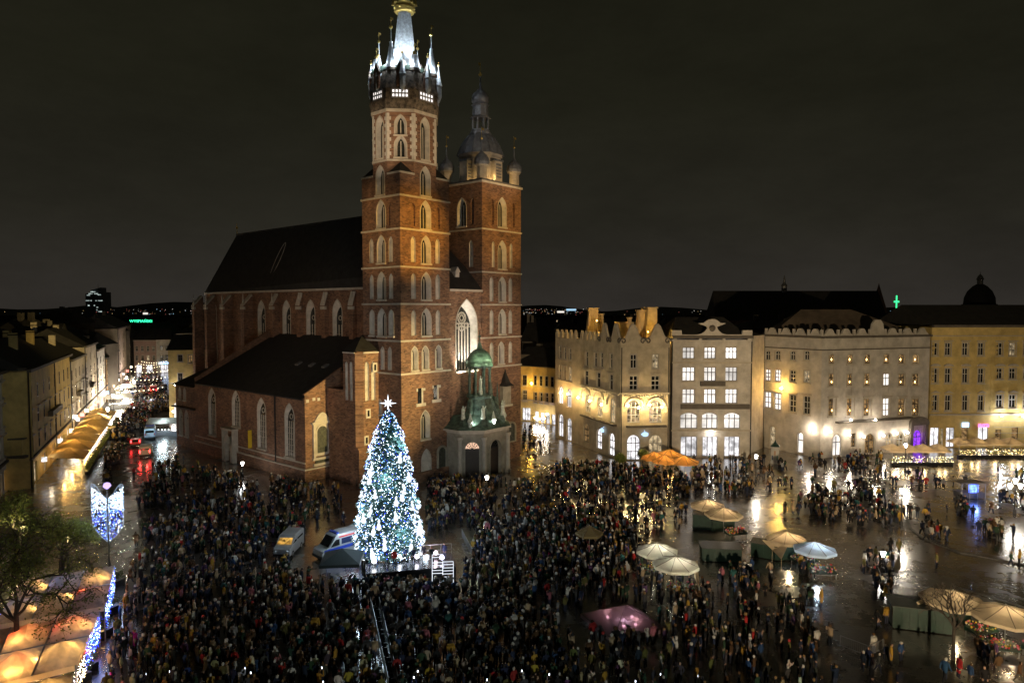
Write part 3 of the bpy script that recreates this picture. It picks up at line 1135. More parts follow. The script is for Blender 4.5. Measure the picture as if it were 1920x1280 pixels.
b.hprism([(AU - .1, AV0 - .12), (AU + LW, AV0 - .12), (AU + LW, AV0 + .4), (AU - .1, AV0 + .4)], [14.1, 13.65 + LW * slope + .6, 13.65 + LW * slope + .6, 14.1], [14.35, 13.9 + LW * slope + .6, 13.9 + LW * slope + .6, 14.35])
b.hprism([(NU0, AV1 - .3), (AU, AV1 - .3), (AU, AV1 + .3), (NU0, AV1 + .3)], [24.2, 14.2, 14.2, 24.2], [24.45, 14.45, 14.45, 24.45])
b.build('gable_coping', [BRICK], aisle)
b = MB()
b.box(AU - .42, AV0 - .42, 1.9, AU, AV1, 2.1)
b.box(AU, AV0 - .42, 1.9, -1.0, AV0, 2.1)
b.box(AU - .2, AV0, 2.9, AU, AV1, 3.1)
b.build('plinth_moulding', [STONE], aisle)
b = MB()                                                  # pale stone portal surround
for sgn in (-1, 1):
    b.box(AU - 1.1, vp + sgn * 1.15 - .3, 0, AU + .02, vp + sgn * 1.15 + .3, 3.2, 0)
o_ = arch(2.9, 5.3, 'gothic')
i_ = scaled(o_, .72, .88, 0, 0)
n_ = len(o_)
vsx = [(AU - 1.1, vp - p[0], p[1]) for p in o_] + [(AU - .9, vp - p[0], p[1]) for p in i_] + [(AU + .2, vp - p[0] * .85, p[1]) for p in i_]
b.add(vsx, [[i, (i + 1) % n_, n_ + (i + 1) % n_, n_ + i] for i in range(n_)] + [[n_ + i, n_ + (i + 1) % n_, 2 * n_ + (i + 1) % n_, 2 * n_ + i] for i in range(n_)], 0)
b.add([(AU - 0.02, vp - p[0] * .85, p[1]) for p in i_], [list(range(n_))], 1)
b.box(AU - 1.3, vp - 2.1, 5.9, AU + .02, vp + 2.1, 6.25, 0)
b.box(AU - 1.15, vp - 2.0, 0, AU - .02, vp - 1.75, 5.9, 0)
b.box(AU - 1.15, vp + 1.75, 0, AU - .02, vp + 2.0, 5.9, 0)
b.build('portal', [STONE, DOORWOOD], aisle)
# altar-like epitaph on the west wall of the chapel
b = MB()
eu, ev = -5.15, AV0
pts = arch(2.0, 4.4, 'round', x=eu, z=4.4)
b.xprism([(eu - 1.55, 3.9), (eu + 1.55, 3.9), (eu + 1.55, 9.2), (eu - 1.55, 9.2)], ev - .16, ev - 0.02, 0)
b.xprism([(p[0], p[1]) for p in pts], ev - .24, ev - .17, 1)
ou = scaled(pts, 1.25, 1.1, eu, 6.5)
strip(b, ou, pts, ev - .32, ev - .32, 0)
strip(b, pts, pts, ev - .32, ev - .15, 0)
strip(b, ou, ou, ev - .32, ev - .15, 0)
for sg in (-1, 1):
    b.box(eu + sg * 1.55 - .2, ev - .42, 3.7, eu + sg * 1.55 + .2, ev - .02, 9.2, 0)
b.box(eu - 2.0, ev - .55, 9.2, eu + 2.0, ev - .02, 9.6, 0)
b.box(eu - 1.9, ev - .5, 3.3, eu + 1.9, ev - .02, 3.7, 0)
b.box(eu - 1.7, ev - .4, 2.3, eu + 1.7, ev - .02, 2.75, 0)
b.box(eu - 1.3, ev - .25, 2.75, eu + 1.3, ev - .03, 3.3, 1)
b.xprism([(eu - 1.5 + 3.0 * k / 8, 9.6 + 1.5 * math.sin(math.pi * k / 8)) for k in range(9)], ev - .35, ev - .03, 0)
b.build('stone_epitaph', [STONE, mat('dark_painting', (0.06, 0.065, 0.05), .5, var=.6, scale=2.5)], aisle)
for du, z_, w_, h_ in ((-1.6, 11.2, .5, .9),):
    b = MB()
    b.box(du - w_ / 2 - .2, AV0 - .1, z_ - .2, du + w_ / 2 + .2, AV0 - .02, z_ + h_ + .2, 0)
    b.box(du - w_ / 2, AV0 - .13, z_, du + w_ / 2, AV0 - .105, z_ + h_, 1)
    b.build('small_window', [PLASTER, GLASS], aisle)
# stone blocks set under the gable coping
b = MB()
for s_, z_ in ((0.2, 12.9), (1.4, 13.1), (2.3, 13.0), (5.6, 13.4)):
    b.box(AU + s_, AV0 - .12, z_, AU + s_ + .5, AV0 - .02, z_ + .5)
b.build('gable_stones', [PLASTER], aisle)
# yellow banner and rain pipe
b = MB()
vb, zb = on_plane('u', AU - .6, 468, 822)
b.box(AU - .9, vb - .04, zb - 1.7, AU - .2, vb + .04, zb + 1.5)
b.build('yellow_banner', [mat('yellow_cloth', (.75, .5, .03), .8)], aisle)
b = MB()
vpz, _ = on_plane('u', AU, 518, 800)
b.tube((AU - .25, vpz, 0.2), (AU - .25, vpz, 13.5), .1, n=6)
b.build('rain_pipe', [IRON], aisle)

# east annex of the aisle with its hipped roof
mb, wins = MB(), []
B0, B1, BU = AV1 + .05, 62.2, -7.9
church_wall(mb, wins, (BU, B1), (BU, B0), rect_outer(B1 - B0, 0, 12.6), [(2.0, 9.6, .9, 2.3, 'slit'), (4.2, 9.6, .9, 2.3, 'slit'), (2.2, 2.2, 1.5, 5.2, 'aisle'), (4.8, 2.2, 1.5, 5.2, 'aisle')])
church_wall(mb, wins, (NU0, B1), (BU, B1), rect_outer(NU0 - BU, 0, 12.6), [])
annex = finish_part('chapel_annex', mb, wins)
b = MB()
q = [(BU - .6, B1 + .6, 12.5), (BU - .6, B0, 12.5), (NU0, B0, 20.5), (NU0, B1 - 3.2, 20.5), (NU0, B1 + .6, 12.5)]
b.poly([q[0], q[1], q[2], q[3]])
b.poly([q[4], q[0], q[3]])
b.build('annex_roof', [TILE], annex)
b = MB()
b.box(BU - .7, B0 + .3, 7.9, BU - .02, B1 + .5, 8.15)
b.build('string_course', [TILE], annex)

# stair turret against the tall tower
mb, wins = MB(), []
T0, T1, TUU = 5.6, 9.6, -4.0
church_wall(mb, wins, (TUU, T1), (TUU, T0 + .9), rect_outer(T1 - T0 - .9, 0, 21.3), [(0.9, 13.4, .7, 6.3, 'blind'), (2.1, 13.4, .7, 6.3, 'blind')])
church_wall(mb, wins, (TUU, T0 + .9), (TUU + .9, T0), rect_outer(1.27, 0, 21.3), [])
church_wall(mb, wins, (TUU + .9, T0), (0, T0), rect_outer(3.1, 0, 21.3), [(.75, 13.4, .75, 6.3, 'blind'), (2.0, 13.4, .75, 6.3, 'blind')])
mb.box(TUU + .05, T1 - .02, 0, 0, T1 + 4.6, 15.0)
turret = finish_part('stair_turret', mb, wins)
b = MB()
b.poly([(TUU - .3, T1 + .2, 21.2), (TUU - .3, T0 + .7, 21.2), (TUU + .7, T0 - .3, 21.2), (0, T0 - .3, 21.2), (0, T0 + .4, 23.8), (0, T1 + .2, 23.8)])
b.poly([(TUU - .3, T1 + .2, 21.2), (0, T1 + .2, 23.8), (0, T1 + .2, 21.2)])
b.build('turret_roof', [TILE], turret)
b = MB()
b.box(TUU - .15, T0 + .9, 21.0, TUU, T1, 21.25)
b.box(TUU + .9, T0 - .15, 21.0, 0, T0, 21.25)
for u_, z_ in ((-2.2, 10.6), (-2.6, 6.3), (-.8, 17.9), (-2.6, 3.1)):
    q = MB()
    q.box(u_ - .45, T0 - .1, z_, u_ + .45, T0 - .02, z_ + 1.5, 0)
    q.box(u_ - .18, T0 - .14, z_ + .3, u_ + .18, T0 - .105, z_ + 1.25, 1)
    q.build('stair_slit', [PLASTER, GLASS], turret)
b.build('turret_cornice', [PLASTER], turret)
b = MB()
b.box(TUU - .35, T0 - .4, 0, 0, T0 - .02, 5.6)
b.hprism([(TUU - .35, T0 - .4), (0, T0 - .4), (0, T0 - .02), (TUU - .35, T0 - .02)], 5.6, [5.6, 5.6, 6.1, 6.1])
b.build('turret_base', [BRICK], turret)

# blocked windows with stone frames low on the tall tower
for cu, z0, w_, h_ in ((3.75, 12.6, .8, 2.7), (7.2, 12.9, .8, 2.6)):
    b = MB()
    b.box(cu - w_ / 2 - .35, -.14, z0 - .25, cu + w_ / 2 + .9, -.02, z0 + .25, 0)
    b.box(cu + w_ / 2, -.10, z0, cu + w_ / 2 + .35, -.02, z0 + h_, 0)
    b.box(cu - w_ / 2 - .25, -.12, z0 + h_ - .5, cu - w_ / 2, -.02, z0 + h_, 0)
    b.box(cu + w_ / 2 + .1, -.13, z0 + h_ - .45, cu + w_ / 2 + .8, -.02, z0 + h_ - .05, 0)
    b.box(cu - w_ / 2, -.08, z0 + .25, cu + w_ / 2, -.03, z0 + h_, 1)
    b.build('framed_window', [PLASTER, GLASS], north_tower)
# shrines at the foot of the tower and on the bell tower
for cu, par, z0, w_, h_ in ((8.6, north_tower, 1.0, 1.7, 4.0), (26.6, south_tower, 3.4, 1.8, 3.4)):
    b = MB()
    o_ = arch(w_, h_, 'round', x=cu, z=z0)
    ou = scaled(o_, 1.3, 1.14, cu, z0 + h_ * .45)
    strip(b, ou, o_, -.3, -.3, 0)
    strip(b, ou, ou, -.3, 0, 0)
    strip(b, o_, o_, -.3, -.05, 0)
    b.poly([(p[0], -.06, p[1]) for p in o_], 1)
    b.build('wall_shrine', [PSTONE, mat('dark_painting')], par)
b = MB()
for (u0, z0) in ((24.4, 10.6),):                           # roofed image bay on the bell tower
    b.box(u0 - 1.1, -.9, z0, u0 + 1.1, -.02, z0 + 3.4, 0)
    b.lathe([(1.7, z0 + 3.4), (.9, z0 + 4.0), (.25, z0 + 5.6), (.05, z0 + 6.4)], 4, (u0, -.45), 1, a0=math.pi / 4)
    b.box(u0 - 1.4, -1.1, z0 - .4, u0 + 1.4, -.02, z0, 2)
b.build('roofed_image_bay', [PSTONE, TILE, STONE], south_tower)

# ---------------- baroque porch
porch = empty('porch', (0, 0, 0))
porch.parent = church
porch['label'] = 'polygonal pale stone porch with green copper lantern roof'
PP = [(9.84, 0.0), (9.84, -3.27), (12.57, -6.0), (18.36, -6.0), (21.1, -3.27), (21.1, 0.0)]


def porch_off(g_):
    cx_, cy_ = 15.47, -1.0
    out = []
    for (x_, y_) in PP:
        d = Vector((x_ - cx_, min(0, y_ - cy_) if y_ < -.1 else 0))
        l = d.length
        out.append((x_ + d.x / l * g_, y_ + d.y / l * g_) if y_ < -.1 else (x_ + (g_ if x_ > cx_ else -g_), y_))
    return out


mb = MB()
po = []
for k in range(5):
    p0, p1 = PP[k], PP[k + 1]
    L = plan_len(p0, p1)
    holes = []
    if k in (1, 2, 3):
        w_ = 2.3 if k != 2 else 2.7
        po.append((p0, p1, L, w_))
        holes = [arch(w_, 6.0, 'round', x=L / 2, z=0.05)]
    wall_into(mb, p0, p1, rect_outer(L, 0, 7.4), holes)
pw = mb.build('porch_wall', [PSTONE], porch)
LITFAN = glow('lit_fanlight', (1.0, .62, .42), 1.1)
for p0, p1, L, w_ in po:
    b = MB()
    o_ = arch(w_, 6.0, 'round')
    ou = scaled(o_, 1.2, 1.06, 0, 2.4)
    strip(b, ou, o_, -.14, -.14, 0)
    strip(b, ou, ou, -.14, 0, 0)
    strip(b, o_, o_, -.14, .7, 0)
    b.box(-w_ / 2, .55, 0.02, w_ / 2, .68, 6.0 - w_ / 2 - .1, 1)
    b.box(-w_ / 2 - .5, -.2, 6 - w_ / 2 - .25, -w_ / 2, -.02, 6 - w_ / 2 + .05, 0)
    b.box(w_ / 2, -.2, 6 - w_ / 2 - .25, w_ / 2 + .5, -.02, 6 - w_ / 2 + .05, 0)
    d = Vector((p1[0] - p0[0], p1[1] - p0[1], 0)).normalized()
    loc = (p0[0] + d.x * L / 2, p0[1] + d.y * L / 2, 0)
    dr = b.build('door', [PSTONE, DOORWOOD], porch, loc, yaw_of(p0, p1))
    b = MB()
    fan = arch(w_, w_ / 2 + .2, 'round', z=6.0 - w_ / 2 - .2)
    b.poly([(p[0], .62, p[1]) for p in fan], 0)
    for k in range(7):
        a = math.pi * k / 6
        b.tube((0, .56, 6 - w_ / 2 - .15), (w_ / 2 * math.cos(a), .56, 6 - w_ / 2 + w_ / 2 * math.sin(a)), .05, n=4, m=1)
    for rr in (.45, .75):
        pr = [(w_ / 2 * rr * math.cos(math.pi * k / 8), 6 - w_ / 2 + w_ / 2 * rr * math.sin(math.pi * k / 8)) for k in range(9)]
        for q0, q1 in zip(pr[:-1], pr[1:]):
            b.tube((q0[0], .56, q0[1]), (q1[0], .56, q1[1]), .04, n=4, m=1)
    b.build('fanlight', [LITFAN if (p0[1] < -3 and p1[1] < -5.9 and p0[0] < 11) else GLASS, IRON], dr)
for k, p in enumerate(PP[1:5]):                             # corner columns
    b = MB()
    c_ = Vector((p[0] - 15.47, p[1] + 1.0)).normalized() * .25
    b.lathe([(.55, 0), (.55, .5), (.38, .6), (.33, 6.3), (.5, 6.5), (.5, 6.9)], 10, (p[0] + c_.x, p[1] + c_.y))
    b.build('column', [STONE], porch)
b = MB()
b.hprism(porch_off(.25), 7.4, 7.75, 0)
b.hprism(porch_off(.8), 7.75, 8.05, 0)
b.hprism(porch_off(.7), 8.05, 8.4, 1, porch_off(.2))
b.hprism(porch_off(.1), 8.4, 10.0, 1, porch_off(-1.6))
b.build('porch_cornice', [STONE, COPPER], porch)
lx, ly = 15.1, -2.7
b = MB()
b.lathe([(3.4, 9.4), (2.6, 10.3), (2.2, 11.6), (2.0, 12.9), (2.4, 13.1), (2.4, 13.4)], 8, (lx, ly), a0=math.pi / 8)
b.lathe([(2.2, 18.1), (2.5, 18.4), (2.3, 18.9)], 8, (lx, ly), a0=math.pi / 8)
b.build('roof_drum', [COPPER], porch)
for k in range(8):
    a = math.pi / 8 + k * math.pi / 4
    b = MB()
    x_, y_ = lx + 1.85 * math.cos(a), ly + 1.85 * math.sin(a)
    b.lathe([(.3, 13.4), (.22, 13.8), (.2, 17.7), (.32, 18.1)], 8, (x_, y_))
    b.build('lantern_column', [COPPER], porch)
b = MB()
b.lathe([(2.3, 18.9), (2.15, 19.6), (1.75, 20.4), (1.1, 21.0), (.5, 21.3), (.35, 22.0), (.1, 22.6), (.05, 24.6)], 12, (lx, ly))
b.ball((lx, ly, 23.4), .25, 8)
b.build('cupola', [COPPER], porch, smooth=True)


def statue(mb, x_, y_, z_, h_):
    mb.lathe([(.38, z_), (.42, z_ + .12 * h_), (.30, z_ + .45 * h_), (.36, z_ + .68 * h_), (.30, z_ + .80 * h_), (.10, z_ + .84 * h_), (.15, z_ + .90 * h_), (.14, z_ + .96 * h_), (.02, z_ + h_)], 8, (x_, y_), sy=.8)
    mb.tube((x_ - .32, y_, z_ + .76 * h_), (x_ - .42, y_ - .25, z_ + .55 * h_), .1, .08, 5)
    mb.tube((x_ + .32, y_, z_ + .76 * h_), (x_ + .5, y_ - .2, z_ + .95 * h_), .1, .07, 5)


b = MB()
statue(b, lx, ly - .2, 13.4, 3.3)
b.build('statue', [FIGURE], porch)
for k, p in enumerate(PP[1:5]):                             # scroll volutes and figures on the roof corners
    d = Vector((lx - p[0], ly - p[1], 0)).normalized()
    b = MB()
    prof = [(0, 8.3), (-.1, 9.2), (.3, 9.9), (.9, 9.8), (1.3, 10.1), (1.9, 11.0), (2.5, 12.6), (3.1, 12.9), (3.1, 8.6)]
    n_ = Vector((-d.y, d.x, 0)) * .35
    vsx = []
    for sg in (-1, 1):
        for s_, z_ in prof:
            q_ = Vector((p[0], p[1], 0)) + d * (s_ * .8 + .35) + n_ * sg
            vsx.append((q_.x, q_.y, z_))
    m_ = len(prof)
    b.add(vsx, [[i, (i + 1) % m_, m_ + (i + 1) % m_, m_ + i] for i in range(m_)] + [list(range(m_)), list(range(m_, 2 * m_))])
    b.build('volute', [COPPER], porch)
    b = MB()
    q_ = Vector((p[0], p[1], 0)) + d * .7
    statue(b, q_.x, q_.y, 9.7, 2.3)
    b.build('statue', [FIGURE], porch)
for (u_, v_) in ((11.2, -4.2), (15.4, -5.6), (19.7, -4.2)):
    b = MB()
    b.lathe([(.45, 8.3), (.3, 8.9), (.5, 9.5), (.25, 10.0), (.08, 10.8)], 8, (u_, v_))
    b.build('roof_urn', [FIGURE], porch)
for u_ in (19.2, 19.9):
    b = MB()
    b.lathe([(.35, 10.5), (.28, 12.5), (.05, 15.2)], 4, (u_, -1.8 - (u_ - 19.2)))
    b.build('obelisk', [COPPER], porch)

# ---------------- floodlighting of the basilica
FLOODBODY = mat('floodlight_housing', (.02, .02, .02), .5)
point_light((lx - 2.9, ly - 2.2, 19.9), 330, (.80, 1.0, .60), .15, porch)
point_light((lx + .2, ly - 3.4, 19.7), 330, (.80, 1.0, .60), .15, porch)
point_light((lx, ly - .9, 17.6), 60, (.95, 1.0, .85), .15, porch)
for k, (du, dv) in enumerate(((11.3, -4.9), (19.6, -4.6), (15.3, -6.3))):
    spot_light((du, dv, 8.7), (lx, ly, 13.5), 800, (.90, 1.0, .92), 100, .7, .1, porch)
# great west window: floods standing on the porch roof
spot_light((12.9, -.75, 16.3), (15.6, 1.2, 25), 4800, (1.0, .90, .76), 95, .8, .2, porch)
spot_light((17.4, -.75, 16.3), (14.6, 1.2, 25), 4800, (1.0, .90, .76), 95, .8, .2, porch)
# ------------------------------------------------------------------ houses
PLW = mat('house_plaster_grey', (0.46, 0.42, 0.37), 0.85, var=0.24, scale=0.55)
PLB = mat('house_plaster_beige', (0.47, 0.40, 0.29), 0.85, var=0.24, scale=0.55)
PLY = mat('house_plaster_yellow', (0.54, 0.40, 0.15), 0.85, var=0.24, scale=0.55)
PLP = mat('house_plaster_pale', (0.55, 0.52, 0.47), 0.85, var=0.24, scale=0.55)
PLO = mat('house_plaster_ochre', (0.46, 0.28, 0.10), 0.85, var=0.14, scale=0.7)
PLR = mat('house_plaster_rose', (0.40, 0.28, 0.24), 0.85, var=0.14, scale=0.7)
TRIM = mat('stucco_trim', (0.42, 0.37, 0.30), 0.85, var=0.15, scale=1.5)
DTRIM = mat('dark_ledge', (0.10, 0.085, 0.07), 0.8, var=0.2)
FRAMEW = mat('window_frame_white', (0.50, 0.48, 0.44), 0.6)
FRAMED = mat('window_frame_brown', (0.05, 0.035, 0.025), 0.6)
GREENROOF = mat('green_sheet_roof', (0.03, 0.10, 0.075), 0.6, var=0.4, scale=.6)
GREYROOF = mat('grey_sheet_roof', (0.07, 0.065, 0.06), 0.7, var=0.4, scale=.6)
L_WHITE = glow('room_light_white', (1.0, .93, .85), 1.2, var=.3, scale=.45)
L_SHOP = glow('shop_light', (.98, .95, .97), 1.15, var=.55, scale=.8)
L_WARM = glow('room_light_warm', (1.0, .76, .44), .42, var=.8, scale=1.6)
L_DIMWARM = glow('room_light_dim', (1.0, .60, .25), .22, var=.8, scale=1.8)
L_CANDLE = glow('window_candle', (1.0, .62, .2), 9.0)
L_PURPLE = glow('purple_door_light', (.32, .06, 1.0), 1.6, var=.6, scale=2.2)
L_BLUE = glow('blue_sign_light', (.30, .55, 1.0), 4.0)
L_WLAMP = glow('lamp_globe_warm', (1.0, .80, .42), 40.0)
L_CLAMP = glow('lamp_globe_white', (1.0, .95, .88), 40.0)
STYLES = {
    'dark': (GLASS, FRAMEW), 'darkb': (GLASS, FRAMED), 'lit': (L_WHITE, FRAMED), 'shop': (L_SHOP, FRAMED), 'warm': (L_WARM, FRAMEW),
    'dim': (L_DIMWARM, FRAMED), 'purple': (L_PURPLE, FRAMED),
}
_hw = {}


def house_window(w, h, kind, style, reveal, nx, ny, surround, hood):
    key = (round(w, 1), round(h, 1), kind, style, reveal.name, nx, ny, surround, hood)
    if key in _hw:
        return _hw[key]
    w, h = key[0], key[1]
    pane, frm = STYLES[style]
    b = MB()
    o_ = arch(w, h, kind, n=5)
    dep = .28 if style != 'darkb' else .06
    strip(b, o_, o_, 0, dep, 0)
    f_ = .09
    i_ = scaled(o_, 1 - 2 * f_ / w, 1 - 2 * f_ / h, 0, h * .5)
    strip(b, o_, i_, dep - .05, dep - .05, 1)
    strip(b, i_, i_, dep - .05, dep + .02, 1)
    for k in range(1, nx):
        x_ = -w / 2 + w * k / nx
        b.box(x_ - .075, dep - .06, .05, x_ + .075, dep - .01, h * (.97 if kind == 'flat' else .9), 1)
    for k in range(1, ny):
        z_ = h * (k / ny if ny != 2 else .62)
        b.box(-w / 2 + .03, dep - .055, z_ - .075, w / 2 - .03, dep - .012, z_ + .075, 1)
    if surround:
        bg_ = scaled(o_, 1 + .36 / w, 1 + .36 / h, 0, h * .5)
        strip(b, bg_, o_, -.06, -.06, 2)
        strip(b, bg_, bg_, -.06, 0.01, 2)
        strip(b, o_, o_, -.06, 0.0, 2)
        b.box(-w / 2 - .3, -.2, -.3, w / 2 + .3, 0.01, -.16, 2)
    if hood == 1:
        b.box(-w / 2 - .3, -.3, h + .28, w / 2 + .3, 0.01, h + .5, 2)
    elif hood == 2:
        b.xprism([(-w / 2 - .4, h + .45), (w / 2 + .4, h + .45), (0, h + 1.0)], -.3, .01, 2)
    elif hood == 3:
        b.xprism([(-w / 2 - .4, h + .45)] + [((w / 2 + .4) * math.cos(math.pi * (1 - k / 6)), h + .5 + .5 * math.sin(math.pi * k / 6)) for k in range(7)] + [(w / 2 + .4, h + .45)], -.3, .01, 2)
    me = b.mesh('window', [reveal, frm, TRIM])
    p = MB()
    p.poly([(q[0], dep, q[1]) for q in o_])
    pm = p.mesh('pane', [pane])
    _hw[key] = (me, pm)
    return _hw[key]


class House:
    def __init__(s, name, label, A, yaw, cat='house', group=None):
        s.o = empty(name, (A[0], A[1], 0), yaw, label, cat, group)
        s.A = Vector((A[0], A[1], 0))
        s.yaw = yaw

    def loc(s, w):
        """world plan point -> house frame"""
        d = Vector((w[0], w[1], 0)) - s.A
        c, n = math.cos(-s.yaw), math.sin(-s.yaw)
        return (d.x * c - d.y * n, d.x * n + d.y * c)

    def facade(s, fac, top, ops, wall_mat, outer=None, z0=0.0, name='wall'):
        """fac: Fac in the world; ops: list of dict/tuple (s, z, w, h, kind, style, nx, ny, surround, hood)"""
        p0, p1 = s.loc(fac.A), s.loc(fac.B)
        L = fac.L
        mb = MB()
        holes = []
        yw = yaw_of(p0, p1)
        d = Vector((p1[0] - p0[0], p1[1] - p0[1], 0)).normalized()
        for (s_, z_, w_, h_, kind, style, nx, ny, su, ho) in ops:
            w_, h_ = round(w_, 1), round(h_, 1)
            z_ = max(z_, 0.04)
            if s_ - w_ / 2 < .05 or s_ + w_ / 2 > L - .05:
                continue
            holes.append(arch(w_, h_, kind, n=5, x=s_, z=z_))
            me, pm = house_window(w_, h_, kind, style, wall_mat, nx, ny, su, ho)
            wn = put('door' if z_ < .3 and h_ > 2 else 'window', me, s.o, (p0[0] + d.x * s_, p0[1] + d.y * s_, z_), yw)
            put('pane', pm, wn)
        wall_into(mb, p0, p1, outer or rect_outer(L, z0, top), holes)
        o = mb.build(name, [wall_mat], s.o)
        return o

    def ledge(s, fac, z, h=.25, d=.25, m=None, s0=None, s1=None, name='ledge'):
        p0 = s.loc(fac.A)
        yw = yaw_of(p0, s.loc(fac.B))
        b = MB()
        b.box(0 if s0 is None else s0, -d, z, fac.L if s1 is None else s1, 0.01, z + h)
        return b.build(name, [m or TRIM], s.o, (p0[0], p0[1], 0), yw)

    def local(s, fac):
        p0 = s.loc(fac.A)
        return (p0[0], p0[1], 0), yaw_of(p0, s.loc(fac.B))

    def shell(s, corners, top, wall_mat):
        """plain walls along the world plan points given (side and back walls)"""
        b = MB()
        for a, c in zip(corners[:-1], corners[1:]):
            p, q = s.loc(a), s.loc(c)
            b.poly([(*p, 0), (*q, 0), (*q, top), (*p, top)])
        b.build('rear_wall', [wall_mat], s.o)

    def roof(s, corners, z, peak, m, over=.4, ridge=None):
        """hipped roof over world plan quad A B C D (front left, front right, back right, back left); ridge runs along the front"""
        q = [Vector((*s.loc(c), z)) for c in corners]
        c = sum(q, Vector()) / 4
        q = [p + (p - c).normalized() * over for p in q]
        m1, m2 = (q[0] + q[3]) / 2, (q[1] + q[2]) / 2
        t = .18 if ridge is None else ridge
        r1 = m1.lerp(m2, t)
        r2 = m1.lerp(m2, 1 - t)
        r1.z = r2.z = peak
        b = MB()
        b.poly([q[0], q[1], r2, r1])
        b.poly([q[1], q[2], r2])
        b.poly([q[2], q[3], r1, r2])
        b.poly([q[3], q[0], r1])
        return b.build('roof', [m], s.o)


def back(fac, depth):
    n = Vector((-fac.d.y, fac.d.x, 0))
    return fac.A + n * depth, fac.B + n * depth


def px_ops(fac, items):
    out = []
    for (x0, y0, x1, y1, kind, style, nx, ny, su, ho) in items:
        s_, z_, w_, h_ = fac.rect(x0, y0, x1, y1)
        out.append((s_, z_, w_, h_, kind, style, nx, ny, su, ho))
    return out


def col(xc, w, y0, y1):
    return (xc - w / 2, y0, xc + w / 2, y1)


def wall_lamp(h, fac, px, py, power, colr, mglow, label=None, out=.75, r=.2):
    s_, z_ = fac.sz(px, py)
    loc, yw = h.local(fac)
    b = MB()
    b.tube((s_, 0, z_ - .35), (s_, -out, z_ - .35), .04, n=5, m=0)
    b.tube((s_, -out, z_ - .35), (s_, -out, z_ - .15), .04, n=5, m=0)
    b.ball((s_, -out, z_), r, 8, 1)
    o = b.build('wall_lamp', [IRON, mglow], h.o, loc, yw)
    point_light((s_, -out - .25, z_), power, colr, .2, o)
    return o


# ---- the house with scrolled gables on the street corner
A, B = gp(1162, 864), gp(1254, 862)
f_front = Fac(A, B)
f_side = Fac(gp(1087, 833), A)
f_far = Fac(gp(1041, 819), gp(1087, 833))
H2 = House('gabled_house', 'cream corner house with scrolled wave gables and golden wall lamps over arched windows', A, f_front.yaw)
it = []
for xc in (1188, 1229):
    it += [(*col(xc, 11, 665, 690), 'flat', 'warm' if xc > 1200 else 'dark', 2, 2, 1, 0), (*col(xc, 14.5, 705, 731), 'flat', 'dark', 2, 3, 1, 1)]
    it += [(*col(xc, 24, 750, 792), 'round', 'warm', 3, 3, 0, 0), (*col(xc, 24.5, 815, 862), 'round', 'shop' if xc < 1200 else 'warm', 3, 3, 0, 0)]
ops = px_ops(f_front, it)
LF = f_front.L
zE = 21.7
zP = 25.2


def scroll_gable(L, n, zb, zv, zp):
    """an outline with n bell-shaped gables of even width"""
    pts = []
    for k in range(n):
        x0 = L * k / n
        w = L / n
        for t in range(15):
            q = t / 14
            h_ = math.exp(-((q - .5) / .21) ** 2)
            pts.append((x0 + w * q, zv + (zp - zv) * h_))
    return pts


top = scroll_gable(LF, 2, 0, 22.3, zP)
H2.facade(f_front, zE, ops, PLB, outer=[(0, 0), (LF, 0)] + top[::-1])
it = []
for xc in (1100.3, 1116.5, 1128, 1145.8):
    it.append((*col(xc, 5.6, 659 + (xc - 1100) * .08, 686 + (xc - 1100) * .08), 'flat', 'dark', 1, 2, 1, 0))
for xc in (1099.5, 1122, 1145.6):
    it.append((*col(xc, 7.5, 695 + (xc - 1100) * .16, 722 + (xc - 1100) * .19), 'flat', 'dark', 1, 2, 1, 1))
for xc in (1102.5, 1125, 1149):
    it.append((*col(xc, 9, 738 + (xc - 1100) * .19, 772 + (xc - 1100) * .4), 'round', 'warm', 2, 3, 0, 0))
for xc in (1099, 1123.5, 1146.8):
    it.append((*col(xc, 10, 794 + (xc - 1100) * .38, 829 + (xc - 1100) * .53), 'round', 'shop' if xc > 1110 else 'dim', 2, 3, 0, 0))
ops = px_ops(f_side, it)
LS = f_side.L
cut = LS * .48
top2 = [(0, 21.9), (cut, 21.9)] + [(cut + x_, z_) for x_, z_ in scroll_gable(LS - cut, 2, 0, 22.3, zP)]
H2.facade(f_side, zE, ops, PLB, outer=[(0, 0), (LS, 0)] + top2[::-1])
LFAR = f_far.L
it = []
for k, xc in enumerate((1050.5, 1059.5, 1069)):
    it.append((*col(xc, 4.5, 649 + k * 2, 672 + k * 1.2), 'flat', 'dark', 1, 2, 1, 0))
    it.append((*col(xc, 4.5, 684 + k * 2, 710 + k * 2), 'flat', 'warm' if k == 2 else 'dim', 1, 2, 1, 0))
for k, xc in enumerate((1051.5, 1067)):
    it.append((*col(xc, 9, 724 + k * 5, 757 + k * 7), 'round', 'lit', 2, 2, 0, 0))
    it.append((*col(xc, 9, 776 + k * 7, 818 + k * 8), 'round', 'shop', 2, 2, 0, 0))
H2.facade(f_far, 21.0, px_ops(f_far, it), PLB, outer=[(0, 0), (LFAR, 0), (LFAR, 21.9), (0, 21.9)])
for f_, L_, s0 in ((f_far, LFAR, 0), (f_side, cut, 0)):     # crenellated parapets
    loc, yw = H2.local(f_)
    k = 0
    x_ = s0
    while x_ < L_ - .8:
        b = MB()
        b.xprism([(x_, 21.92), (x_ + .95, 21.92), (x_ + .95, 22.9), (x_ + .48, 23.7), (x_, 22.9)], 0, .5)
        b.build('merlon', [PLB], H2.o, loc, yw)
        x_ += 1.75
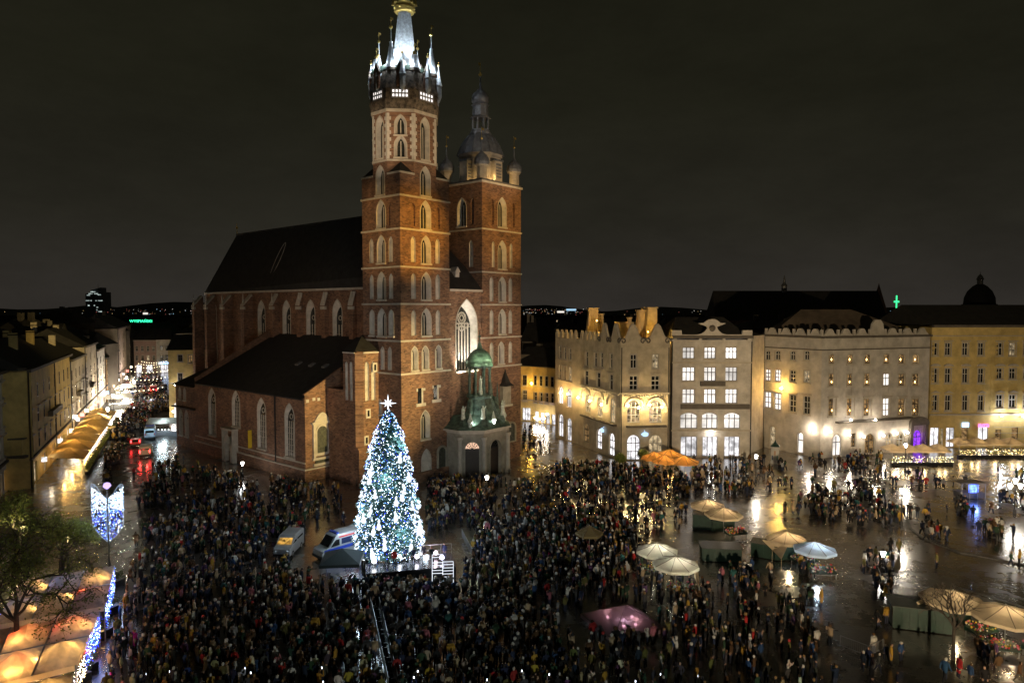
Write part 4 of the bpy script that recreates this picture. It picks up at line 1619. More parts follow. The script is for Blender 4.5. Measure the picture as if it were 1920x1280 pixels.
for f_, L_, n, s0 in ((f_front, LF, 2, 0), (f_side, LS - cut, 2, cut)):   # volutes at the foot of the gables
    loc, yw = H2.local(f_)
    for k in range(n):
        for sg in (-1, 1):
            cxv = s0 + L_ / n * (k + .5) + sg * L_ / n * .40
            b = MB()
            for t in range(14):
                a0, a1 = t * .5, (t + 1) * .5
                r0, r1 = .62 - t * .035, .62 - (t + 1) * .035
                b.tube((cxv + sg * r0 * math.cos(a0), -.08, 22.2 + r0 * math.sin(a0)), (cxv + sg * r1 * math.cos(a1), -.08, 22.2 + r1 * math.sin(a1)), .13, n=5)
            b.build('scroll_volute', [DTRIM], H2.o, loc, yw)
        b = MB()                                            # gable coping
        tp = scroll_gable(L_, n, 0, 22.3, zP)[k * 15:(k + 1) * 15]
        for q0, q1 in zip(tp[:-1], tp[1:]):
            b.tube((s0 + q0[0], .25, q0[1] + .05), (s0 + q1[0], .25, q1[1] + .05), .3, n=4)
        b.build('gable_coping', [TRIM], H2.o, loc, yw)
for f_ in (f_front, f_side):
    H2.ledge(f_, 12.35, .3, .35, TRIM)
    H2.ledge(f_, 6.25, .35, .7, DTRIM, f_.L * (.12 if f_ is f_front else .08), f_.L * .93, 'balcony_ledge')
    loc, yw = H2.local(f_)
    n = 2 if f_ is f_front else 3
    for k in range(n):                                      # stucco arch hoods over the first-floor windows
        c_ = f_.L * ((.285 + .44 * k) if n == 2 else (.17 + .33 * k))
        r_ = 1.75 if n == 2 else 2.2
        b = MB()
        for t in range(12):
            a0, a1 = math.pi * t / 12, math.pi * (t + 1) / 12
            b.tube((c_ + r_ * math.cos(a0), -.12, 9.9 + r_ * math.sin(a0)), (c_ + r_ * math.cos(a1), -.12, 9.9 + r_ * math.sin(a1)), .22, n=5)
        for t in range(7):
            b.ball((c_ - r_ + 2 * r_ * t / 6, -.15, 12.15 + .12 * math.sin(t * 3)), .22, 6)
        b.build('stucco_arch_hood', [TRIM], H2.o, loc, yw)
for px, py in ((1176, 759), (1195.5, 763), (1216, 758), (1238.6, 762)):
    wall_lamp(H2, f_front, px, py, 640, AMBER if px < 0 else (1.0, .70, .28), L_WLAMP)
for px, py in ((1090, 745), (1112, 751), (1134, 758)):
    wall_lamp(H2, f_side, px, py, 900, (1.0, .70, .28), L_WLAMP)
wall_lamp(H2, f_far, 1056, 736, 700, (1.0, .58, .18), L_WLAMP)
wall_lamp(H2, f_far, 1070, 738, 600, (1.0, .58, .18), L_WLAMP)
ba = back(f_front, 16)
H2.shell([f_front.B, ba[1], f_far.A + Vector((9, 4, 0)), f_far.A], 21.7, PLB)
b = MB()
pl = [H2.loc(p) for p in (f_front.A + Vector((.4, .5, 0)), f_front.B + Vector((-.2, .5, 0)), ba[1], f_far.A + Vector((9, 4, 0)), f_far.A + Vector((.5, .2, 0)), f_side.A + Vector((.4, .2, 0)))]
b.hprism(pl, 21.2, 21.6)
b.build('roof', [GREYROOF], H2.o)
s_, z_ = f_front.sz(1206, 812)
loc, yw = H2.local(f_front)
for f_, px in ((f_front, 1208), (f_side, 1133)):            # blue-lit hanging signs
    s_, z_ = f_.sz(px, 813 if f_ is f_front else 806)
    loc, yw = H2.local(f_)
    b = MB()
    b.xprism([(s_ + .75 * math.cos(k * math.pi / 5) * (1 if k % 2 else .8), z_ + .42 * math.sin(k * math.pi / 5)) for k in range(10)], -.55, -.40)
    b.tube((s_, -.45, z_ + .4), (s_, 0, z_ + .7), .04, n=4)
    b.build('lit_sign', [glow('sign_soft_blue', (.45, .68, 1.0), 1.6)], H2.o, loc, yw)
for px in (1165, 1253):                                      # rain pipes
    s_, _ = f_front.sz(px, 750)
    b = MB()
    b.tube((max(.2, s_), -.12, 0), (max(.2, s_), -.12, 21), .09, n=5)
    loc, yw = H2.local(f_front)
    b.build('rain_pipe', [IRON], H2.o, loc, yw)
# golden-lit rooftop structures behind the gables
GOLDWALL = mat('roof_chimney_plaster', (.55, .42, .25), .85, var=.15)
for (px, y0, y1, wd, dy, dpt) in ((1113, 579, 640, 2.6, 22, 3), (1125, 590, 640, 2.0, 24, 3), (1175, 606, 640, 3.4, 12, 6), (1203, 583, 640, 1.6, 9, 2.5), (1224, 578, 645, 2.2, 6, 7), (1181, 597, 640, .9, 13, 1)):
    d_ = 128 + dy
    p = at(px, y0, d_)
    b = MB()
    wd *= .8
    b.box(-wd / 2, 0, 21.6, wd / 2, dpt, p.z, 0)
    b.xprism([(-wd / 2 - .5, 21.6), (-wd / 2, 21.6), (-wd / 2, p.z - 1.2)], .2, dpt, 0)
    b.box(-wd / 2 - .15, -.15, p.z, wd / 2 + .15, dpt + .15, p.z + .25, 0)
    l_ = H2.loc((p.x, d_))
    b.build('chimney_stack', [GOLDWALL], H2.o, (l_[0], l_[1], 0), -f_front.yaw)
for (px, py, d_, pw) in ((1119, 601, 146, 420), (1160, 622, 133, 420), (1215, 622, 131, 420), (1240, 628, 131, 260), (1092, 622, 145, 160)):
    p = at(px, py, d_)
    l_ = H2.loc((p.x, d_))
    b = MB()
    b.ball((l_[0], l_[1], p.z), .14, 8, 1)
    b.tube((l_[0], l_[1], 21.5), (l_[0], l_[1], p.z - .1), .04, n=4, m=0)
    o = b.build('roof_lamp', [IRON, glow('roof_lamp_gold', (1, .62, .16), 18)], H2.o)
    point_light((l_[0], l_[1] - .3, p.z + .1), pw, (1.0, .56, .10), .2, o)

# ---- white-windowed shop house
f3 = Fac(gp(1257.5, 858), gp(1407, 858))
H3 = House('shop_house', 'grey house with rows of brightly lit white windows and attic medallion', f3.A, f3.yaw)
it = []
for k, (xc, w1, w4) in enumerate(((1291, 21.5, 32), (1331.2, 20.7, 28.5), (1371.2, 20.5, 30))):
    it += [(*col(xc, w1, 651, 672), 'flat', 'lit', 3, 2, 1, 0), (*col(xc, w1 + 1, 688.5, 714), 'flat', 'lit', 3, 2, 1, 0), (*col(xc, w1 + 1.5, 729, 756), 'flat', 'lit', 3, 2, 1, 0)]
    it += [(*col(xc + (0.5, -.5, 1.5)[k], w4, 773, 803), 'seg', 'lit', 3, 2, 0, 0), (*col(xc + (.5, 0, 1.2)[k], w4 - 1, 818, 855.5), 'flat', 'shop', 3, 1, 0, 0)]
H3.facade(f3, 22.3, px_ops(f3, it), PLW)
for y_, h_, d_, m_ in ((634, .5, .6, DTRIM), (681, .3, .25, TRIM), (808, .3, .3, TRIM)):
    H3.ledge(f3, f3.sz(1331, y_)[1], h_, d_, m_)
b0, b1 = f3.sz(1312, 720), f3.sz(1358, 720)
H3.ledge(f3, b0[1] - .3, .9, .8, DTRIM, b0[0], b1[0], 'balcony')
b0, b1 = f3.sz(1276, 763), f3.sz(1407, 763)
H3.ledge(f3, b0[1] - .3, .9, .6, DTRIM, b0[0], b1[0] - .3, 'balcony')
loc, yw = H3.local(f3)
Lh = f3.L
zc = f3.sz(1331, 631)[1]
q = MB()
q.xprism([(0, zc), (Lh, zc), (Lh, zc + 1.2), (Lh - 1.8, zc + 1.2), (Lh - 1.9, zc + .4)] + [(Lh * .5 + 2.9 + 2.1 * math.cos(t * math.pi / 12), zc + 2.3 - 1.9 * math.sin(t * math.pi / 12)) for t in range(6, 12)] +
         [(Lh * .5 + 2.6, zc + 2.5), (Lh * .5 + 1.5, zc + 2.6)] + [(Lh * .5 + 1.3 * math.cos(t * math.pi / 8), zc + 2.6 + .7 * math.sin(t * math.pi / 8)) for t in range(1, 8)] +
         [(Lh * .5 - 1.5, zc + 2.6), (Lh * .5 - 2.6, zc + 2.5)] + [(Lh * .5 - 2.9 - 2.1 * math.cos(t * math.pi / 12), zc + 2.3 - 1.9 * math.sin(t * math.pi / 12)) for t in range(11, 5, -1)] +
         [(1.9, zc + .4), (1.8, zc + 1.2), (0, zc + 1.2)], 0.02, .6)
q.build('attic_parapet', [PLW], H3.o, loc, yw)
q = MB()
q.ball((Lh * .5, 0.0, zc + 1.6), .62, 12)
q.build('medallion', [DTRIM], H3.o, loc, yw)
ba = back(f3, 18)
H3.shell([f3.B, ba[1], ba[0], f3.A], 22.3, PLW)
H3.roof([f3.A, f3.B, ba[1], ba[0]], 22.6, 26.5, TILE, .0)
wall_lamp(H3, f3, 1333, 811, 260, (1, .95, .85), L_CLAMP, out=.4, r=.28)
for k in range(4):
    s_ = (.04, .355, .645, .96)[k] * Lh
    q = MB()
    q.box(s_ - .3, -.08, 11.6, s_ + .3, 0.0, zc - .1)
    q.box(s_ - .4, -.14, 11.2, s_ + .4, 0.0, 11.6)
    q.build('pilaster', [PLW], H3.o, loc, yw)
for s0 in (0.06, Lh - .1):
    q = MB()
    q.tube((s0, -.14, 0), (s0, -.14, 22), .1, n=5)
    q.build('rain_pipe', [IRON], H3.o, loc, yw)

# ---- the large grey corner house
f4l = Fac(gp(1430, 837), gp(1537, 859))
f4r = Fac(gp(1537, 859), gp(1738, 841))
H4 = House('grey_corner_house', 'large pale grey corner house with candle-lit windows and wavy attic parapet', f4r.A, f4r.yaw)
it = []
for k, xc in enumerate((1439.5, 1458, 1486.3, 1512.5)):
    it.append((*col(xc, 9.5, 658, 674.5), 'seg', 'dark', 2, 2, 1, 0))
    it.append((*col(xc, 10.5, 692 + k, 713.5 + k), 'flat', 'lit' if k < 2 else 'dark' if k == 2 else 'warm', 2, 3, 1, 0))
    it.append((*col(xc, 12.5, 734 + k * 3, 764 + k * 4), 'flat', 'lit' if k < 2 else 'dark', 2, 3, 1, 1))
it.append((*col(1448.6, 10, 799, 838.5), 'round', 'warm', 1, 2, 1, 0))
it.append((*col(1500.5, 11, 810, 849), 'round', 'lit', 1, 2, 1, 0))
ops4 = px_ops(f4l, it)
ZC4 = 22.6
H4.facade(f4l, ZC4, ops4, PLW)
it = []
cols4 = (1560.5, 1594.4, 1626.8, 1662.4, 1690.6, 1716.7)
for k, xc in enumerate(cols4):
    it.append((*col(xc, 11.5, 664, 681), 'seg', 'dim', 1, 1, 1, 0))
    it.append((*col(xc, 12.5, 700.5, 722.5), 'flat', 'lit' if k == 3 else 'dim', 2, 2, 1, 0))
    it.append((*col(xc, 14, 747, 779), 'flat', 'lit' if k == 3 else 'dim', 2, 3, 1, 1))
for xc, w_, y0, y1, st in ((1569, 16, 814, 854, 'lit'), (1600, 9, 812, 838, 'dim'), (1630.6, 19, 813, 849, 'dim'), (1667, 12, 812, 845, 'warm'), (1687.8, 14, 811, 843, 'warm'), (1720, 17, 806, 841, 'purple')):
    it.append((*col(xc, w_, y0, y1), 'flat' if xc == 1600 else 'round', st, 2, 2, 1, 0))
ops4r = px_ops(f4r, it)
H4.facade(f4r, ZC4, ops4r, PLW)
for f_ in (f4l, f4r):
    H4.ledge(f_, ZC4, .4, .6, DTRIM, name='cornice')
    H4.ledge(f_, 20.3, .2, .2, DTRIM)
s0, z0 = f4r.sz(1566, 793)
s1, _ = f4r.sz(1704, 793)
H4.ledge(f4r, z0, .35, 1.0, DTRIM, s0, s1, 'shop_cornice')
s0, z0 = f4r.sz(1704, 790)
s1, _ = f4r.sz(1738, 790)
loc, yw = H4.local(f4r)
q = MB()                                                    # arched portal round the purple door
for sg in (s0 + .4, s1 - .5):
    q.box(sg - .4, -.5, 0, sg + .4, 0, 5.0)
q.xprism([(s0, 5.0), (s1, 5.0), (s1, 5.5)] + [((s0 + s1) / 2 + (s1 - s0) / 2 * math.cos(t * math.pi / 8), 5.5 + 1.2 * math.sin(t * math.pi / 8)) for t in range(1, 8)] + [(s0, 5.5)], -.6, 0)
q.build('portal', [mat('portal_dark_stone', (.14, .12, .10), .8, var=.2)], H4.o, loc, yw)
pd, _ = f4r.sz(1720, 825)
point_light((pd, -.9, 2.6), 90, (.35, .08, 1.0), .2, H4.o)
CANDLE = MB()
CANDLE.octa((0, 0, 0), .16, 0, .26)
cme = CANDLE.mesh('window_candle', [L_CANDLE])
p0 = H4.loc(f4r.A)
for (s_, z_, w_, h_, kind, st, *_r) in ops4r:
    if st == 'dim' and z_ > 6:
        put('window_candle', cme, H4.o, (s_ * 1.0 + rnd.uniform(-.12, .12), .18, z_ + h_ * (.42 if h_ < 2 else .30)))
for s_ in (0.12,):
    for f_ in (f4l,):
        lo, yy = H4.local(f_)
        q = MB()
        q.tube((s_, -.14, 0), (s_, -.14, 22.4), .11, n=5)
        q.build('rain_pipe', [IRON], H4.o, lo, yy)
for k in range(7):                                          # flat pilaster strips
    s_ = [0.4, 0.115, .28, .44, .62, .80, .97][k] * f4r.L
    if k == 0:
        continue
    q = MB()
    q.box(s_ - .3, -.07, 7.3, s_ + .3, 0.0, 20.2)
    q.build('pilaster', [PLW], H4.o, loc, yw)
# wavy attic
for f_, n in ((f4l, 4), (f4r, 7)):
    lo, yy = H4.local(f_)
    w = f_.L / n
    for k in range(n):
        big = (f_ is f4r and k == 3)
        q = MB()
        c_ = w * (k + .5)
        hh = 3.0 if big else 1.35
        a = w * (.42 if big else .24)
        q.xprism([(c_ - w * .46, ZC4 + .4), (c_ + w * .46, ZC4 + .4), (c_ + a, ZC4 + 1.0), (c_ + a * .8, ZC4 + .4 + hh * .75), (c_ + a * .4, ZC4 + .4 + hh), (c_ - a * .4, ZC4 + .4 + hh), (c_ - a * .8, ZC4 + .4 + hh * .75), (c_ - a, ZC4 + 1.0)], .05, .5)
        q.build('attic_merlon', [PLW], H4.o, lo, yy)
        q = MB()
        x_ = w * k + .15
        q.box(x_ - .2, .1, ZC4 + .4, x_ + .2, .5, ZC4 + 1.6)
        q.build('attic_post', [PLW], H4.o, lo, yy)
nb = Vector((-f4r.d.y, f4r.d.x, 0)) * 20
H4.shell([f4r.B, f4r.B + nb, f4l.A + Vector((4, 14, 0)), f4l.A], ZC4, PLW)
H4.roof([f4l.A + Vector((1, 1, 0)), f4r.B, f4r.B + nb, f4l.A + Vector((4, 14, 0))], ZC4 - .2, 28.0, mat('faded_tile_roof', (.10, .075, .055), .85, var=.3, scale=.5), 0, .3)
wall_lamp(H4, f4l, 1470, 727, 1900, (1.0, .55, .10), glow('golden_flood', (1, .7, .25), 60), out=.8, r=.25)
for px, py, pw in ((1523.5, 803, 480), ):
    wall_lamp(H4, f4l, px, py, pw, (1, .84, .62), L_CLAMP, out=.5)
for px, py, pw in ((1551.6, 808, 480), (1585, 785, 420), (1631, 785, 420), (1588, 814, 200), (1615, 817, 160), (1652, 815, 200), (1677, 811, 160), (1697, 810, 160)):
    wall_lamp(H4, f4r, px, py, pw, (1, .84, .62), L_CLAMP, out=.6 if py > 800 else 1.3)
# recessed strip between the shop house and the corner house
f34 = Fac(gp(1407, 850), gp(1430, 839))
H34 = House('narrow_house', 'narrow plain wall recessed beside the grey corner house', f34.A, f34.yaw)
H34.facade(f34, 22.9, [], PLW)
ba = back(f34, 9)
H34.shell([f34.B, ba[1], ba[0], f34.A], 22.9, PLW)
H34.roof([f34.A, f34.B, ba[1], ba[0]], 22.9, 24.0, TILE, .1)

# ---- yellow houses on the right edge
f5 = Fac(gp(1741, 839.5), gp(1859, 838.5))
H5 = House('yellow_house', 'plain yellow house of four storeys with curved window hoods beside the corner house', f5.A, f5.yaw)
it = []
for k, xc in enumerate((1753, 1777.5, 1810, 1839.5)):
    it += [(*col(xc, 10.5, 643, 666), 'flat', 'dark', 2, 2, 1, 1), (*col(xc, 11, 691, 717.5), 'flat', 'dark', 2, 2, 1, 3), (*col(xc, 11, 741, 769.5), 'flat', 'dark', 2, 2, 1, 2)]
for xc, w_, y0, y1, st in ((1752.5, 17, 801, 838, 'shop'), (1766.5, 6, 803, 838, 'warm'), (1782, 16, 801, 838, 'shop'), (1809, 13, 795, 836, 'dim'), (1843.5, 20, 798, 836, 'shop')):
    it.append((*col(xc, w_, y0, y1), 'flat', st, 1 if w_ < 14 else 2, 1, 0, 0))
H5.facade(f5, 24.4, px_ops(f5, it), PLY)
f6 = Fac(gp(1859, 838.5), gp(1990, 838))
H6 = House('yellow_house', 'yellow house at the right edge with white floodlit ground floor', f6.A, f6.yaw)
it = []
for k, xc in enumerate((1874, 1898.5, 1925, 1950, 1975)):
    it += [(*col(xc, 11.5, 643, 666), 'flat', 'warm' if k == 1 else 'dark', 2, 2, 1, 1), (*col(xc, 12, 691, 710), 'flat', 'dark', 2, 2, 1, 3), (*col(xc, 13, 740, 764), 'flat', 'dark', 2, 2, 1, 2)]
for xc, w_, y0, y1, st in ((1871.5, 12, 805, 838, 'dim'), (1903, 13, 800, 836, 'dim'), (1935, 14, 800, 836, 'shop')):
    it.append((*col(xc, w_, y0, y1), 'flat', st, 1, 1, 0, 0))
H6.facade(f6, 24.4, px_ops(f6, it), PLY)
for h_, f_ in ((H5, f5), (H6, f6)):
    h_.ledge(f_, 24.4, .5, .7, DTRIM, name='cornice')
    h_.ledge(f_, 22.6, .2, .15, TRIM)
    lo, yy = h_.local(f_)
    for e_ in (.35, f_.L - .35):
        for j in range(18):
            q = MB()
            q.box(e_ - (.34 if j % 2 else .22), -.06, 7.1 + j * .85, e_ + (.34 if j % 2 else .22), 0, 7.8 + j * .85)
            q.build('quoin', [PLY], h_.o, lo, yy)
    for j in range(5):
        q = MB()
        q.box(.3, -.05, .5 + j * 1.2, f_.L - .3, -.0, .58 + j * 1.2)
        q.build('rustication_band', [TRIM], h_.o, lo, yy) if h_ is H6 else None
    h_.ledge(f_, 6.6, .35, .35, TRIM)
    ba = back(f_, 20)
    h_.shell([f_.B, ba[1], ba[0], f_.A], 24.4, PLY)
    h_.roof([f_.A, f_.B, ba[1], ba[0]], 24.9, 29.0, TILE, .3, .0)
b = MB()
loc, yw = H6.local(f6)
b.box(0.5, 8, 24.9, 18, 16, 27.8)
b.build('roof_storey', [PLY], H6.o, loc, yw)
for px, py, pw in ((1872, 778, 700), (1912, 778, 700)):
    wall_lamp(H6, f6, px, py, pw, (.95, .97, 1.0), L_CLAMP, out=.9)
loc, yw = H5.local(f5)
for px, py, w_, h_, m_ in ((1809, 796, 1.3, .9, L_BLUE), (1843, 797, 2.2, .7, glow('pink_shop_sign', (1, .25, .6), 2.0, var=.6, scale=4))):
    s_, z_ = f5.sz(px, py)
    b = MB()
    b.box(s_ - w_ / 2, -.3, z_ - h_ / 2, s_ + w_ / 2, -.1, z_ + h_ / 2)
    b.build('lit_sign', [m_], H5.o, loc, yw)

# ---- amber-lit house down the side street
f1a = Fac(gp(975, 789), gp(998, 790))
f1b = Fac(gp(998, 790), gp(1056, 800))
H1 = House('amber_lit_house', 'low house washed amber by a street lamp beyond the lower tower', f1a.A, f1a.yaw)
it = [(*col(984, 7, 703, 722), 'flat', 'darkb', 2, 2, 1, 0), (*col(984, 7, 732, 751), 'flat', 'dark', 2, 2, 1, 0), (*col(987, 15, 764, 788), 'flat', 'shop', 3, 1, 0, 0)]
H1.facade(f1a, 14.0, px_ops(f1a, it), PLY)
it = []
for k in range(4):
    xc = 1004 + k * 10.5
    it += [(*col(xc, 5, 704 + k * .7, 722 + k), 'flat', 'darkb', 1, 2, 1, 0), (*col(xc, 5, 735 + k, 754 + k), 'flat', 'dark', 1, 2, 1, 0), (*col(xc + 2, 7.5, 772 + k * 1.5, 792 + k * 1.5), 'flat', 'shop', 1, 1, 0, 0)]
H1.facade(f1b, 14.0, px_ops(f1b, it), PLY)
for f_ in (f1a, f1b):
    H1.ledge(f_, 5.2, .3, .3, TRIM)
    H1.ledge(f_, 13.8, .3, .4, DTRIM)
H1.shell([f1b.B, f1b.B + Vector((0, 14, 0)), f1a.A + Vector((-6, 14, 0)), f1a.A], 14, PLY)
H1.roof([f1a.A, f1b.B, f1b.B + Vector((0, 14, 0)), f1a.A + Vector((-2, 14, 0))], 14.1, 18.5, TILE, .4, .25)
wall_lamp(H1, f1b, 1003, 718, 900, (1.0, .55, .08), glow('amber_street_lamp', (1, .6, .1), 60), out=1.2, r=.3)
for px, py in ((1010, 782), (1026, 783), (1032, 775), (1018, 784)):
    wall_lamp(H1, f1b, px, py, 260, (1, .80, .6), L_CLAMP, out=1.2, r=.25)
# ------------------------------------------------------------------ the street on the left
PB = gp(135, 826)
SD_ = Vector((-.43, .90, 0)).normalized()


def street_pt(px):
    """point of the left house line seen in column px"""
    r = ray(px, 700)
    # PB + SD_*k = t*(r.x, r.y)
    det = SD_.x * (-r[1]) + r[0] * SD_.y
    k = (-PB.x * (-r[1]) - r[0] * PB.y) / det
    return PB + SD_ * k


L_SIGNW = glow('added_warm_glow', (1, .85, .55), 5)
L_SIGNR = glow('added_red_sign', (1, .25, .2), 4)
LEFT = [
    # px0, px1, top z, floors, cols, wall, roof, label
    (50, 131, 18.3, 4, 8, PLY, TILE, 'long yellow-ochre house lining the left street above the awnings'),
    (131, 159, 17.0, 4, 4, PLB, TILE, 'grey-beige house with balconies beyond the yellow house'),
    (159, 181, 18.8, 5, 3, PLB, TILE, 'tall pale house with three lit attic windows in the left street'),
    (181, 197, 16.6, 4, 3, PLP, GREENROOF, 'white house with green edged roof in the left street'),
    (197, 222, 13.0, 3, 4, PLO, GREENROOF, 'ochre house with green sheet roof far along the left street'),
    (222, 247, 21.0, 5, 4, PLB, GREYROOF, 'tallest beige house at the far end of the left street'),
]
NRM = Vector((SD_.y, -SD_.x, 0))                            # towards the street
for idx, (x0, x1, top, nf, nc, wm, rm, lab) in enumerate(LEFT):
    # seen from the street the nearer end is on the left
    a, b_ = street_pt(x0), street_pt(x1)
    f_ = Fac(a, b_)
    h = House('town_house', lab, f_.A, f_.yaw, group='houses lining the left street')
    ops = []
    fh = (top - 4.6 - 1.2) / (nf - 1)
    cs = f_.L / nc
    for fl in range(nf - 1):
        for c_ in range(nc):
            if idx == 0 and c_ == 0 and False:
                continue
            st = 'darkb'
            if idx == 2 and fl == nf - 2:
                st = 'warm'
            if idx == 5 and rnd.random() < .2:
                st = 'warm'
            ops.append((cs * (c_ + .5) + rnd.uniform(-.1, .1), 5.2 + fl * fh, min(1.3, cs * .45), fh * .58, 'flat', st, 2, 2, 0, 1 if fl < 2 else 0))
    for c_ in range(max(2, nc * 2 // 3)):
        cw = f_.L / max(2, nc * 2 // 3)
        ops.append((cw * (c_ + .5), .05, min(2.6, cw * .6), 3.3, 'flat', rnd.choice(['shop', 'warm', 'warm', 'dim']) if idx < 3 else rnd.choice(['shop', 'shop', 'warm']), 2, 1, 0, 0))
    h.facade(f_, top, ops, wm)
    h.ledge(f_, top - .1, .45, .6, DTRIM, name='cornice')
    h.ledge(f_, 4.4, .3, .35, DTRIM)
    if idx in (0, 1, 2):
        q0 = f_.L * .38
        h.ledge(f_, 5.2 + fh - .35, .9, .8, DTRIM, q0, q0 + f_.L * .25, 'balcony')
    loc, yw = h.local(f_)
    for s_ in ((.15, f_.L * .55) if idx == 0 else (.15,)):
        q = MB()
        q.tube((s_, -.16, 0), (s_, -.16, top), .1, n=5)
        q.build('rain_pipe', [IRON], h.o, loc, yw)
    for k in range(3):                                       # lit signs added on the walls for more sparkle along the street
        q = MB()
        s_ = f_.L * (k + .5 + rnd.uniform(-.2, .2)) / 3
        z_ = rnd.uniform(2.9, 4.0)
        q.box(s_ - .06, -1.1, z_ - .35, s_ + .06, -.3, z_ + .45)
        q.build('lit_sign', [rnd.choice([L_SHOP, L_SIGNW, L_SIGNW, L_BLUE, L_SIGNR])], h.o, loc, yw)
        point_light((s_, -1.6, z_), 60 if idx < 2 else 140, (1, .8, .55), .2, h.o)
    ba = back(f_, 15)
    h.shell([f_.B, ba[1], ba[0], f_.A], top, wm)
    h.roof([f_.A, f_.B, ba[1], ba[0]], top + .3, top + 4.6, rm, .3, .03)
    for k in range(2 if idx else 4):                         # chimneys and dormers
        q = MB()
        s_ = f_.L * (.2 + .6 * rnd.random())
        d_ = rnd.uniform(4, 11)
        q.box(s_ - .5, d_, top + .5, s_ + .5, d_ + 1.2, top + 5.2 + rnd.random(), 0)
        q.box(s_ - .6, d_ - .1, top + 5.2, s_ + .6, d_ + 1.3, top + 5.4, 1)
        q.build('chimney', [wm, TILE], h.o, loc, yw)
# short chamfered front and the white neighbour at the left edge
cA = street_pt(50)
cB = cA + Vector((-3.2, -.3, 0))
f_ = Fac(cB, cA)
h = House('corner_house', 'blank yellow end wall with small oriel at the corner of the left street', f_.A, f_.yaw)
h.facade(f_, 18.6, [], PLY)
h.ledge(f_, 18.5, .45, .6, DTRIM, name='cornice')
ba = back(f_, 1.0)
h.shell([ba[1], ba[0], f_.A], 18.6, PLY)
h.roof([f_.A, f_.B, ba[1], ba[0]], 18.8, 19.2, TILE, .1, .1)
loc, yw = h.local(f_)
q = MB()
q.box(.9, -.9, 5.5, 2.7, 0, 7.9, 0)
q.box(.7, -1.1, 7.9, 3.0, 0, 8.1, 1)
q.box(.6, -1.1, 5.0, 3.1, 0, 5.4, 1)
q.build('oriel', [PLY, DTRIM], h.o, loc, yw)
f_ = Fac(cB - SD_ * 29.0, cB)
h = House('pale_house', 'pale stucco house at the left edge with tall hooded windows', f_.A, f_.yaw)
ops = []
for c_ in range(9):
    s_ = f_.L - 1.7 - c_ * 3.0
    for z_, h_ in ((5.6, 3.0), (10.2, 3.0), (14.6, 2.2)):
        ops.append((s_, z_, 1.3, h_, 'flat', 'dark', 2, 2, 1, 1))
    ops.append((s_, .05, 1.8, 3.4, 'flat', 'dim', 2, 1, 0, 0))
h.facade(f_, 18.4, ops, PLP)
h.ledge(f_, 18.3, .45, .6, DTRIM, name='cornice')
h.ledge(f_, 4.5, .35, .4, DTRIM)
ba = back(f_, 12)
h.shell([f_.B, ba[1], ba[0], f_.A], 18.4, PLP)
h.roof([f_.A, f_.B, ba[1], ba[0]], 18.7, 22.5, TILE, .2, .05)

# houses closing the street and the yellow one beside the apse
fe = Fac(gp(252, 699), gp(294, 699))
h = House('rose_house', 'rosy house closing the far end of the street over red shopfronts', fe.A, fe.yaw)
ops = []
for c_ in range(4):
    for z_ in (5.5, 9.6):
        ops.append((fe.L * (c_ + .5) / 4, z_, 1.1, 2.2, 'flat', 'warm' if (c_ == 2 and z_ < 6) else 'dark', 2, 2, 1, 0))
ops += [(fe.L * .2, .05, 2.4, 3.4, 'flat', 'shop', 2, 1, 0, 0), (fe.L * .68, .05, 2.8, 3.6, 'flat', 'shop', 2, 1, 0, 0)]
h.facade(fe, 14.2, ops, PLR)
h.ledge(fe, 14.1, .4, .5, TRIM, name='cornice')
ba = back(fe, 14)
h.shell([fe.B, ba[1], ba[0], fe.A], 14.2, PLR)
h.roof([fe.A, fe.B, ba[1], ba[0]], 14.5, 19.5, TILE, .2, .0)
fe2 = Fac(gp(294.3, 699), gp(322, 698))
h = House('cream_house', 'cream house with a blue-lit shopfront at the far end of the street', fe2.A, fe2.yaw)
ops = [(fe2.L * .35, 5.6, 1.1, 2.3, 'flat', 'dark', 2, 2, 1, 0), (fe2.L * .7, 5.6, 1.1, 2.3, 'flat', 'dark', 2, 2, 1, 0), (fe2.L * .35, 10, 1.1, 2.0, 'flat', 'dark', 2, 2, 1, 0), (fe2.L * .7, 10, 1.1, 2.0, 'flat', 'dark', 2, 2, 1, 0),
       (fe2.L * .5, .05, 2.9, 3.5, 'flat', 'shop', 2, 1, 0, 0)]
h.facade(fe2, 14.6, ops, PLP)
ba = back(fe2, 14)
h.shell([fe2.B, ba[1], ba[0], fe2.A], 14.6, PLP)
h.roof([fe2.A, fe2.B, ba[1], ba[0]], 14.7, 19.5, TILE, .2, .0)
h.ledge(fe2, 4.0, .5, .5, L_BLUE, 1.0, fe2.L - 1.0, 'lit_fascia')
fy = Fac(gp(318, 789), gp(385, 786))
h = House('yellow_lit_house', 'yellow house with dark tiled roof tucked behind the basilica', fy.A, fy.yaw)
ops = px_ops(fy, [(*col(338, 8, 665, 677), 'flat', 'darkb', 2, 2, 1, 0), (*col(357, 8, 665, 680), 'flat', 'dim', 2, 2, 1, 0), (*col(338, 8, 700, 716), 'flat', 'darkb', 2, 2, 1, 0), (*col(330, 9, 755, 788), 'round', 'lit', 1, 1, 0, 0)])
h.facade(fy, 17.8, ops, PLY)
h.ledge(fy, 9.4, .25, .25, TRIM)
ba = back(fy, 10)
h.shell([fy.B, ba[1], ba[0], fy.A], 17.8, PLY)
h.roof([fy.A, fy.B, ba[1], ba[0]], 17.8, 21.5, TILE, .6, .1)
wall_lamp(h, fy, 331, 718, 500, (1, .9, .95), L_CLAMP, out=2.0, r=.35)
wall_lamp(h, fy, 326, 770, 350, (1, .85, .8), L_CLAMP, out=.8, r=.25)
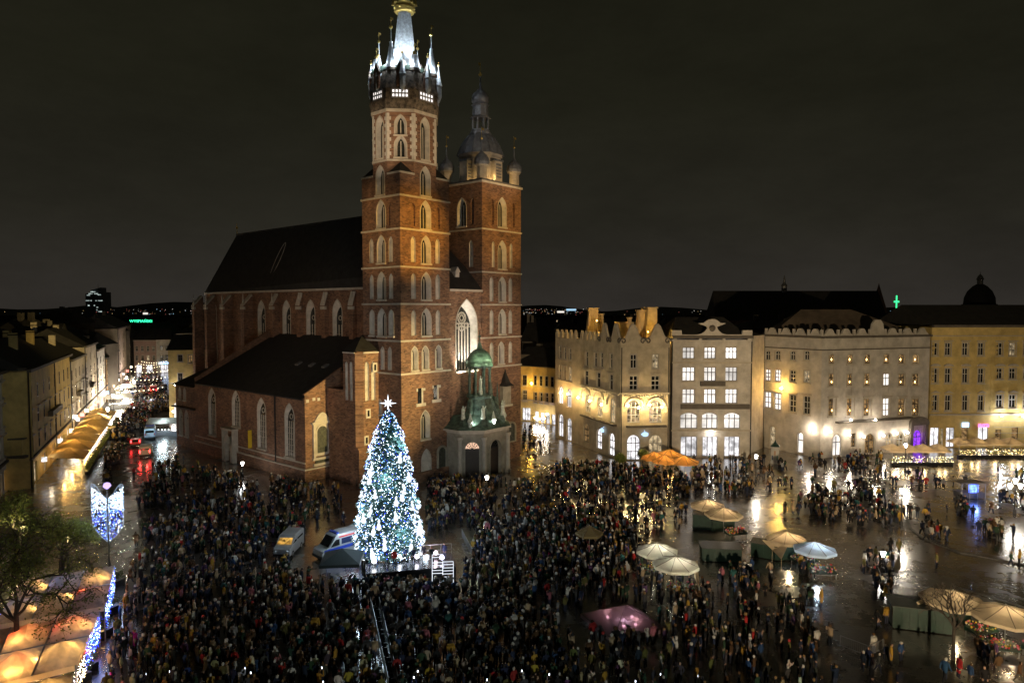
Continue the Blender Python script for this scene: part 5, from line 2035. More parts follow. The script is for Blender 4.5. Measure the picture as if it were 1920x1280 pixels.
# street lighting over the left street
k = 0
for (px, py, pw, c_) in ((229, 735, 4200, (1, .86, .66)), (213, 752, 3000, (1, .82, .6)), (238, 712, 1500, (1, .85, .7)), (262, 695, 1300, (1, .8, .85)), (203, 783, 900, (1, .88, .7)), (143, 800, 500, (1, .97, .85)),
                       (252, 722, 1100, (1, .88, .75)), (283, 690, 900, (1, .7, .6))):
    p = gp(px, py + 22)
    p.z = 0
    z_ = 4.6
    o = empty('street_lamp', p, 0, ['white glowing street lamp by the shopfronts halfway along the left street', 'bright lamp before the ochre house in the left street', 'lamp at the foot of the tallest beige house',
                                     'pinkish lamp before the rosy house at the street end', 'lamp beside the beige parasol in the left street', 'lamp against the wall above the orange awnings',
                                     'lamp in the crowd at the middle of the left street', 'lamp near the red car at the street end'][k], 'street lamp', 'lamps along the left street')
    b = MB()
    b.lathe([(.12, 0), (.08, .4), (.05, z_ - .3)], 6)
    b.build('pole', [IRON], o)
    b = MB()
    b.lathe([(.12, z_ - .3), (.32, z_ + .1), (.22, z_ + .45), (.03, z_ + .55)], 8)
    b.build('lantern', [L_CLAMP], o)
    point_light((0, -.5, z_ + .1), pw * 1.7, c_, .3, o)
    k += 1
# ------------------------------------------------------------------ far roofs, skyline and horizon
DARKWALL = mat('far_dark_wall', (.05, .043, .036), .9, var=.3, scale=.2)
FARWALL = mat('far_pale_wall', (.16, .14, .11), .9, var=.3, scale=.2)


def far_house(px0, px1, y_eave, y_ridge, depth, wall, roof, label, deep=14, group='dark rooftops beyond the square', gable=False, name='far_house', chim=2, lit=0):
    p0, p1 = at(px0, y_eave, depth), at(px1, y_eave, depth)
    zr = at(px0, y_ridge, depth + deep / 2).z
    L = p1.x - p0.x
    ze = p0.z
    o = empty(name, (p0.x, depth, 0), 0, label, 'house', group)
    b = MB()
    b.box(0, 0, 0, L, deep, ze)
    b.build('wall', [wall], o)
    b = MB()
    if gable:
        b.xprism([(-.3, ze), (L + .3, ze), (L / 2, zr)], -.3, deep + .3)
    else:
        t = min(.2 * L, deep * .45)
        b.poly([(-.3, -.3, ze), (L + .3, -.3, ze), (L - t, deep / 2, zr), (t, deep / 2, zr)])
        b.poly([(L + .3, -.3, ze), (L + .3, deep + .3, ze), (L - t, deep / 2, zr)])
        b.poly([(L + .3, deep + .3, ze), (-.3, deep + .3, ze), (t, deep / 2, zr), (L - t, deep / 2, zr)])
        b.poly([(-.3, deep + .3, ze), (-.3, -.3, ze), (t, deep / 2, zr)])
    b.build('roof', [roof], o)
    for k in range(chim):
        b = MB()
        x_ = L * (.15 + .7 * rnd.random())
        b.box(x_ - .6, deep * .4, ze, x_ + .6, deep * .4 + 1, zr + rnd.uniform(.3, 1.6))
        b.build('chimney', [wall], o)
    nwin = max(1, int(L / 3.2))
    for fl in range(2):
        z_ = ze - 3.2 - fl * 3.6
        if z_ < 3:
            continue
        for k in range(nwin):
            b = MB()
            x_ = L * (k + .5) / nwin
            b.box(x_ - .6, -.08, z_, x_ + .6, -.01, z_ + 1.9)
            b.build('window', [L_WARM if rnd.random() < lit else GLASS], o)
    return o


FH = [
    (-20, 40, 626, 596, 170, DARKWALL, TILE, 'dark roofed house on the skyline at the left edge'),
    (60, 130, 606, 582, 230, DARKWALL, TILE, 'dark flat-topped house below the left skyline'),
    (20, 105, 632, 606, 175, FARWALL, TILE, 'broad dark roof behind the yellow-ochre house'),
    (100, 170, 648, 622, 205, FARWALL, TILE, 'dark hipped roof behind the tall pale house'),
    (150, 205, 622, 600, 270, FARWALL, TILE, 'brown roof below the far office tower'),
    (185, 240, 634, 614, 300, DARKWALL, TILE, 'sloping roof beside the tallest beige house'),
    (255, 330, 622, 606, 380, DARKWALL, TILE, 'dark roof under the green hotel sign'),
    (300, 362, 610, 596, 420, DARKWALL, TILE, 'low dark roof right of the green hotel sign'),
    (330, 366, 625, 612, 230, FARWALL, TILE, 'pale gable wall beside the apse'),
    (980, 1046, 640, 596, 190, FARWALL, TILE, 'dark gabled roof beyond the amber-lit house'),
    (975, 1050, 664, 655, 172, FARWALL, TILE, 'pale low wall over the amber-lit house'),
    (1040, 1120, 625, 602, 200, DARKWALL, TILE, 'dark roof behind the scrolled gables'),
    (1120, 1260, 622, 596, 190, DARKWALL, TILE, 'long dark roof above the golden chimneys'),
    (1255, 1345, 618, 600, 200, DARKWALL, TILE, 'dark roof behind the attic medallion'),
    (1400, 1540, 616, 600, 170, DARKWALL, TILE, 'dark roof behind the wavy attic parapet'),
    (1675, 1760, 602, 585, 220, DARKWALL, TILE, 'low dark roof between church roof and dome'),
    (1480, 1650, 608, 588, 210, mat('faded_tile_roof'), mat('faded_tile_roof'), 'faded red roof below the long dark church roof'),
    (1740, 1830, 600, 583, 190, DARKWALL, TILE, 'dark roof over the plain yellow house'),
    (1850, 1990, 588, 576, 260, DARKWALL, TILE, 'dark flat roofline right of the dome'),
]
for i, q in enumerate(FH):
    far_house(*q, lit=.04)
# infill roofs of the old town out to the horizon, each its own house
k = 0
for (x0, x1, ybase, dmin, dmax, n) in ((-60, 360, 0, 330, 900, 34), (980, 1340, 0, 260, 900, 26), (1660, 1980, 0, 300, 900, 14)):
    for j in range(n):
        d = rnd.uniform(dmin, dmax)
        px = rnd.uniform(x0, x1)
        wpx = rnd.uniform(14, 26) / d * FPX
        zt = rnd.uniform(13, 21)
        lim = 604 if x0 < 300 else 592
        zt = min(zt, at(960, lim + 6, d).z)
        ye = proj((0, d, zt))[1]
        yr = max(lim, proj((0, d, zt + rnd.uniform(2, 5)))[1])
        far_house(px, px + wpx, ye, yr, d, DARKWALL, TILE, 'distant dark town house on the horizon', deep=12, group='distant town houses on the horizon', chim=1, lit=.05) if d < 600 else \
            far_house(px, px + wpx, ye, yr, d, DARKWALL, TILE, 'distant dark town house on the horizon', deep=12, group='distant town houses on the horizon', chim=0, lit=.08)
# long dark friary church
d = 262
p0, p1 = at(1344, 600, d), at(1664, 600, d)
zr = at(1500, 545, d + 7).z
o = empty('friary_church', (p0.x, d, 0), 0, 'long black church roof with slender ridge turret on the right skyline', 'church')
L = p1.x - p0.x
b = MB()
b.box(0, 0, 0, L, 15, p0.z)
b.build('wall', [BRICK], o)
b = MB()
b.poly([(-.6, -.5, p0.z), (L, -.5, p0.z), (L, 7.5, zr), (.6, 7.5, zr)])
b.poly([(-.6, 15.5, p0.z), (L, 15.5, p0.z), (L, 7.5, zr), (.6, 7.5, zr)])
b.poly([(-.6, -.5, p0.z), (-.6, 15.5, p0.z), (.6, 7.5, zr)])
b.build('roof', [TILE], o)
b = MB()
b.xprism([(0, 0), (15, 0), (15, p0.z + .5), (7.5, zr + 1.6), (0, p0.z + .5)], 0, .8)
g_ = b.build('gable', [BRICK], o, (L + .8, 0, 0), math.pi / 2)
b = MB()
b.lathe([(.5, zr), (.4, zr + 1.5), (.06, zr + 3)], 4, (L + .4, 7.5))
b.build('gable_pinnacle', [BRICK], o)
b = MB()
xx = at(1485, 540, d).x - p0.x
b.lathe([(1.1, zr - .8), (1.1, zr + 1.8), (1.3, zr + 2.0), (.5, zr + 3.2), (.45, zr + 4.2), (.08, zr + 6.2)], 8, (xx, 7.5))
b.build('ridge_turret', [LEAD], o)
# domed church
d = 330
c = at(1836, 580, d)
o = empty('domed_church', (c.x, d, 0), 0, 'dark dome with lantern on the far right skyline', 'church')
k_ = d / FPX
b = MB()
b.lathe([(26 * k_, 10), (26 * k_, c.z + 6 * k_), (29 * k_, c.z + 7 * k_), (28 * k_, c.z + 10 * k_)], 12)
b.build('drum', [DARKWALL], o)
b = MB()
b.lathe([(26 * k_, c.z + 10 * k_), (25 * k_, c.z + 22 * k_), (20 * k_, c.z + 34 * k_), (12 * k_, c.z + 43 * k_), (6 * k_, c.z + 47 * k_)], 14)
b.build('dome', [TILE], o, smooth=True)
b = MB()
b.lathe([(5 * k_, c.z + 46 * k_), (5 * k_, c.z + 55 * k_), (6.5 * k_, c.z + 56 * k_), (4 * k_, c.z + 62 * k_), (.5 * k_, c.z + 66 * k_), (.3 * k_, c.z + 70 * k_)], 8)
b.build('lantern', [LEAD], o)
b = MB()
b.box(-28 * k_, -6, 0, 60 * k_, 16, c.z + 3 * k_)
b.build('nave', [DARKWALL], o)
# green cross
d = 420
c = at(1681, 566, d)
o = empty('green_cross', (c.x, d, 0), 0, 'green glowing cross on a dark steeple beyond the long church roof', 'cross')
k_ = d / FPX
b = MB()
gm = glow('green_cross_light', (.05, 1.0, .30), 1.8)
b.box(-.8 * k_, -.3, c.z - 11 * k_, .8 * k_, .3, c.z + 12 * k_)
b.build('upright', [gm], o)
b = MB()
b.box(-4.5 * k_, -.35, c.z - 1 * k_, 4.5 * k_, .35, c.z + 2 * k_)
b.build('crossbar', [gm], o)
b = MB()
b.lathe([(3, 0), (2.4, c.z - 22 * k_), (.3, c.z - 12 * k_)], 4)
b.build('steeple', [DARKWALL], o)
# office tower
d = 1500
c0, c1 = at(161, 586, d), at(194, 586, d)
zt = at(177, 543, d).z
o = empty('office_tower', (c0.x, d, 0), 0, 'far office tower with bands of white lit windows on the left horizon', 'tower')
L = c1.x - c0.x
b = MB()
b.hprism([(0, 0), (L, 0), (L, 30), (0, 30)], 0, [zt - 9, zt - 5, zt - 5, zt - 9], 0)
b.hprism([(L * .25, 4), (L * .8, 4), (L * .8, 26), (L * .25, 26)], zt - 10, [zt - 1, zt + 5, zt + 5, zt - 1], 0)
b.build('tower_block', [mat('office_dark_glass', (.05, .07, .08), .3)], o)
wl = glow('office_window', (.75, .9, .85), .55, sample=False, var=.6, scale=.2)
for (x0, x1, y_) in ((161, 168, 563.5), (170, 172, 563.5), (179, 182, 563.5), (184, 192, 563.5), (163, 169, 553.5), (166, 174, 550.5), (170, 179, 547), (177, 184, 550.5), (183, 189, 552.5), (165, 168, 572.5), (176, 178, 572.5), (181, 184, 576), (181, 183, 581), (184, 191, 584)):
    a, b_ = at(x0, y_, d), at(x1, y_, d)
    m = MB()
    m.box(a.x - c0.x, -.6, a.z - 1.0, b_.x - c0.x, -.05, a.z + 1.0)
    m.build('lit_window', [wl], o)
m = MB()
m.tube((L * .55, 12, zt), (L * .55, 12, zt + 14), .5, .1, 4)
m.build('antenna', [DARKWALL], o)
# green hotel sign
d = 372
c = at(264.8, 602, d)
o = empty('green_rooftop_sign', (c.x, d, c.z), 0, 'green neon rooftop sign reading WYSPIAŃSKI on the left horizon', 'sign')
cu = bpy.data.curves.new('sign_letters', 'FONT')
cu.body = 'WYSPIAŃSKI'
cu.align_x = 'CENTER'
cu.align_y = 'CENTER'
cu.size = 1.0
cu.extrude = .02
to = bpy.data.objects.new('sign_letters_src', cu)
COL.objects.link(to)
dg = bpy.context.evaluated_depsgraph_get()
lm = bpy.data.meshes.new_from_object(to.evaluated_get(dg))
xs = [v.co.x for v in lm.vertices]
ys = [v.co.y for v in lm.vertices]
wsrc, hsrc = max(xs) - min(xs), max(ys) - min(ys)
bpy.data.objects.remove(to)
wid = 42 * d / FPX
hei = 6.4 * d / FPX
for v in lm.vertices:
    x_, y_, z_ = v.co
    v.co = (x_ / wsrc * wid, -.3 - z_ * 2, y_ / hsrc * hei)
lm.materials.clear()
lm.materials.append(glow('green_neon', (.04, 1.0, .45), 3.0))
put('letters', lm, o)
b = MB()
b.box(-wid / 2 - .3, 0, -hei / 2 - .6, wid / 2 + .3, .3, -hei / 2 - .35)
for k in range(6):
    x_ = -wid / 2 + wid * k / 5
    b.box(x_ - .06, 0, -hei / 2 - 6, x_ + .06, .2, hei / 2)
b.build('support_frame', [IRON], o)
b = MB()
b.poly([(-3900, 470, .05), (3900, 470, .05), (3900, 6900, .05), (-3900, 6900, .05)])
structure(tag(b.build('terrain', [mat('dark_town_ground', (.02, .019, .016), .95, spec=0)]), 'dark ground of the town out to the hills', None))
# hills and the far glitter of the city
b = MB()
N = 90
xs = [-3600 + 7200 * k / N for k in range(N + 1)]
hz = [26 + 30 * max(0, math.sin(k * .31 + .6)) * .5 + 12 * math.sin(k * .83) + 14 * (1 if 8 < k < 42 else .3) for k in range(N + 1)]
vsx = [(x_, 3200, 0) for x_ in xs] + [(x_, 3500 + 200 * math.sin(i * .5), hz[i]) for i, x_ in enumerate(xs)] + [(x_, 4400, 0) for x_ in xs]
b.add(vsx, [[i, i + 1, N + 2 + i, N + 1 + i] for i in range(N)] + [[N + 1 + i, N + 2 + i, 2 * N + 3 + i, 2 * N + 2 + i] for i in range(N)])
structure(tag(b.build('hills', [mat('dark_hills', (.02, .022, .02), .95)], smooth=True), 'low dark hills along the horizon', None))
b = MB()
for k in range(220):
    if rnd.random() < .55:
        px = rnd.choice([rnd.uniform(200, 362), rnd.uniform(978, 1095), rnd.uniform(978, 1095)])
        py = rnd.uniform(579, 589)
    else:
        px = rnd.uniform(-40, 1960)
        py = rnd.uniform(582, 590)
    d = rnd.uniform(1200, 2600)
    p = at(px, py, d)
    r_ = d / FPX * rnd.uniform(.25, .75)
    b.octa((p.x, p.y, max(p.z, 3)), r_, rnd.choice([0, 0, 1, 1, 2, 3]))
for (x0, x1, y_, c_) in ((1062, 1080, 581, 2), (1045, 1058, 585, 0), (268, 276, 588, 0)):
    a, b_ = at(x0, y_, 1800), at(x1, y_, 1800)
    b.box(a.x, 1800, a.z - 2, b_.x, 1804, a.z + 3, c_)
o = b.build('city_lights', [glow('far_lamp_white', (1, .95, .85), .9, False), glow('far_lamp_warm', (1, .66, .3), .8, False), glow('far_lamp_blue', (.45, .75, 1), .9, False), glow('far_lamp_red', (1, .25, .2), .6, False)])
tag(o, 'scattered tiny lights of the far city on the horizon', 'lights', kind='stuff')
# ------------------------------------------------------------------ things on the square
CANVAS = fabric('beige_canvas', (.62, .52, .38), .42)
CANVASW = fabric('white_canvas', (.72, .70, .62), .40)
CANVASB = fabric('blue_grey_canvas', (.52, .60, .68), .42)
CANVASO = fabric('orange_canvas', (.72, .42, .16), .50)
CANVAST = fabric('awning_canvas', (.70, .52, .26), .48)
DGREEN = mat('dark_green_paint', (.009, .032, .024), .45, var=.3, scale=2)
GRAYMETAL = mat('galvanised_steel', (.35, .36, .38), .4, metal=.7)
BLACKCLOTH = mat('black_cloth', (.012, .014, .016), .85)
WHITEPAINT = mat('white_vehicle_paint', (.30, .31, .32), .35)
REDPAINT = mat('red_vehicle_paint', (.45, .02, .02), .35)
BLUEPAINT = mat('blue_vehicle_stripe', (.02, .06, .45), .35)
DARKPAINT = mat('dark_vehicle_paint', (.02, .022, .026), .3)
TYRE = mat('tyre_rubber', (.012, .012, .012), .9)
L_TAIL = glow('tail_light', (1, .03, .03), 14)
L_HEAD = glow('head_light', (1, .97, .9), 14)
L_BLUEF = glow('blue_flasher', (.08, .2, 1), 20)
L_BULBW = glow('fairy_bulb_white', (.80, .91, 1.0), 11)
L_BULBB = glow('fairy_bulb_blue', (.20, .46, 1.0), 6)
L_BULBD = glow('fairy_bulb_deep_blue', (.03, .06, 1.0), 5)
L_BULBY = glow('fairy_bulb_warm', (1, .72, .30), 13)
LEAFG = mat('plant_leaf', (.15, .18, .035), .7, var=.5, scale=1.5)
LEAFD = mat('hedge_leaf', (.035, .06, .018), .7, var=.5, scale=2)
BARK = mat('tree_bark', (.05, .04, .032), .9, var=.3, scale=3)


def leaf_cluster(mb, c, r, n, size, m=0, rg=rnd):
    for _ in range(n):
        d = Vector((rg.gauss(0, 1), rg.gauss(0, 1), rg.gauss(0, 1)))
        d.normalize()
        p = Vector(c) + d * r * rg.random() ** .5
        u = Vector((rg.gauss(0, 1), rg.gauss(0, 1), rg.gauss(0, .6))).normalized() * size * rg.uniform(.6, 1.3)
        w = u.orthogonal().normalized() * size * .55
        mb.add([p - u, p + w, p + u, p - w], [[0, 1, 2, 3]], m)


# ---------------- Christmas tree
T = gp(730, 1052)
xt = empty('christmas_tree', T, 0, 'tall fir Christmas tree wrapped in white and blue lights before the basilica', 'tree')
PROF = [(1.2, 3.3), (3, 3.45), (5, 3.25), (9.1, 2.62), (13.9, 1.68), (16.2, .68), (17.0, .1)]


def xr(z):
    for (z0, r0), (z1, r1) in zip(PROF[:-1], PROF[1:]):
        if z <= z1:
            return r0 + (r1 - r0) * (z - z0) / (z1 - z0)
    return .1


def bough(z, a):
    return xr(z) * (1 + .07 * math.sin(z * 3.1 + 1.4 * math.sin(3 * a)) + .05 * math.sin(5 * a + z * .8))


b = MB()
b.lathe([(.35, 0), (.3, 3), (.12, 12), (.03, 17)], 8)
b.build('trunk', [BARK], xt)
b = MB()
b.lathe([(r_ * .80, z_) for z_, r_ in PROF], 18)
for k in range(7500):
    z_ = 1.2 + 15.7 * (1 - math.sqrt(rnd.random()) * .999) if rnd.random() < .9 else rnd.uniform(1.2, 17)
    a = rnd.uniform(0, 2 * math.pi)
    rr = bough(z_, a) * rnd.uniform(.78, 1.06)
    p = Vector((rr * math.cos(a), rr * math.sin(a), z_))
    d = Vector((math.cos(a), math.sin(a), -.35)).normalized()
    s_ = rnd.uniform(.22, .5)
    t = Vector((-math.sin(a), math.cos(a), rnd.uniform(-.4, .4))) * s_ * .45
    b.add([p - t, p + d * s_, p + t, p + Vector((0, 0, .22)) * s_], [[0, 1, 2], [0, 2, 3]], 0)
b.build('crown', [mat('fir_needles', (.05, .12, .105), .7, var=.5, scale=3)], xt)
b = MB()
b.lathe([(3.1, 0), (3.2, .9), (2.6, 1.4), (.4, 1.9)], 12)
b.build('tree_skirt', [mat('brown_skirt_cloth', (.14, .10, .055), .8, var=.3, scale=1)], xt)
b = MB()
for k in range(6800):
    z_ = 1.1 + 15.9 * (1 - math.sqrt(1 - rnd.random())) if k % 6 else rnd.uniform(1.2, 17)
    a = rnd.uniform(0, 2 * math.pi)
    rr = bough(z_, a) * rnd.uniform(.96, 1.07)
    b.octa((rr * math.cos(a), rr * math.sin(a), z_), rnd.choice([.018, .024, .03, .038, .05]), rnd.choice([0, 0, 0, 0, 1, 1, 2]))
o = b.build('string_lights', [L_BULBW, L_BULBB, L_BULBD], None, T)
tag(o, 'strings of white and blue fairy bulbs covering the Christmas tree', 'string lights', kind='stuff')
orn = MB()
orn.lathe([(.02, -.62), (.26, -.42), (.20, -.05), (.10, .22), (.16, .36), (.10, .50), (.01, .62)], 8)
orn.tube((.16, 0, 0), (.34, 0, -.22), .07, .03, 5)
orn.tube((-.16, 0, 0), (-.34, 0, -.22), .07, .03, 5)
om = orn.mesh('tree_ornament', [glow('glowing_ornament', (.84, .92, 1.0), 1.5)])
for k in range(54):
    z_ = 1.6 + 14 * (1 - math.sqrt(1 - .95 * (k + .5) / 54))
    a = k * 2.39996 + rnd.uniform(-.5, .5)
    z_ += rnd.uniform(-.4, .4)
    rr = xr(z_) * 1.04 + .06
    o = put('tree_ornament', om, None, T + Vector((rr * math.cos(a), rr * math.sin(a), z_)), a)
    o.rotation_euler[1] = rnd.uniform(-.3, .3)
    tag(o, 'small glowing white figure ornament on the Christmas tree', 'ornament', 'glowing ornaments on the Christmas tree')
b = MB()
for k in range(8):
    a = k * math.pi / 4 + math.pi / 2
    L_ = 1.0 if k % 2 == 0 else .6
    t = (math.cos(a), math.sin(a))
    n_ = (-t[1] * .12, t[0] * .12)
    b.add([(n_[0], 0, n_[1]), (t[0] * L_, 0, t[1] * L_), (-n_[0], 0, -n_[1]), (t[0] * .1, -.16, t[1] * .1), (t[0] * .1, .16, t[1] * .1)], [[0, 1, 3], [1, 2, 3], [0, 1, 4], [1, 2, 4]])
b.tube((0, 0, -1.0), (0, 0, -.1), .06, n=5)
o = b.build('tree_star', [glow('star_light', (.82, .90, 1.0), 2.6)], None, T + Vector((0, 0, 17.7)))
tag(o, 'glowing white eight-pointed star on top of the Christmas tree', 'star')
for k in range(12):
    z_ = 2.2 + k * 1.15
    a = k * 2.4 + .5
    rr = xr(z_) + .9
    point_light((rr * math.cos(a), rr * math.sin(a), z_), 330, (.70, .88, 1.0), .3, xt)

# ---------------- stage, gazebo, lit frames
sA, sB = gp(686, 1093), gp(856, 1078)
syaw = math.atan2(sB.y - sA.y, sB.x - sA.x)
SL_ = (sB - sA).length
st = empty('stage', sA, syaw, 'low black stage with glossy deck at the foot of the Christmas tree', 'stage')
b = MB()
b.box(0, 0, .9, SL_, 4.0, 1.0)
b.build('deck', [mat('stage_deck', (.05, .05, .055), .18)], st)
b = MB()
b.box(0.05, .02, 0, SL_ - .05, .12, .88)
b.box(0.05, .14, 0, .15, 3.9, .88)
b.box(SL_ - .15, .14, 0, SL_ - .05, 3.9, .88)
b.build('skirt', [BLACKCLOTH], st)
b = MB()
for k in range(9):
    x_ = SL_ * k / 8
    b.tube((x_, 3.9, 1), (x_, 3.9, 2.1), .03, n=4)
b.tube((0, 3.9, 2.1), (SL_, 3.9, 2.1), .03, n=4)
b.tube((0, 3.9, 1.5), (SL_, 3.9, 1.5), .03, n=4)
b.build('rear_railing', [GRAYMETAL], st)
for k, (x_, y_, c_) in enumerate(((.9, 1.9, (.9, .93, 1)), (3.6, 2.6, (.85, .9, 1)), (5.4, 2.3, (.9, .85, 1)), (8.0, 1.4, (.8, .75, 1)), (7.5, 2.9, (1, .8, .9)))):
    p = st.matrix_basis @ Vector((x_, y_, 1.0))
    b = MB()
    b.tube((-.25, 0, 0), (0, 0, .35), .04, n=4)
    b.tube((.25, 0, 0), (0, 0, .35), .04, n=4)
    b.lathe([(.05, .3), (.24, .42), (.2, .7), (.05, .75)], 8, m=1)
    o = b.build('stage_lamp', [IRON, glow('stage_lamp_glow_%d' % k, c_, 9)], None, p)
    tag(o, ['white glowing stage lamp at the left end of the stage', 'stage lamp behind the row of musicians', 'stage lamp at the middle of the stage', 'violet-white lamp at the front right of the stage', 'pinkish lamp by the stage railing'][k], 'lamp', 'lamps on the stage')
    point_light((0, -.3, 1.0), 70, c_, .15, o)
gz = empty('gazebo_tent', gp(642, 1090), .1, 'black pop-up gazebo beside the stage', 'tent')
b = MB()
R_ = 2.0
b.add([(-R_, -R_, 2.5), (R_, -R_, 2.5), (R_, R_, 2.5), (-R_, R_, 2.5), (0, 0, 3.5), (-R_, -R_, 2.2), (R_, -R_, 2.2), (R_, R_, 2.2), (-R_, R_, 2.2)],
      [[0, 1, 4], [1, 2, 4], [2, 3, 4], [3, 0, 4], [0, 1, 6, 5], [1, 2, 7, 6], [2, 3, 8, 7], [3, 0, 5, 8]])
b.build('canopy', [mat('dark_teal_cloth', (.012, .028, .03), .7)], gz)
for sx in (-1, 1):
    for sy in (-1, 1):
        b = MB()
        b.tube((sx * 1.95, sy * 1.95, 0), (sx * 1.95, sy * 1.95, 2.45), .04, n=5)
        b.build('leg', [GRAYMETAL], gz)
for k, (px, py, w_, h_) in enumerate(((820.5, 1086, 1.1, 2.5), (840, 1089, 1.1, 1.9))):
    o = empty('lit_frame', gp(px, py), .1, ['taller white glowing tube frame beside the stage', 'shorter white glowing tube frame beside the stage'][k], 'frame', 'lit tube frames by the stage')
    b = MB()
    r_ = .035
    for x_ in (-w_ / 2, w_ / 2):
        for y_ in (-.4, .4):
            b.tube((x_, y_, 0), (x_, y_, h_), r_, n=4)
    b.build('post_tubes', [glow('frame_tube_light', (.85, .9, 1), 1.3)], o)
    for z_ in (h_ * .33, h_ * .66, h_):
        b = MB()
        for y_ in (-.4, .4):
            b.tube((-w_ / 2, y_, z_), (w_ / 2, y_, z_), r_, n=4)
        for x_ in (-w_ / 2, w_ / 2):
            b.tube((x_, -.4, z_), (x_, .4, z_), r_, n=4)
        b.build('cross_tubes', [MATS['frame_tube_light']], o)

# ---------------- vehicles
def wheel(parent, x_, y_, r_=.36):
    b = MB()
    b.tube((x_, y_ - .11, r_), (x_, y_ + .11, r_), r_, n=14, m=0)
    w = b.build('wheel', [TYRE], parent)
    b = MB()
    b.tube((x_, y_ - .13, r_), (x_, y_ + .13, r_), r_ * .55, n=10)
    b.build('rim', [GRAYMETAL], w)


def van(name, label, p, yaw, L=5.9, Wd=2.05, Hh=2.65, paint=WHITEPAINT, lights='off', ambulance=False, cabin=None, cat='van'):
    """front towards +x"""
    o = empty(name, p, yaw, label, cat)
    h = Wd / 2
    prof = [(-L / 2, .35), (L / 2 - .05, .35), (L / 2, .75), (L / 2 - .1, 1.15), (L / 2 - .95, 1.4), (L / 2 - 1.75, Hh - .15), (L / 2 - 2.1, Hh), (-L / 2 + .15, Hh), (-L / 2, Hh - .2)]
    b = MB()
    n = len(prof)
    vs_ = []
    for y_, k in ((-h, 0), (-h * .94, 1), (h * .94, 1), (h, 0)):
        for x_, z_ in prof:
            ins = .08 if not k else 0
            vs_.append((x_ * (1 - .0 if k else .985), y_, min(z_, Hh - (0 if k else .12)) if z_ > 1 else z_))
    fs = []
    for j in range(3):
        for i in range(n):
            fs.append([j * n + i, j * n + (i + 1) % n, (j + 1) * n + (i + 1) % n, (j + 1) * n + i])
    fs.append(list(range(n))[::-1])
    fs.append([3 * n + i for i in range(n)])
    b.add(vs_, fs)
    b.build('body', [paint], o)
    b = MB()
    b.add([(L / 2 - .92, -h * .86, 1.45), (L / 2 - .92, h * .86, 1.45), (L / 2 - 1.70, h * .8, Hh - .25), (L / 2 - 1.70, -h * .8, Hh - .25)], [[0, 1, 2, 3]])
    b.v = [(x_ + .05, y_, z_ + .02) for x_, y_, z_ in b.v]
    b.build('windscreen', [cabin or GLASS], o)
    for sg in (-1, 1):
        b = MB()
        y_ = sg * (h + .012)
        b.poly([(L / 2 - 1.1, y_, 1.45), (L / 2 - 2.25, y_, 1.45), (L / 2 - 2.25, y_, Hh - .5), (L / 2 - 1.75, y_, Hh - .5)])
        b.build('cab_window', [GLASS], o)
        b = MB()
        b.poly([(L / 2 - 2.5, y_, 1.5), (-L / 2 + .5, y_, 1.5), (-L / 2 + .5, y_, Hh - .5), (L / 2 - 2.5, y_, Hh - .5)])
        b.build('side_window', [GLASS if not ambulance else mat('ambulance_dark_panel', (.02, .03, .08), .25)], o)
        b = MB()
        b.octa((L / 2 - .02, sg * h * .72, .95), .16)
        b.build('headlight', [L_HEAD if lights == 'front' else GRAYMETAL], o)
        b = MB()
        b.box(-L / 2 - .03, sg * h * .85 - .1, .95, -L / 2 + .02, sg * h * .85 + .1, 1.45)
        b.build('tail_light', [L_TAIL if lights == 'rear' else REDPAINT], o)
        for x_ in (-L / 2 + 1.0, L / 2 - 1.0):
            wheel(o, x_, sg * (h - .1))
    b = MB()
    b.poly([(-L / 2 - .012, -h * .8, 1.5), (-L / 2 - .012, h * .8, 1.5), (-L / 2 - .012, h * .75, Hh - .5), (-L / 2 - .012, -h * .75, Hh - .5)])
    b.build('rear_window', [GLASS], o)
    b = MB()
    b.box(L / 2 - .1, -h * .95, .35, L / 2 + .08, h * .95, .65)
    b.build('bumper', [DARKPAINT], o)
    b = MB()
    b.box(-L / 2 - .1, -h * .95, .35, -L / 2 + .1, h * .95, .6)
    b.build('bumper', [DARKPAINT], o)
    if ambulance:
        for sg in (-1, 1):
            b = MB()
            y_ = sg * (h + .016)
            b.poly([(L / 2 - .3, y_, .95), (-L / 2 + .05, y_, .95), (-L / 2 + .05, y_, 1.32), (L / 2 - .3, y_, 1.25)])
            b.build('blue_stripe', [BLUEPAINT], o)
            b = MB()
            y_ = sg * (h + .018)
            b.poly([(L / 2 - 2.2, y_, Hh - .38), (-L / 2 + .1, y_, Hh - .38), (-L / 2 + .1, y_, Hh - .22), (L / 2 - 2.2, y_, Hh - .22)])
            b.build('red_stripe', [REDPAINT], o)
            b = MB()
            for a in (0, math.pi / 3, 2 * math.pi / 3):        # six-armed rescue emblem
                c_, s_ = math.cos(a), math.sin(a)
                t = (-s_ * .09, c_ * .09)
                b.poly([(-1.1 + c_ * .38 + t[0], sg * (h + .03), 1.85 + s_ * .38 + t[1]), (-1.1 - c_ * .38 + t[0], sg * (h + .03), 1.85 - s_ * .38 + t[1]), (-1.1 - c_ * .38 - t[0], sg * (h + .03), 1.85 - s_ * .38 - t[1]), (-1.1 + c_ * .38 - t[0], sg * (h + .03), 1.85 + s_ * .38 - t[1])])
            b.build('rescue_emblem', [mat('emblem_white', (.75, .78, .85), .4)], o)
        b = MB()
        b.box(L / 2 - 2.35, -h * .75, Hh, L / 2 - 2.0, h * .75, Hh + .16)
        b.build('light_bar', [mat('light_bar_blue', (.02, .05, .3), .2)], o)
    return o


def heading(p, q):
    return math.atan2(q.y - p.y, q.x - p.x)


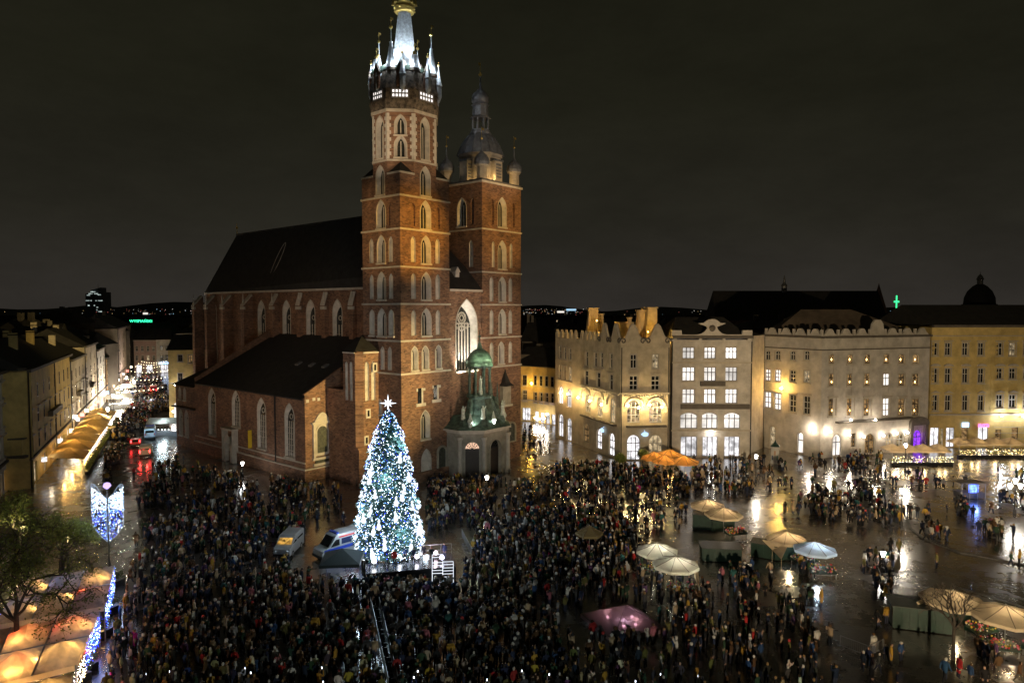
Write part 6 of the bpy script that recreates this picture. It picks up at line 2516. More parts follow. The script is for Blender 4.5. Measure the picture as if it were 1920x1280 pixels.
a_f, a_r = gp(588, 1056), gp(668, 1032)
van('ambulance', 'white ambulance with blue and red stripes parked behind the Christmas tree', (a_f + (a_r - a_f).normalized() * 2.9) + Vector((.2, 1.0, 0)), heading(a_r, a_f), ambulance=True, L=6.0, cat='ambulance')
p = gp(529, 1049)
van('delivery_van', 'white van with amber-lit windscreen standing in the crowd', p + Vector((0, 2.4, 0)), math.radians(-92), cabin=glow('amber_cab_light', (1, .55, .12), .5, var=.8, scale=2), L=4.8, Hh=2.2, Wd=1.9)
# vehicles in the left street, seen from behind
sdir = math.atan2(SD_.y, SD_.x)
van('minibus', 'silver minibus with glowing red tail lights at the mouth of the left street', gp(273, 858) + SD_ * 2.6, sdir - .05, lights='rear', paint=mat('silver_vehicle_paint', (.32, .33, .34), .35), L=5.0, Hh=2.2, Wd=1.95)
point_light(gp(268, 862) + Vector((0, -1.0, 1.0)), 40, (1, .05, .04), .1)
point_light(gp(281, 862) + Vector((0, -1.0, 1.0)), 40, (1, .05, .04), .1)
van('red_car', 'dark red car with tail light beside the minibus', gp(254, 838) + SD_ * 2, sdir, lights='rear', paint=REDPAINT, L=4.2, Hh=1.55, Wd=1.8, cat='car')
van('white_van', 'white van with blue flashing light in the left street', gp(281, 824) + SD_ * 2.6, sdir, lights='off', L=5.6, Hh=2.5, ambulance=True)
point_light(gp(281, 824) + Vector((1, -2.0, 2.2)), 260, (.5, .8, 1), .2)
van('red_van', 'red van far up the street among the crowd', gp(288, 738) + SD_ * 3, sdir, lights='rear', paint=REDPAINT, L=5.6, Hh=2.6)
point_light(gp(288, 742) + Vector((0, -1.5, 1.2)), 250, (1, .05, .04), .2)
van('dark_van', 'dark van far up the street beside the red van', gp(303, 741) + SD_ * 3, sdir, lights='off', paint=DARKPAINT, L=5.6, Hh=2.6)
van('blue_lit_car', 'small dark car with blue light in the middle of the street', gp(286, 760) + SD_ * 2, sdir, paint=DARKPAINT, L=4.2, Hh=1.6, Wd=1.8, cat='car')
point_light(gp(286, 758) + Vector((0, -1, 2)), 300, (.15, .3, 1), .15)
# white booth with lit counter
def booth(p, yaw, label, W2, pw, col_, bulbs):
    bo = empty('white_booth', p, yaw, label, 'booth')
    b = MB()
    b.add([(-W2, -2, 2.8), (W2, -2, 2.8), (W2, 2, 2.8), (-W2, 2, 2.8), (-W2, 0, 3.9), (W2, 0, 3.9)], [[0, 1, 5, 4], [2, 3, 4, 5], [0, 4, 3], [1, 2, 5]])
    b.build('canopy', [CANVASW], bo)
    b = MB()
    b.box(-W2 + .2, -1.7, 0, W2 - .2, -1.3, 1.1)
    b.build('counter', [WHITEPAINT], bo)
    for k in range(9):
        b = MB()
        b.ball((-W2 + .5 + k * (2 * W2 - 1) / 8, -1.9, 1.5), .1, 6)
        b.build('counter_bulb', [bulbs], bo)
    for sx in (-1, 1):
        for sy in (-1, 1):
            b = MB()
            b.tube((sx * (W2 - .2), sy * 1.8, 0), (sx * (W2 - .2), sy * 1.8, 2.8), .06, n=5)
            b.build('post', [GRAYMETAL], bo)
    point_light((0, -.8, 2.3), pw, col_, .3, bo)
    point_light((0, -3.2, 2.6), pw * .6, col_, .3, bo)


booth(gp(311, 815), .05, 'long white canopied booth with bluish lit counter by the chapel corner', 3.4, 260, (.75, .93, 1), glow('counter_bulb', (.8, .95, 1), 10))
booth(gp(222, 764), sdir - 1.2, 'white booth added for the glare of lit gardens before the ochre house', 3.2, 700, (1, .90, .74), glow('counter_bulb_warm', (1, .88, .66), 30))  # this booth and the next are added for the glow of lit restaurant gardens
booth(gp(233, 742), sdir - 1.2, 'white booth added for the glare of lit gardens farther up the left street', 3.2, 900, (1, .88, .70), glow('counter_bulb_warm', (1, .88, .66), 30))


# ---------------- market umbrellas and stalls
def umbrella(p, r, m, label, group, n=8, hz=2.35, rise=.85, light=None, power=60, rot=0.0, cat='umbrella', valance=.28):
    o = empty('market_umbrella', p, rot, label, cat, group)
    b = MB()
    b.tube((0, 0, 0), (0, 0, hz + rise + .1), .045, n=6)
    b.build('pole', [GRAYMETAL], o)
    b = MB()
    ring = [(r * math.cos(2 * math.pi * k / n), r * math.sin(2 * math.pi * k / n)) for k in range(n)]
    vs_ = [(0, 0, hz + rise)] + [(x_ * .5, y_ * .5, hz + rise * .44) for x_, y_ in ring] + [(x_, y_, hz) for x_, y_ in ring] + [(x_, y_, hz - valance) for x_, y_ in ring]
    fs = []
    for k in range(n):
        k2 = (k + 1) % n
        fs += [[0, 1 + k, 1 + k2], [1 + k, 1 + n + k, 1 + n + k2, 1 + k2], [1 + n + k, 1 + 2 * n + k, 1 + 2 * n + k2, 1 + n + k2]]
    b.add(vs_, fs)
    b.build('canopy', [m], o)
    b = MB()
    for x_, y_ in ring:
        b.tube((0, 0, hz + rise + .02), (x_ * .5, y_ * .5, hz + rise * .44 + .02), .028, n=4)
        b.tube((x_ * .5, y_ * .5, hz + rise * .44 + .02), (x_, y_, hz + .02), .028, n=4)
    b.build('ribs', [mat('rib_seam', (.16, .13, .10), .8)], o)  # thin dark lines along the canopy ribs
    if light:
        point_light((.25, -.2, hz - .25), power, light, .12, o)
    return o


def at_z(px, py, z):
    q = gp(px, py, z)
    return Vector((q.x, q.y, 0))


UG = 'umbrellas of the market stalls'
WL = (1.0, .74, .42)
umbrella(at_z(1327, 939, 2.9), 2.3, CANVAS, 'beige umbrella, farther of the pair over the green stall boxes', UG, light=WL, power=200, rot=.2)
umbrella(at_z(1357, 955, 2.9), 2.35, CANVAS, 'beige umbrella, nearer of the pair over the green stall boxes', UG, light=WL, power=170, rot=.5)
umbrella(at_z(1232, 1022, 2.9), 2.25, CANVASW, 'white umbrella, farther of the pair at the edge of the crowd', UG, light=(1, .95, .72), power=180, rot=.1)
umbrella(at_z(1267, 1047, 2.9), 2.35, CANVASW, 'white umbrella, nearer of the pair at the edge of the crowd', UG, light=(1, .95, .72), power=150, rot=.35)
umbrella(at_z(1475, 1000, 2.9), 2.2, CANVAS, 'warm-lit umbrella left of the bluish one', UG, light=WL, power=240, rot=.3)
umbrella(at_z(1528, 1019, 2.9), 2.25, CANVASB, 'bluish-lit umbrella over a stall of red goods', UG, light=(.75, .90, 1), power=190, rot=.1)
umbrella(at_z(1787, 1112, 2.9), 2.65, CANVAS, 'wide beige umbrella behind the small bare tree', UG, light=WL, power=120, rot=.15)
umbrella(at_z(1886, 1140, 2.9), 2.75, CANVAS, 'wide beige umbrella cut by the right edge of the view', UG, light=WL, power=170, rot=.4)
umbrella(at_z(1105, 994, 2.6), 1.6, mat('drab_canvas', (.16, .13, .06), .8), 'small drab unlit umbrella deep in the crowd', UG, n=6)
umbrella(at_z(190, 795, 3.0), 2.7, CANVAST, 'beige square parasol at the far end of the street awnings', 'parasols along the left street', n=4, light=WL, power=120, rot=.5)
OG = 'orange umbrellas before the gabled house'
for k, (px, py, r_) in enumerate(((1226, 851, 2.2), (1255, 846, 2.5), (1247, 857, 2.2), (1283, 858, 2.5))):
    umbrella(at_z(px, py, 2.9), r_, CANVASO, ['orange glowing umbrella, leftmost before the gabled house', 'orange glowing umbrella, rear one before the gabled house', 'orange glowing umbrella, front middle before the gabled house',
             'orange glowing umbrella, rightmost by the shop windows'][k], OG, light=(1, .52, .14), power=200, rise=1.1, hz=2.3)
FLW = [mat('flower_white', (.6, .58, .5), .8), mat('flower_pink', (.6, .15, .25), .8), mat('flower_red', (.5, .03, .03), .8), mat('flower_yellow', (.65, .45, .05), .8), LEAFG]


def flower_stall(p, yaw, label, L=2.6):
    o = empty('flower_stall', p, yaw, label, 'stall', 'flower stalls on the square')
    b = MB()
    b.hprism([(-L / 2, -.6), (L / 2, -.6), (L / 2, .6), (-L / 2, .6)], .55, [.6, .6, .95, .95])
    b.build('table_top', [DGREEN], o)
    for sx in (-1, 1):
        for sy in (-1, 1):
            b = MB()
            b.tube((sx * (L / 2 - .1), sy * .5, 0), (sx * (L / 2 - .1), sy * .5, .58 if sy < 0 else .9), .04, n=4)
            b.build('leg', [GRAYMETAL], o)
    b = MB()
    for k in range(70):
        x_, y_ = rnd.uniform(-L / 2, L / 2), rnd.uniform(-.6, .6)
        z_ = .75 + (y_ + .6) * .3 + rnd.uniform(0, .2)
        b.octa((x_, y_, z_), rnd.uniform(.06, .13), rnd.choice([0, 0, 1, 1, 2, 3, 4, 4]))
    bq = b.build('flowers', FLW, o)
    bq['kind'] = 'stuff'
    return o


for px, py, dx, dy, yw, lab in ((1327, 939, -.6, -1.9, .2, 'flower stall under the beige umbrella pair'), (1357, 955, .9, -2.1, .3, 'flower stall beside the nearer beige umbrella'), (1232, 1022, -1.0, -1.6, -.3, 'flower stall under the farther white umbrella'),
                                (1267, 1047, 0, -2.0, -.2, 'flower stall at the front of the white umbrellas'), (1475, 1000, 1.2, -1.9, .2, 'flower stall between warm and bluish umbrellas'), (1528, 1019, 0, -1.9, 0, 'stall of red goods under the bluish umbrella'),
                                (1787, 1112, 1.2, -2.1, .3, 'flower stall right of the bare tree'), (1886, 1140, -1.9, -2.0, -.2, 'low flower stall in the gap between the wide umbrellas'), (1886, 1140, 1.2, -2.5, .1, 'flower stall at the right edge of the view')):
    flower_stall(at_z(px, py, 2.9) + Vector((dx, dy, 0)), yw, lab)


def stall_box(p, yaw, L, Wd, Hh, label, open_top=False):
    o = empty('green_stall_box', p, yaw, label, 'stall box', 'closed green stall boxes')
    b = MB()
    b.box(-L / 2, -Wd / 2, .08, L / 2, Wd / 2, Hh)
    b.build('body', [DGREEN], o)
    n = int(L / .6)
    for k in range(n + 1):
        b = MB()
        x_ = -L / 2 + L * k / n
        b.box(x_ - .03, -Wd / 2 - .03, .1, x_ + .03, -Wd / 2 - .003, Hh)
        b.build('batten', [DGREEN], o)
    b = MB()
    b.box(-L / 2 - .12, -Wd / 2 - .15, Hh, L / 2 + .12, Wd / 2 + .12, Hh + .09)
    b.build('lid', [mat('wet_box_lid', (.06, .07, .065), .2)], o)
    for sx in (-1, 1):
        b = MB()
        b.box(sx * (L / 2 - .3) - .08, -Wd / 2 + .1, 0, sx * (L / 2 - .3) + .08, Wd / 2 - .1, .08)
        b.build('foot', [IRON], o)
    return o


stall_box(gp(1318, 990), -.35, 2.4, 1.7, 1.9, 'green stall box under the left edge of the beige umbrellas')
stall_box(gp(1352, 993), .05, 2.8, 1.7, 1.5, 'green stall box right under the nearer beige umbrella')
stall_box(gp(1350, 1047), -.12, 4.2, 2.3, 1.5, 'long green stall box with wet lid standing alone between umbrella pairs')
stall_box(gp(1433, 1042), -.5, 2.6, 1.8, 1.6, 'green stall box left of the warm-lit umbrella')
stall_box(gp(1470, 1046), .08, 2.9, 1.6, 1.6, 'teal green stall box in front of the warm-lit umbrella')
stall_box(gp(1722, 1172), -.3, 4.6, 2.6, 2.0, 'large dark green stall box left of the bare tree')
stall_box(gp(1800, 1165), .05, 1.2, 1.0, 1.5, 'small green cupboard behind the trunk of the bare tree')
# sloping canvas flaps hanging from the stalls
for k, (a, b_, c, d, lab) in enumerate((((1430, 1012), (1480, 1016), (1465, 1048), (1448, 1030), 'sloping canvas flap beside the warm-lit umbrella'), ((1300, 1052), (1308, 1050), (1312, 1105), (1303, 1085), 'hanging canvas flap at the corner of the white umbrellas'),
                                        ((1718, 1128), (1752, 1110), (1775, 1146), (1735, 1150), 'olive canvas flap over the large green stall box'))):
    q = MB()
    zs = (2.3, 2.3, 1.2, 1.3)
    pts = [gp(x_, y_, z_) for (x_, y_), z_ in zip((a, b_, c, d), zs)]
    q.add([tuple(p_) for p_ in pts] + [tuple(p_ - Vector((0, 0, .03))) for p_ in pts], [[0, 1, 2, 3], [7, 6, 5, 4], [0, 4, 5, 1], [1, 5, 6, 2], [2, 6, 7, 3], [3, 7, 4, 0]])
    for p_ in pts[2:]:
        q.tube((p_.x, p_.y, 0), (p_.x, p_.y, p_.z), .03, n=4)
    tag(q.build('canvas_flap', [CANVAS]), lab, 'canvas')

# ---------------- lit garden terraces on the right
def terrace(px0, px1, ybase, n, label, depth=4.0):
    a, c = gp(px0, ybase), gp(px1, ybase)
    L = (c - a).length
    yw = heading(a, c)
    o = empty('restaurant_terrace', a, yw, label, 'terrace', 'garlanded terraces before the right-hand houses')
    for k in range(n):
        x0, x1 = L * k / n, L * (k + 1) / n
        b = MB()
        b.add([(x0, 0.3, 2.5), (x1, .3, 2.5), (x1, depth, 2.5), (x0, depth, 2.5), ((x0 + x1) / 2, depth / 2, 3.6), (x0, .3, 2.2), (x1, .3, 2.2)], [[0, 1, 4], [1, 2, 4], [2, 3, 4], [3, 0, 4], [5, 6, 1, 0]])
        b.build('canopy', [CANVAS], o)
        b = MB()
        b.tube(((x0 + x1) / 2, depth / 2, 0), ((x0 + x1) / 2, depth / 2, 3.6), .06, n=5)
        b.build('pole', [GRAYMETAL], o)
        b = MB()
        b.box(x0 + .06, -.25, 0, x1 - .06, .25, .55)
        b.build('planter', [DARKPAINT], o)
        b = MB()
        for j in range(int((x1 - x0) / .3)):
            leaf_cluster(b, (x0 + .2 + j * .3, 0, .95), .38, 26, .09)
        b.build('foliage', [LEAFG], o)
        point_light(((x0 + x1) / 2, depth / 2 - .6, 2.1), 70, (1, .66, .30), .2, o)
    b = MB()
    for k in range(int(L * 15)):
        b.octa((rnd.uniform(0, L), rnd.uniform(-.42, -.1), rnd.uniform(.55, 1.7)), rnd.uniform(.02, .05), rnd.choice([0, 0, 1]))
    g_ = b.build('string_lights', [L_BULBY, glow('fairy_bulb_cream', (1, .88, .62), 12)], o)
    g_['kind'] = 'stuff'
    for k in range(3):
        point_light((L * (k + .5) / 3, -.9, 1.2), 45, (1, .70, .32), .2, o)
    return o


terrace(1670, 1786, 872, 4, 'terrace garlanded with warm bulbs under beige canopies by the purple door')
terrace(1795, 1925, 858, 4, 'terrace garlanded with warm bulbs under beige canopies at the right edge')

# ---------------- street lamps on the square
def square_lamp(px, ybase, zt, label, power, col=(1, .86, .64), globes=1, glowm=None):
    p = gp(px, ybase)
    o = empty('street_lamp', p, 0, label, 'street lamp', 'lamps on the square')
    b = MB()
    b.lathe([(.2, 0), (.18, .5), (.08, .6), (.06, zt - .4)], 8)
    b.build('pole', [IRON], o)
    pos = [(0, 0, zt)] if globes == 1 else [(0, 0, zt + .5), (-.7, 0, zt - .2), (.7, 0, zt - .2)]
    for (x_, y_, z_) in pos:
        if globes > 1 and x_:
            b = MB()
            b.tube((0, 0, zt - .6), (x_, y_, z_ - .35), .04, n=5)
            b.build('arm', [IRON], o)
        b = MB()
        b.lathe([(.08, z_ - .35), (.27, z_ + .12), (.14, z_ + .3), (.02, z_ + .36)], 8, (x_, y_))
        b.build('lantern', [glowm or L_CLAMP], o)
        b = MB()
        b.lathe([(.3, z_ + .32), (.1, z_ + .45), (.02, z_ + .6)], 8, (x_, y_))
        b.build('lantern_cap', [IRON], o)
        point_light((x_, y_ - .45, z_), power * .6 / len(pos), col, .3, o)
    return o


square_lamp(1417, 905, 4.3, 'single lamp on a slim black post before the shop house', 700)
square_lamp(1697, 884, 4.6, 'lamp post in front of the garlanded terrace', 900)
square_lamp(1690, 985, 4.6, 'lamp post in the middle of the right half of the square', 800)
square_lamp(1902, 962, 4.0, 'triple-globe lamp post near the right edge', 550, globes=3)
square_lamp(913, 938, 3.4, 'short warm lamp post before the basilica porch', 500, (1, .66, .28))
square_lamp(1655, 1072, 2.0, 'low lamp glowing over the wet paving', 110, (1, .85, .75))
square_lamp(128, 1072, 3.6, 'added warm lamp hidden in the foliage behind the winged lamp', 1700, (1, .84, .40), glowm=glow('added_leaf_lamp', (1, .75, .3), 2))  # this lamp and the next are added to light the leaves
square_lamp(45, 1048, 3.6, 'added warm lamp among the leaves below the corner house', 900, (1, .80, .40), glowm=MATS['added_leaf_lamp'])
square_lamp(455, 893, 2.2, 'small white lamp beside the chapel portal', 160, (.9, .97, 1))
# advertising pillar
p = gp(1453, 868)
o = empty('advertising_pillar', p, 0, 'white poster pillar with green crown before the grey corner house', 'pillar')
b = MB()
b.lathe([(.78, 0), (.78, .35), (.7, .4), (.7, 2.9), (.8, 2.95), (.8, 3.1)], 16)
b.build('drum', [mat('poster_white', (.42, .40, .37), .7)], o)
for k in range(5):
    b = MB()
    a0 = math.pi * (1.1 + k * .2)
    pts = [(.71 * math.cos(a0 + t * .05), .71 * math.sin(a0 + t * .05)) for t in range(9)]
    z0 = .7 + (k % 2) * .9
    b.add([(x_, y_, z0) for x_, y_ in pts] + [(x_, y_, z0 + .8) for x_, y_ in pts], [[t, t + 1, t + 10, t + 9] for t in range(8)])
    b.build('poster', [mat('poster_%d' % k, ((.1, .12, .2), (.35, .2, .12), (.12, .2, .12), (.4, .38, .3), (.25, .08, .08))[k], .6)], o)
b = MB()
b.lathe([(.85, 3.1), (.7, 3.3), (.3, 3.7), (.1, 4.1), (.02, 4.3)], 12)
b.build('crown', [DGREEN], o)
# blue-lit carriage stand
p = gp(1817, 932)
o = empty('blue_lit_kiosk', p, .05, 'small canopied kiosk glowing blue on the wet square', 'kiosk')
b = MB()
b.box(-1.9, -1.0, 2.3, 1.9, 1.0, 2.42)
b.build('roof', [mat('kiosk_roof', (.12, .10, .085), .4)], o)
for sx in (-1.8, -.6, .6, 1.8):
    b = MB()
    b.box(sx - .05, -.95, 0, sx + .05, -.85, 2.3)
    b.build('post', [GRAYMETAL], o)
b = MB()
b.box(-.55, -.7, .9, .9, -.6, 2.1)
b.build('lit_panel', [glow('blue_panel_light', (.12, .22, 1.0), 3.5, var=.5, scale=3)], o)
b = MB()
b.box(-1.8, -.9, .1, 1.8, .9, .9)
b.build('counter', [mat('kiosk_counter', (.1, .1, .14), .4)], o)
point_light((0, -1.6, 1.6), 90, (.2, .35, 1), .2, o)

# ---------------- glass pyramid of the fountain
c4 = [gp(1090, 1157), gp(1150, 1207), gp(1247, 1184), gp(1187, 1141)]
cc = sum(c4, Vector()) / 4
o = empty('glass_pyramid', cc, 0, 'low pink-lit glass pyramid of the fountain amid the crowd', 'fountain')
loc4 = [p_ - cc for p_ in c4]
gm_ = bpy.data.materials.new('tinted_glass_panel')
gm_.use_nodes = True
n_ = gm_.node_tree
n_.nodes.clear()
oo = n_.nodes.new('ShaderNodeOutputMaterial')
tr = n_.nodes.new('ShaderNodeBsdfTransparent')
tr.inputs[0].default_value = (.72, .66, .66, 1)
df = n_.nodes.new('ShaderNodeBsdfTranslucent')
df.inputs[0].default_value = (.46, .38, .38, 1)
gl = n_.nodes.new('ShaderNodeBsdfGlossy')
gl.inputs['Roughness'].default_value = .08
m1 = n_.nodes.new('ShaderNodeMixShader')
m1.inputs[0].default_value = .45
m2 = n_.nodes.new('ShaderNodeMixShader')
m2.inputs[0].default_value = .12
n_.links.new(tr.outputs[0], m1.inputs[1])
n_.links.new(df.outputs[0], m1.inputs[2])
n_.links.new(m1.outputs[0], m2.inputs[1])
n_.links.new(gl.outputs[0], m2.inputs[2])
n_.links.new(m2.outputs[0], oo.inputs[0])
apex = Vector((.35, .8, 1.5))
for k in range(4):
    a, c = loc4[k] + Vector((0, 0, .35)), loc4[(k + 1) % 4] + Vector((0, 0, .35))
    q = MB()
    q.add([a, c, apex, a - Vector((0, 0, .03)), c - Vector((0, 0, .03)), apex - Vector((0, 0, .03))], [[0, 1, 2], [3, 5, 4], [0, 3, 4, 1]])
    q.build('glass_panel', [gm_], o)
    q = MB()
    q.tube(a, apex, .035, n=4)
    q.tube(a, c, .05, n=4)
    q.build('glazing_bar', [mat('bronze_bar', (.10, .07, .05), .5)], o)
q = MB()
q.hprism([(p_.x * 1.02, p_.y * 1.02) for p_ in loc4], 0, .3)
q.build('base', [mat('pink_granite', (.30, .18, .18), .5, var=.3, scale=2)], o)
for k, (fx, fy) in enumerate(((-.55, .1), (.1, -.35), (.45, -.1), (.2, .45))):
    v_ = loc4[0] * max(0, -fx) + loc4[2] * max(0, fx) + loc4[3] * max(0, fy) + loc4[1] * max(0, -fy)
    q = MB()
    q.lathe([(.12, .31), (.14, .42), (.1, .46)], 8, (v_.x * .7, v_.y * .7))
    q.build('uplight', [glow('pink_uplight', (1, .6, .8), 8)], o)
    point_light((v_.x * .7, v_.y * .7, .62), 15, (1, .62, .66) if k % 2 == 0 else (.88, .72, 1), .08, o)

# ---------------- crowd barriers
bm_ = MB()
bm_.tube((0, 0, .2), (0, 0, 1.1), .03, n=4)
bm_.tube((2.2, 0, .2), (2.2, 0, 1.1), .03, n=4)
bm_.tube((0, 0, 1.1), (2.2, 0, 1.1), .03, n=4)
bm_.tube((0, 0, .3), (2.2, 0, .3), .025, n=4)
frame_me = bm_.mesh('frame', [GRAYMETAL])
bm_ = MB()
for k in range(1, 14):
    bm_.tube((2.2 * k / 14, 0, .3), (2.2 * k / 14, 0, 1.1), .012, n=3)
bars_me = bm_.mesh('bars', [GRAYMETAL])
bm_ = MB()
for x_ in (.25, 1.95):
    bm_.box(x_ - .03, -.3, 0, x_ + .03, .3, .04)
    bm_.box(x_ - .02, -.02, .04, x_ + .02, .02, .3)
foot_me = bm_.mesh('feet', [GRAYMETAL])


def barrier_row(a, c, where):
    d = (c - a)
    n = max(1, int(d.length / 2.3))
    yw = math.atan2(d.y, d.x)
    for k in range(n):
        p_ = a + d * (k / n)
        o = empty('crowd_barrier', p_, yw, 'steel crowd barrier %s' % where, 'barrier', 'crowd barriers ' + where)
        put('frame', frame_me, o)
        put('bars', bars_me, o)
        put('feet', foot_me, o)


barrier_row(gp(695, 1140), gp(729, 1300), 'along the left side of the dark empty lane')
barrier_row(gp(711, 1140), gp(748, 1300), 'along the right side of the dark empty lane')
barrier_row(gp(958, 1150), gp(1085, 1300), 'running diagonally left of the glass pyramid')
barrier_row(gp(866, 1008), gp(905, 1085), 'right of the stage')
barrier_row(gp(630, 1105), gp(692, 1120), 'in front of the black gazebo')
barrier_row(gp(1575, 1215), gp(1628, 1235), 'fencing the dark enclosure at bottom right, front side')
barrier_row(gp(1628, 1235), gp(1680, 1210), 'fencing the dark enclosure at bottom right, far side')

# dark strip added along the empty lane so it reflects less
b = MB()
a, c, d, e2 = gp(697, 1140), gp(709, 1140), gp(745, 1300), gp(731, 1300)
b.add([(*q.xy, z_) for z_ in (.004, .03) for q in (a, c, d, e2)], [[4, 5, 6, 7], [0, 1, 5, 4], [1, 2, 6, 5], [2, 3, 7, 6], [3, 0, 4, 7]])
structure(tag(b.build('lane_dark_strip', [mat('added_dark_strip', (.010, .012, .012), .95, spec=0)]), 'dark strip added over the empty lane through the crowd to dull reflections', None))

# pale stone gutters crossing the square
ST_G = mat('gutter_stone', (.11, .10, .08), .45, var=.3, scale=1)
k = 0
for pts in (((1080, 948), (1290, 938), (1480, 930), (1640, 914), (1790, 900), (1960, 880)), ((1560, 1090), (1700, 1070), (1860, 1120), (1960, 1150)), ((1705, 985), (1730, 1006), (1790, 1032), (1950, 1062)),
            ((1830, 925), (1900, 955), (1980, 985)), ((250, 905), (420, 960), (560, 1012)), ((240, 960), (330, 945), (520, 920))):
    b = MB()
    q = [gp(x_, y_) for x_, y_ in pts]
    for a, c in zip(q[:-1], q[1:]):
        t = (c - a).normalized()
        n_ = Vector((-t.y, t.x, 0)) * .22
        b.add([(*(a - n_).xy, .004), (*(c - n_).xy, .004), (*(c + n_).xy, .004), (*(a + n_).xy, .004)], [[0, 1, 2, 3]])
    structure(tag(b.build('pavement_gutter', [ST_G]), 'pale stone gutter line in the paving of the square', None))
# raised kerb of the island on the right
b = MB()
q = [gp(x_, y_) for x_, y_ in ((1700, 975), (1708, 992), (1735, 1012), (1800, 1036), (1960, 1066))]
for a, c in zip(q[:-1], q[1:]):
    t = (c - a).normalized()
    n_ = Vector((-t.y, t.x, 0)) * .16
    b.add([(*(p_ + s_ * n_).xy, z_) for z_ in (0, .14) for p_, s_ in ((a, -1), (c, -1), (c, 1), (a, 1))], [[4, 5, 6, 7], [0, 1, 5, 4], [1, 2, 6, 5], [2, 3, 7, 6], [3, 0, 4, 7]])
structure(tag(b.build('kerb', [mat('kerb_granite', (.06, .055, .05), .6, var=.3)]), 'dark granite kerb curving across the right of the square', None))

# garlands of bulbs added across the left street to scatter small warm lights
for k, (px, py) in enumerate(((208, 770), (226, 745), (240, 727), (250, 716), (256, 709), (262, 704))):
    a = gp(px, py)
    d = NRM * (14 if k < 3 else 11)
    o = empty('added_garland', a, 0, 'added garland of warm bulbs across the left street, %s from the near end' % 'first second third fourth fifth sixth'.split()[k], 'string lights', 'added garlands across the left street')
    w = MB()
    pr = None
    for j in range(13):
        t = j / 12
        q = d * t
        z_ = 6.4 - 4.2 * t * (1 - t)
        if pr:
            w.tube(pr, (q.x, q.y, z_), .02, n=3)
        pr = (q.x, q.y, z_)
        if 0 < j < 12:
            b = MB()
            b.ball((q.x, q.y, z_ - .15), .15, 6)
            b.build('bulb', [L_SIGNW], o)
    w.build('cable', [IRON], o)
    for t in (0, 1):
        w = MB()
        w.tube((d.x * t, d.y * t, 0), (d.x * t, d.y * t, 6.4), .06, n=5)
        w.build('pole', [IRON], o)
    point_light((d.x * .5, d.y * .5, 5.0), 500, (1, .78, .45), .5, o)
# ------------------------------------------------------------------ winged light lamp
p = gp(205, 1070)
wl_ = empty('winged_lamp', p, 0, 'lamp post with a pair of blue-white light wings on the left of the square', 'lamp')
b = MB()
b.lathe([(.2, 0), (.16, .8), (.09, 1.0), (.07, 9.0)], 8)
b.build('pole', [IRON], wl_)
b = MB()
b.lathe([(.1, 8.9), (.42, 9.2), (.3, 9.5), (.05, 9.6)], 8)
b.build('lamp_head', [glow('violet_lamp_head', (.62, .45, 1.0), 1.6)], wl_)
for sg in (-1, 1):
    out = [(sg * .12, 3.2), (sg * .9, 3.9), (sg * 1.62, 4.9), (sg * 1.72, 7.0), (sg * 1.65, 9.0), (sg * 1.35, 9.35), (sg * 1.1, 9.1), (sg * .6, 8.3), (sg * .12, 7.9)]
    b = MB()
    for q0, q1 in zip(out, out[1:] + out[:1]):
        b.tube((q0[0], 0, q0[1]), (q1[0], 0, q1[1]), .035, n=4, m=0)
    for t in range(9):
        a0 = t * .75
        b.tube((sg * (1.5 + .22 * math.cos(a0)), 0, 9.2 + .22 * math.sin(a0)), (sg * (1.5 + .22 * math.cos(a0 + .75)), 0, 9.2 + .22 * math.sin(a0 + .75)), .04, n=4, m=0)
    b.build('wing_frame', [glow('wing_outline_light', (.6, .75, 1.0), .5)], wl_)
    b = MB()
    cnt = 0
    while cnt < 560:
        x_ = rnd.uniform(.08, 1.72)
        z_ = rnd.uniform(3.2, 9.2)
        lo = 3.2 + max(0, x_ - .1) * 1.05 + (max(0, x_ - 1.5) * 3)
        hi = 7.9 + max(0, x_ - .1) * .75
        if lo < z_ < hi:
            dens = .5 + .5 * max(0, 1 - abs(z_ - (7.6 + x_ * .5)) / 2.2)
            if rnd.random() > dens:
                continue
            b.octa((sg * x_, rnd.uniform(-.12, .12), z_), rnd.choice([.022, .03, .04]), rnd.choice([0, 1, 1, 2, 2] if z_ < 6.6 else [0, 0, 1]))
            cnt += 1
    g_ = b.build('wing_lights', [L_BULBW, L_BULBB, L_BULBD], wl_)
    g_['kind'] = 'stuff'
    point_light((sg * .9, -1.0, 7.6), 170, (.72, .82, 1.0), .3, wl_)
    point_light((sg * .9, 1.0, 6.6), 120, (.72, .82, 1.0), .3, wl_)


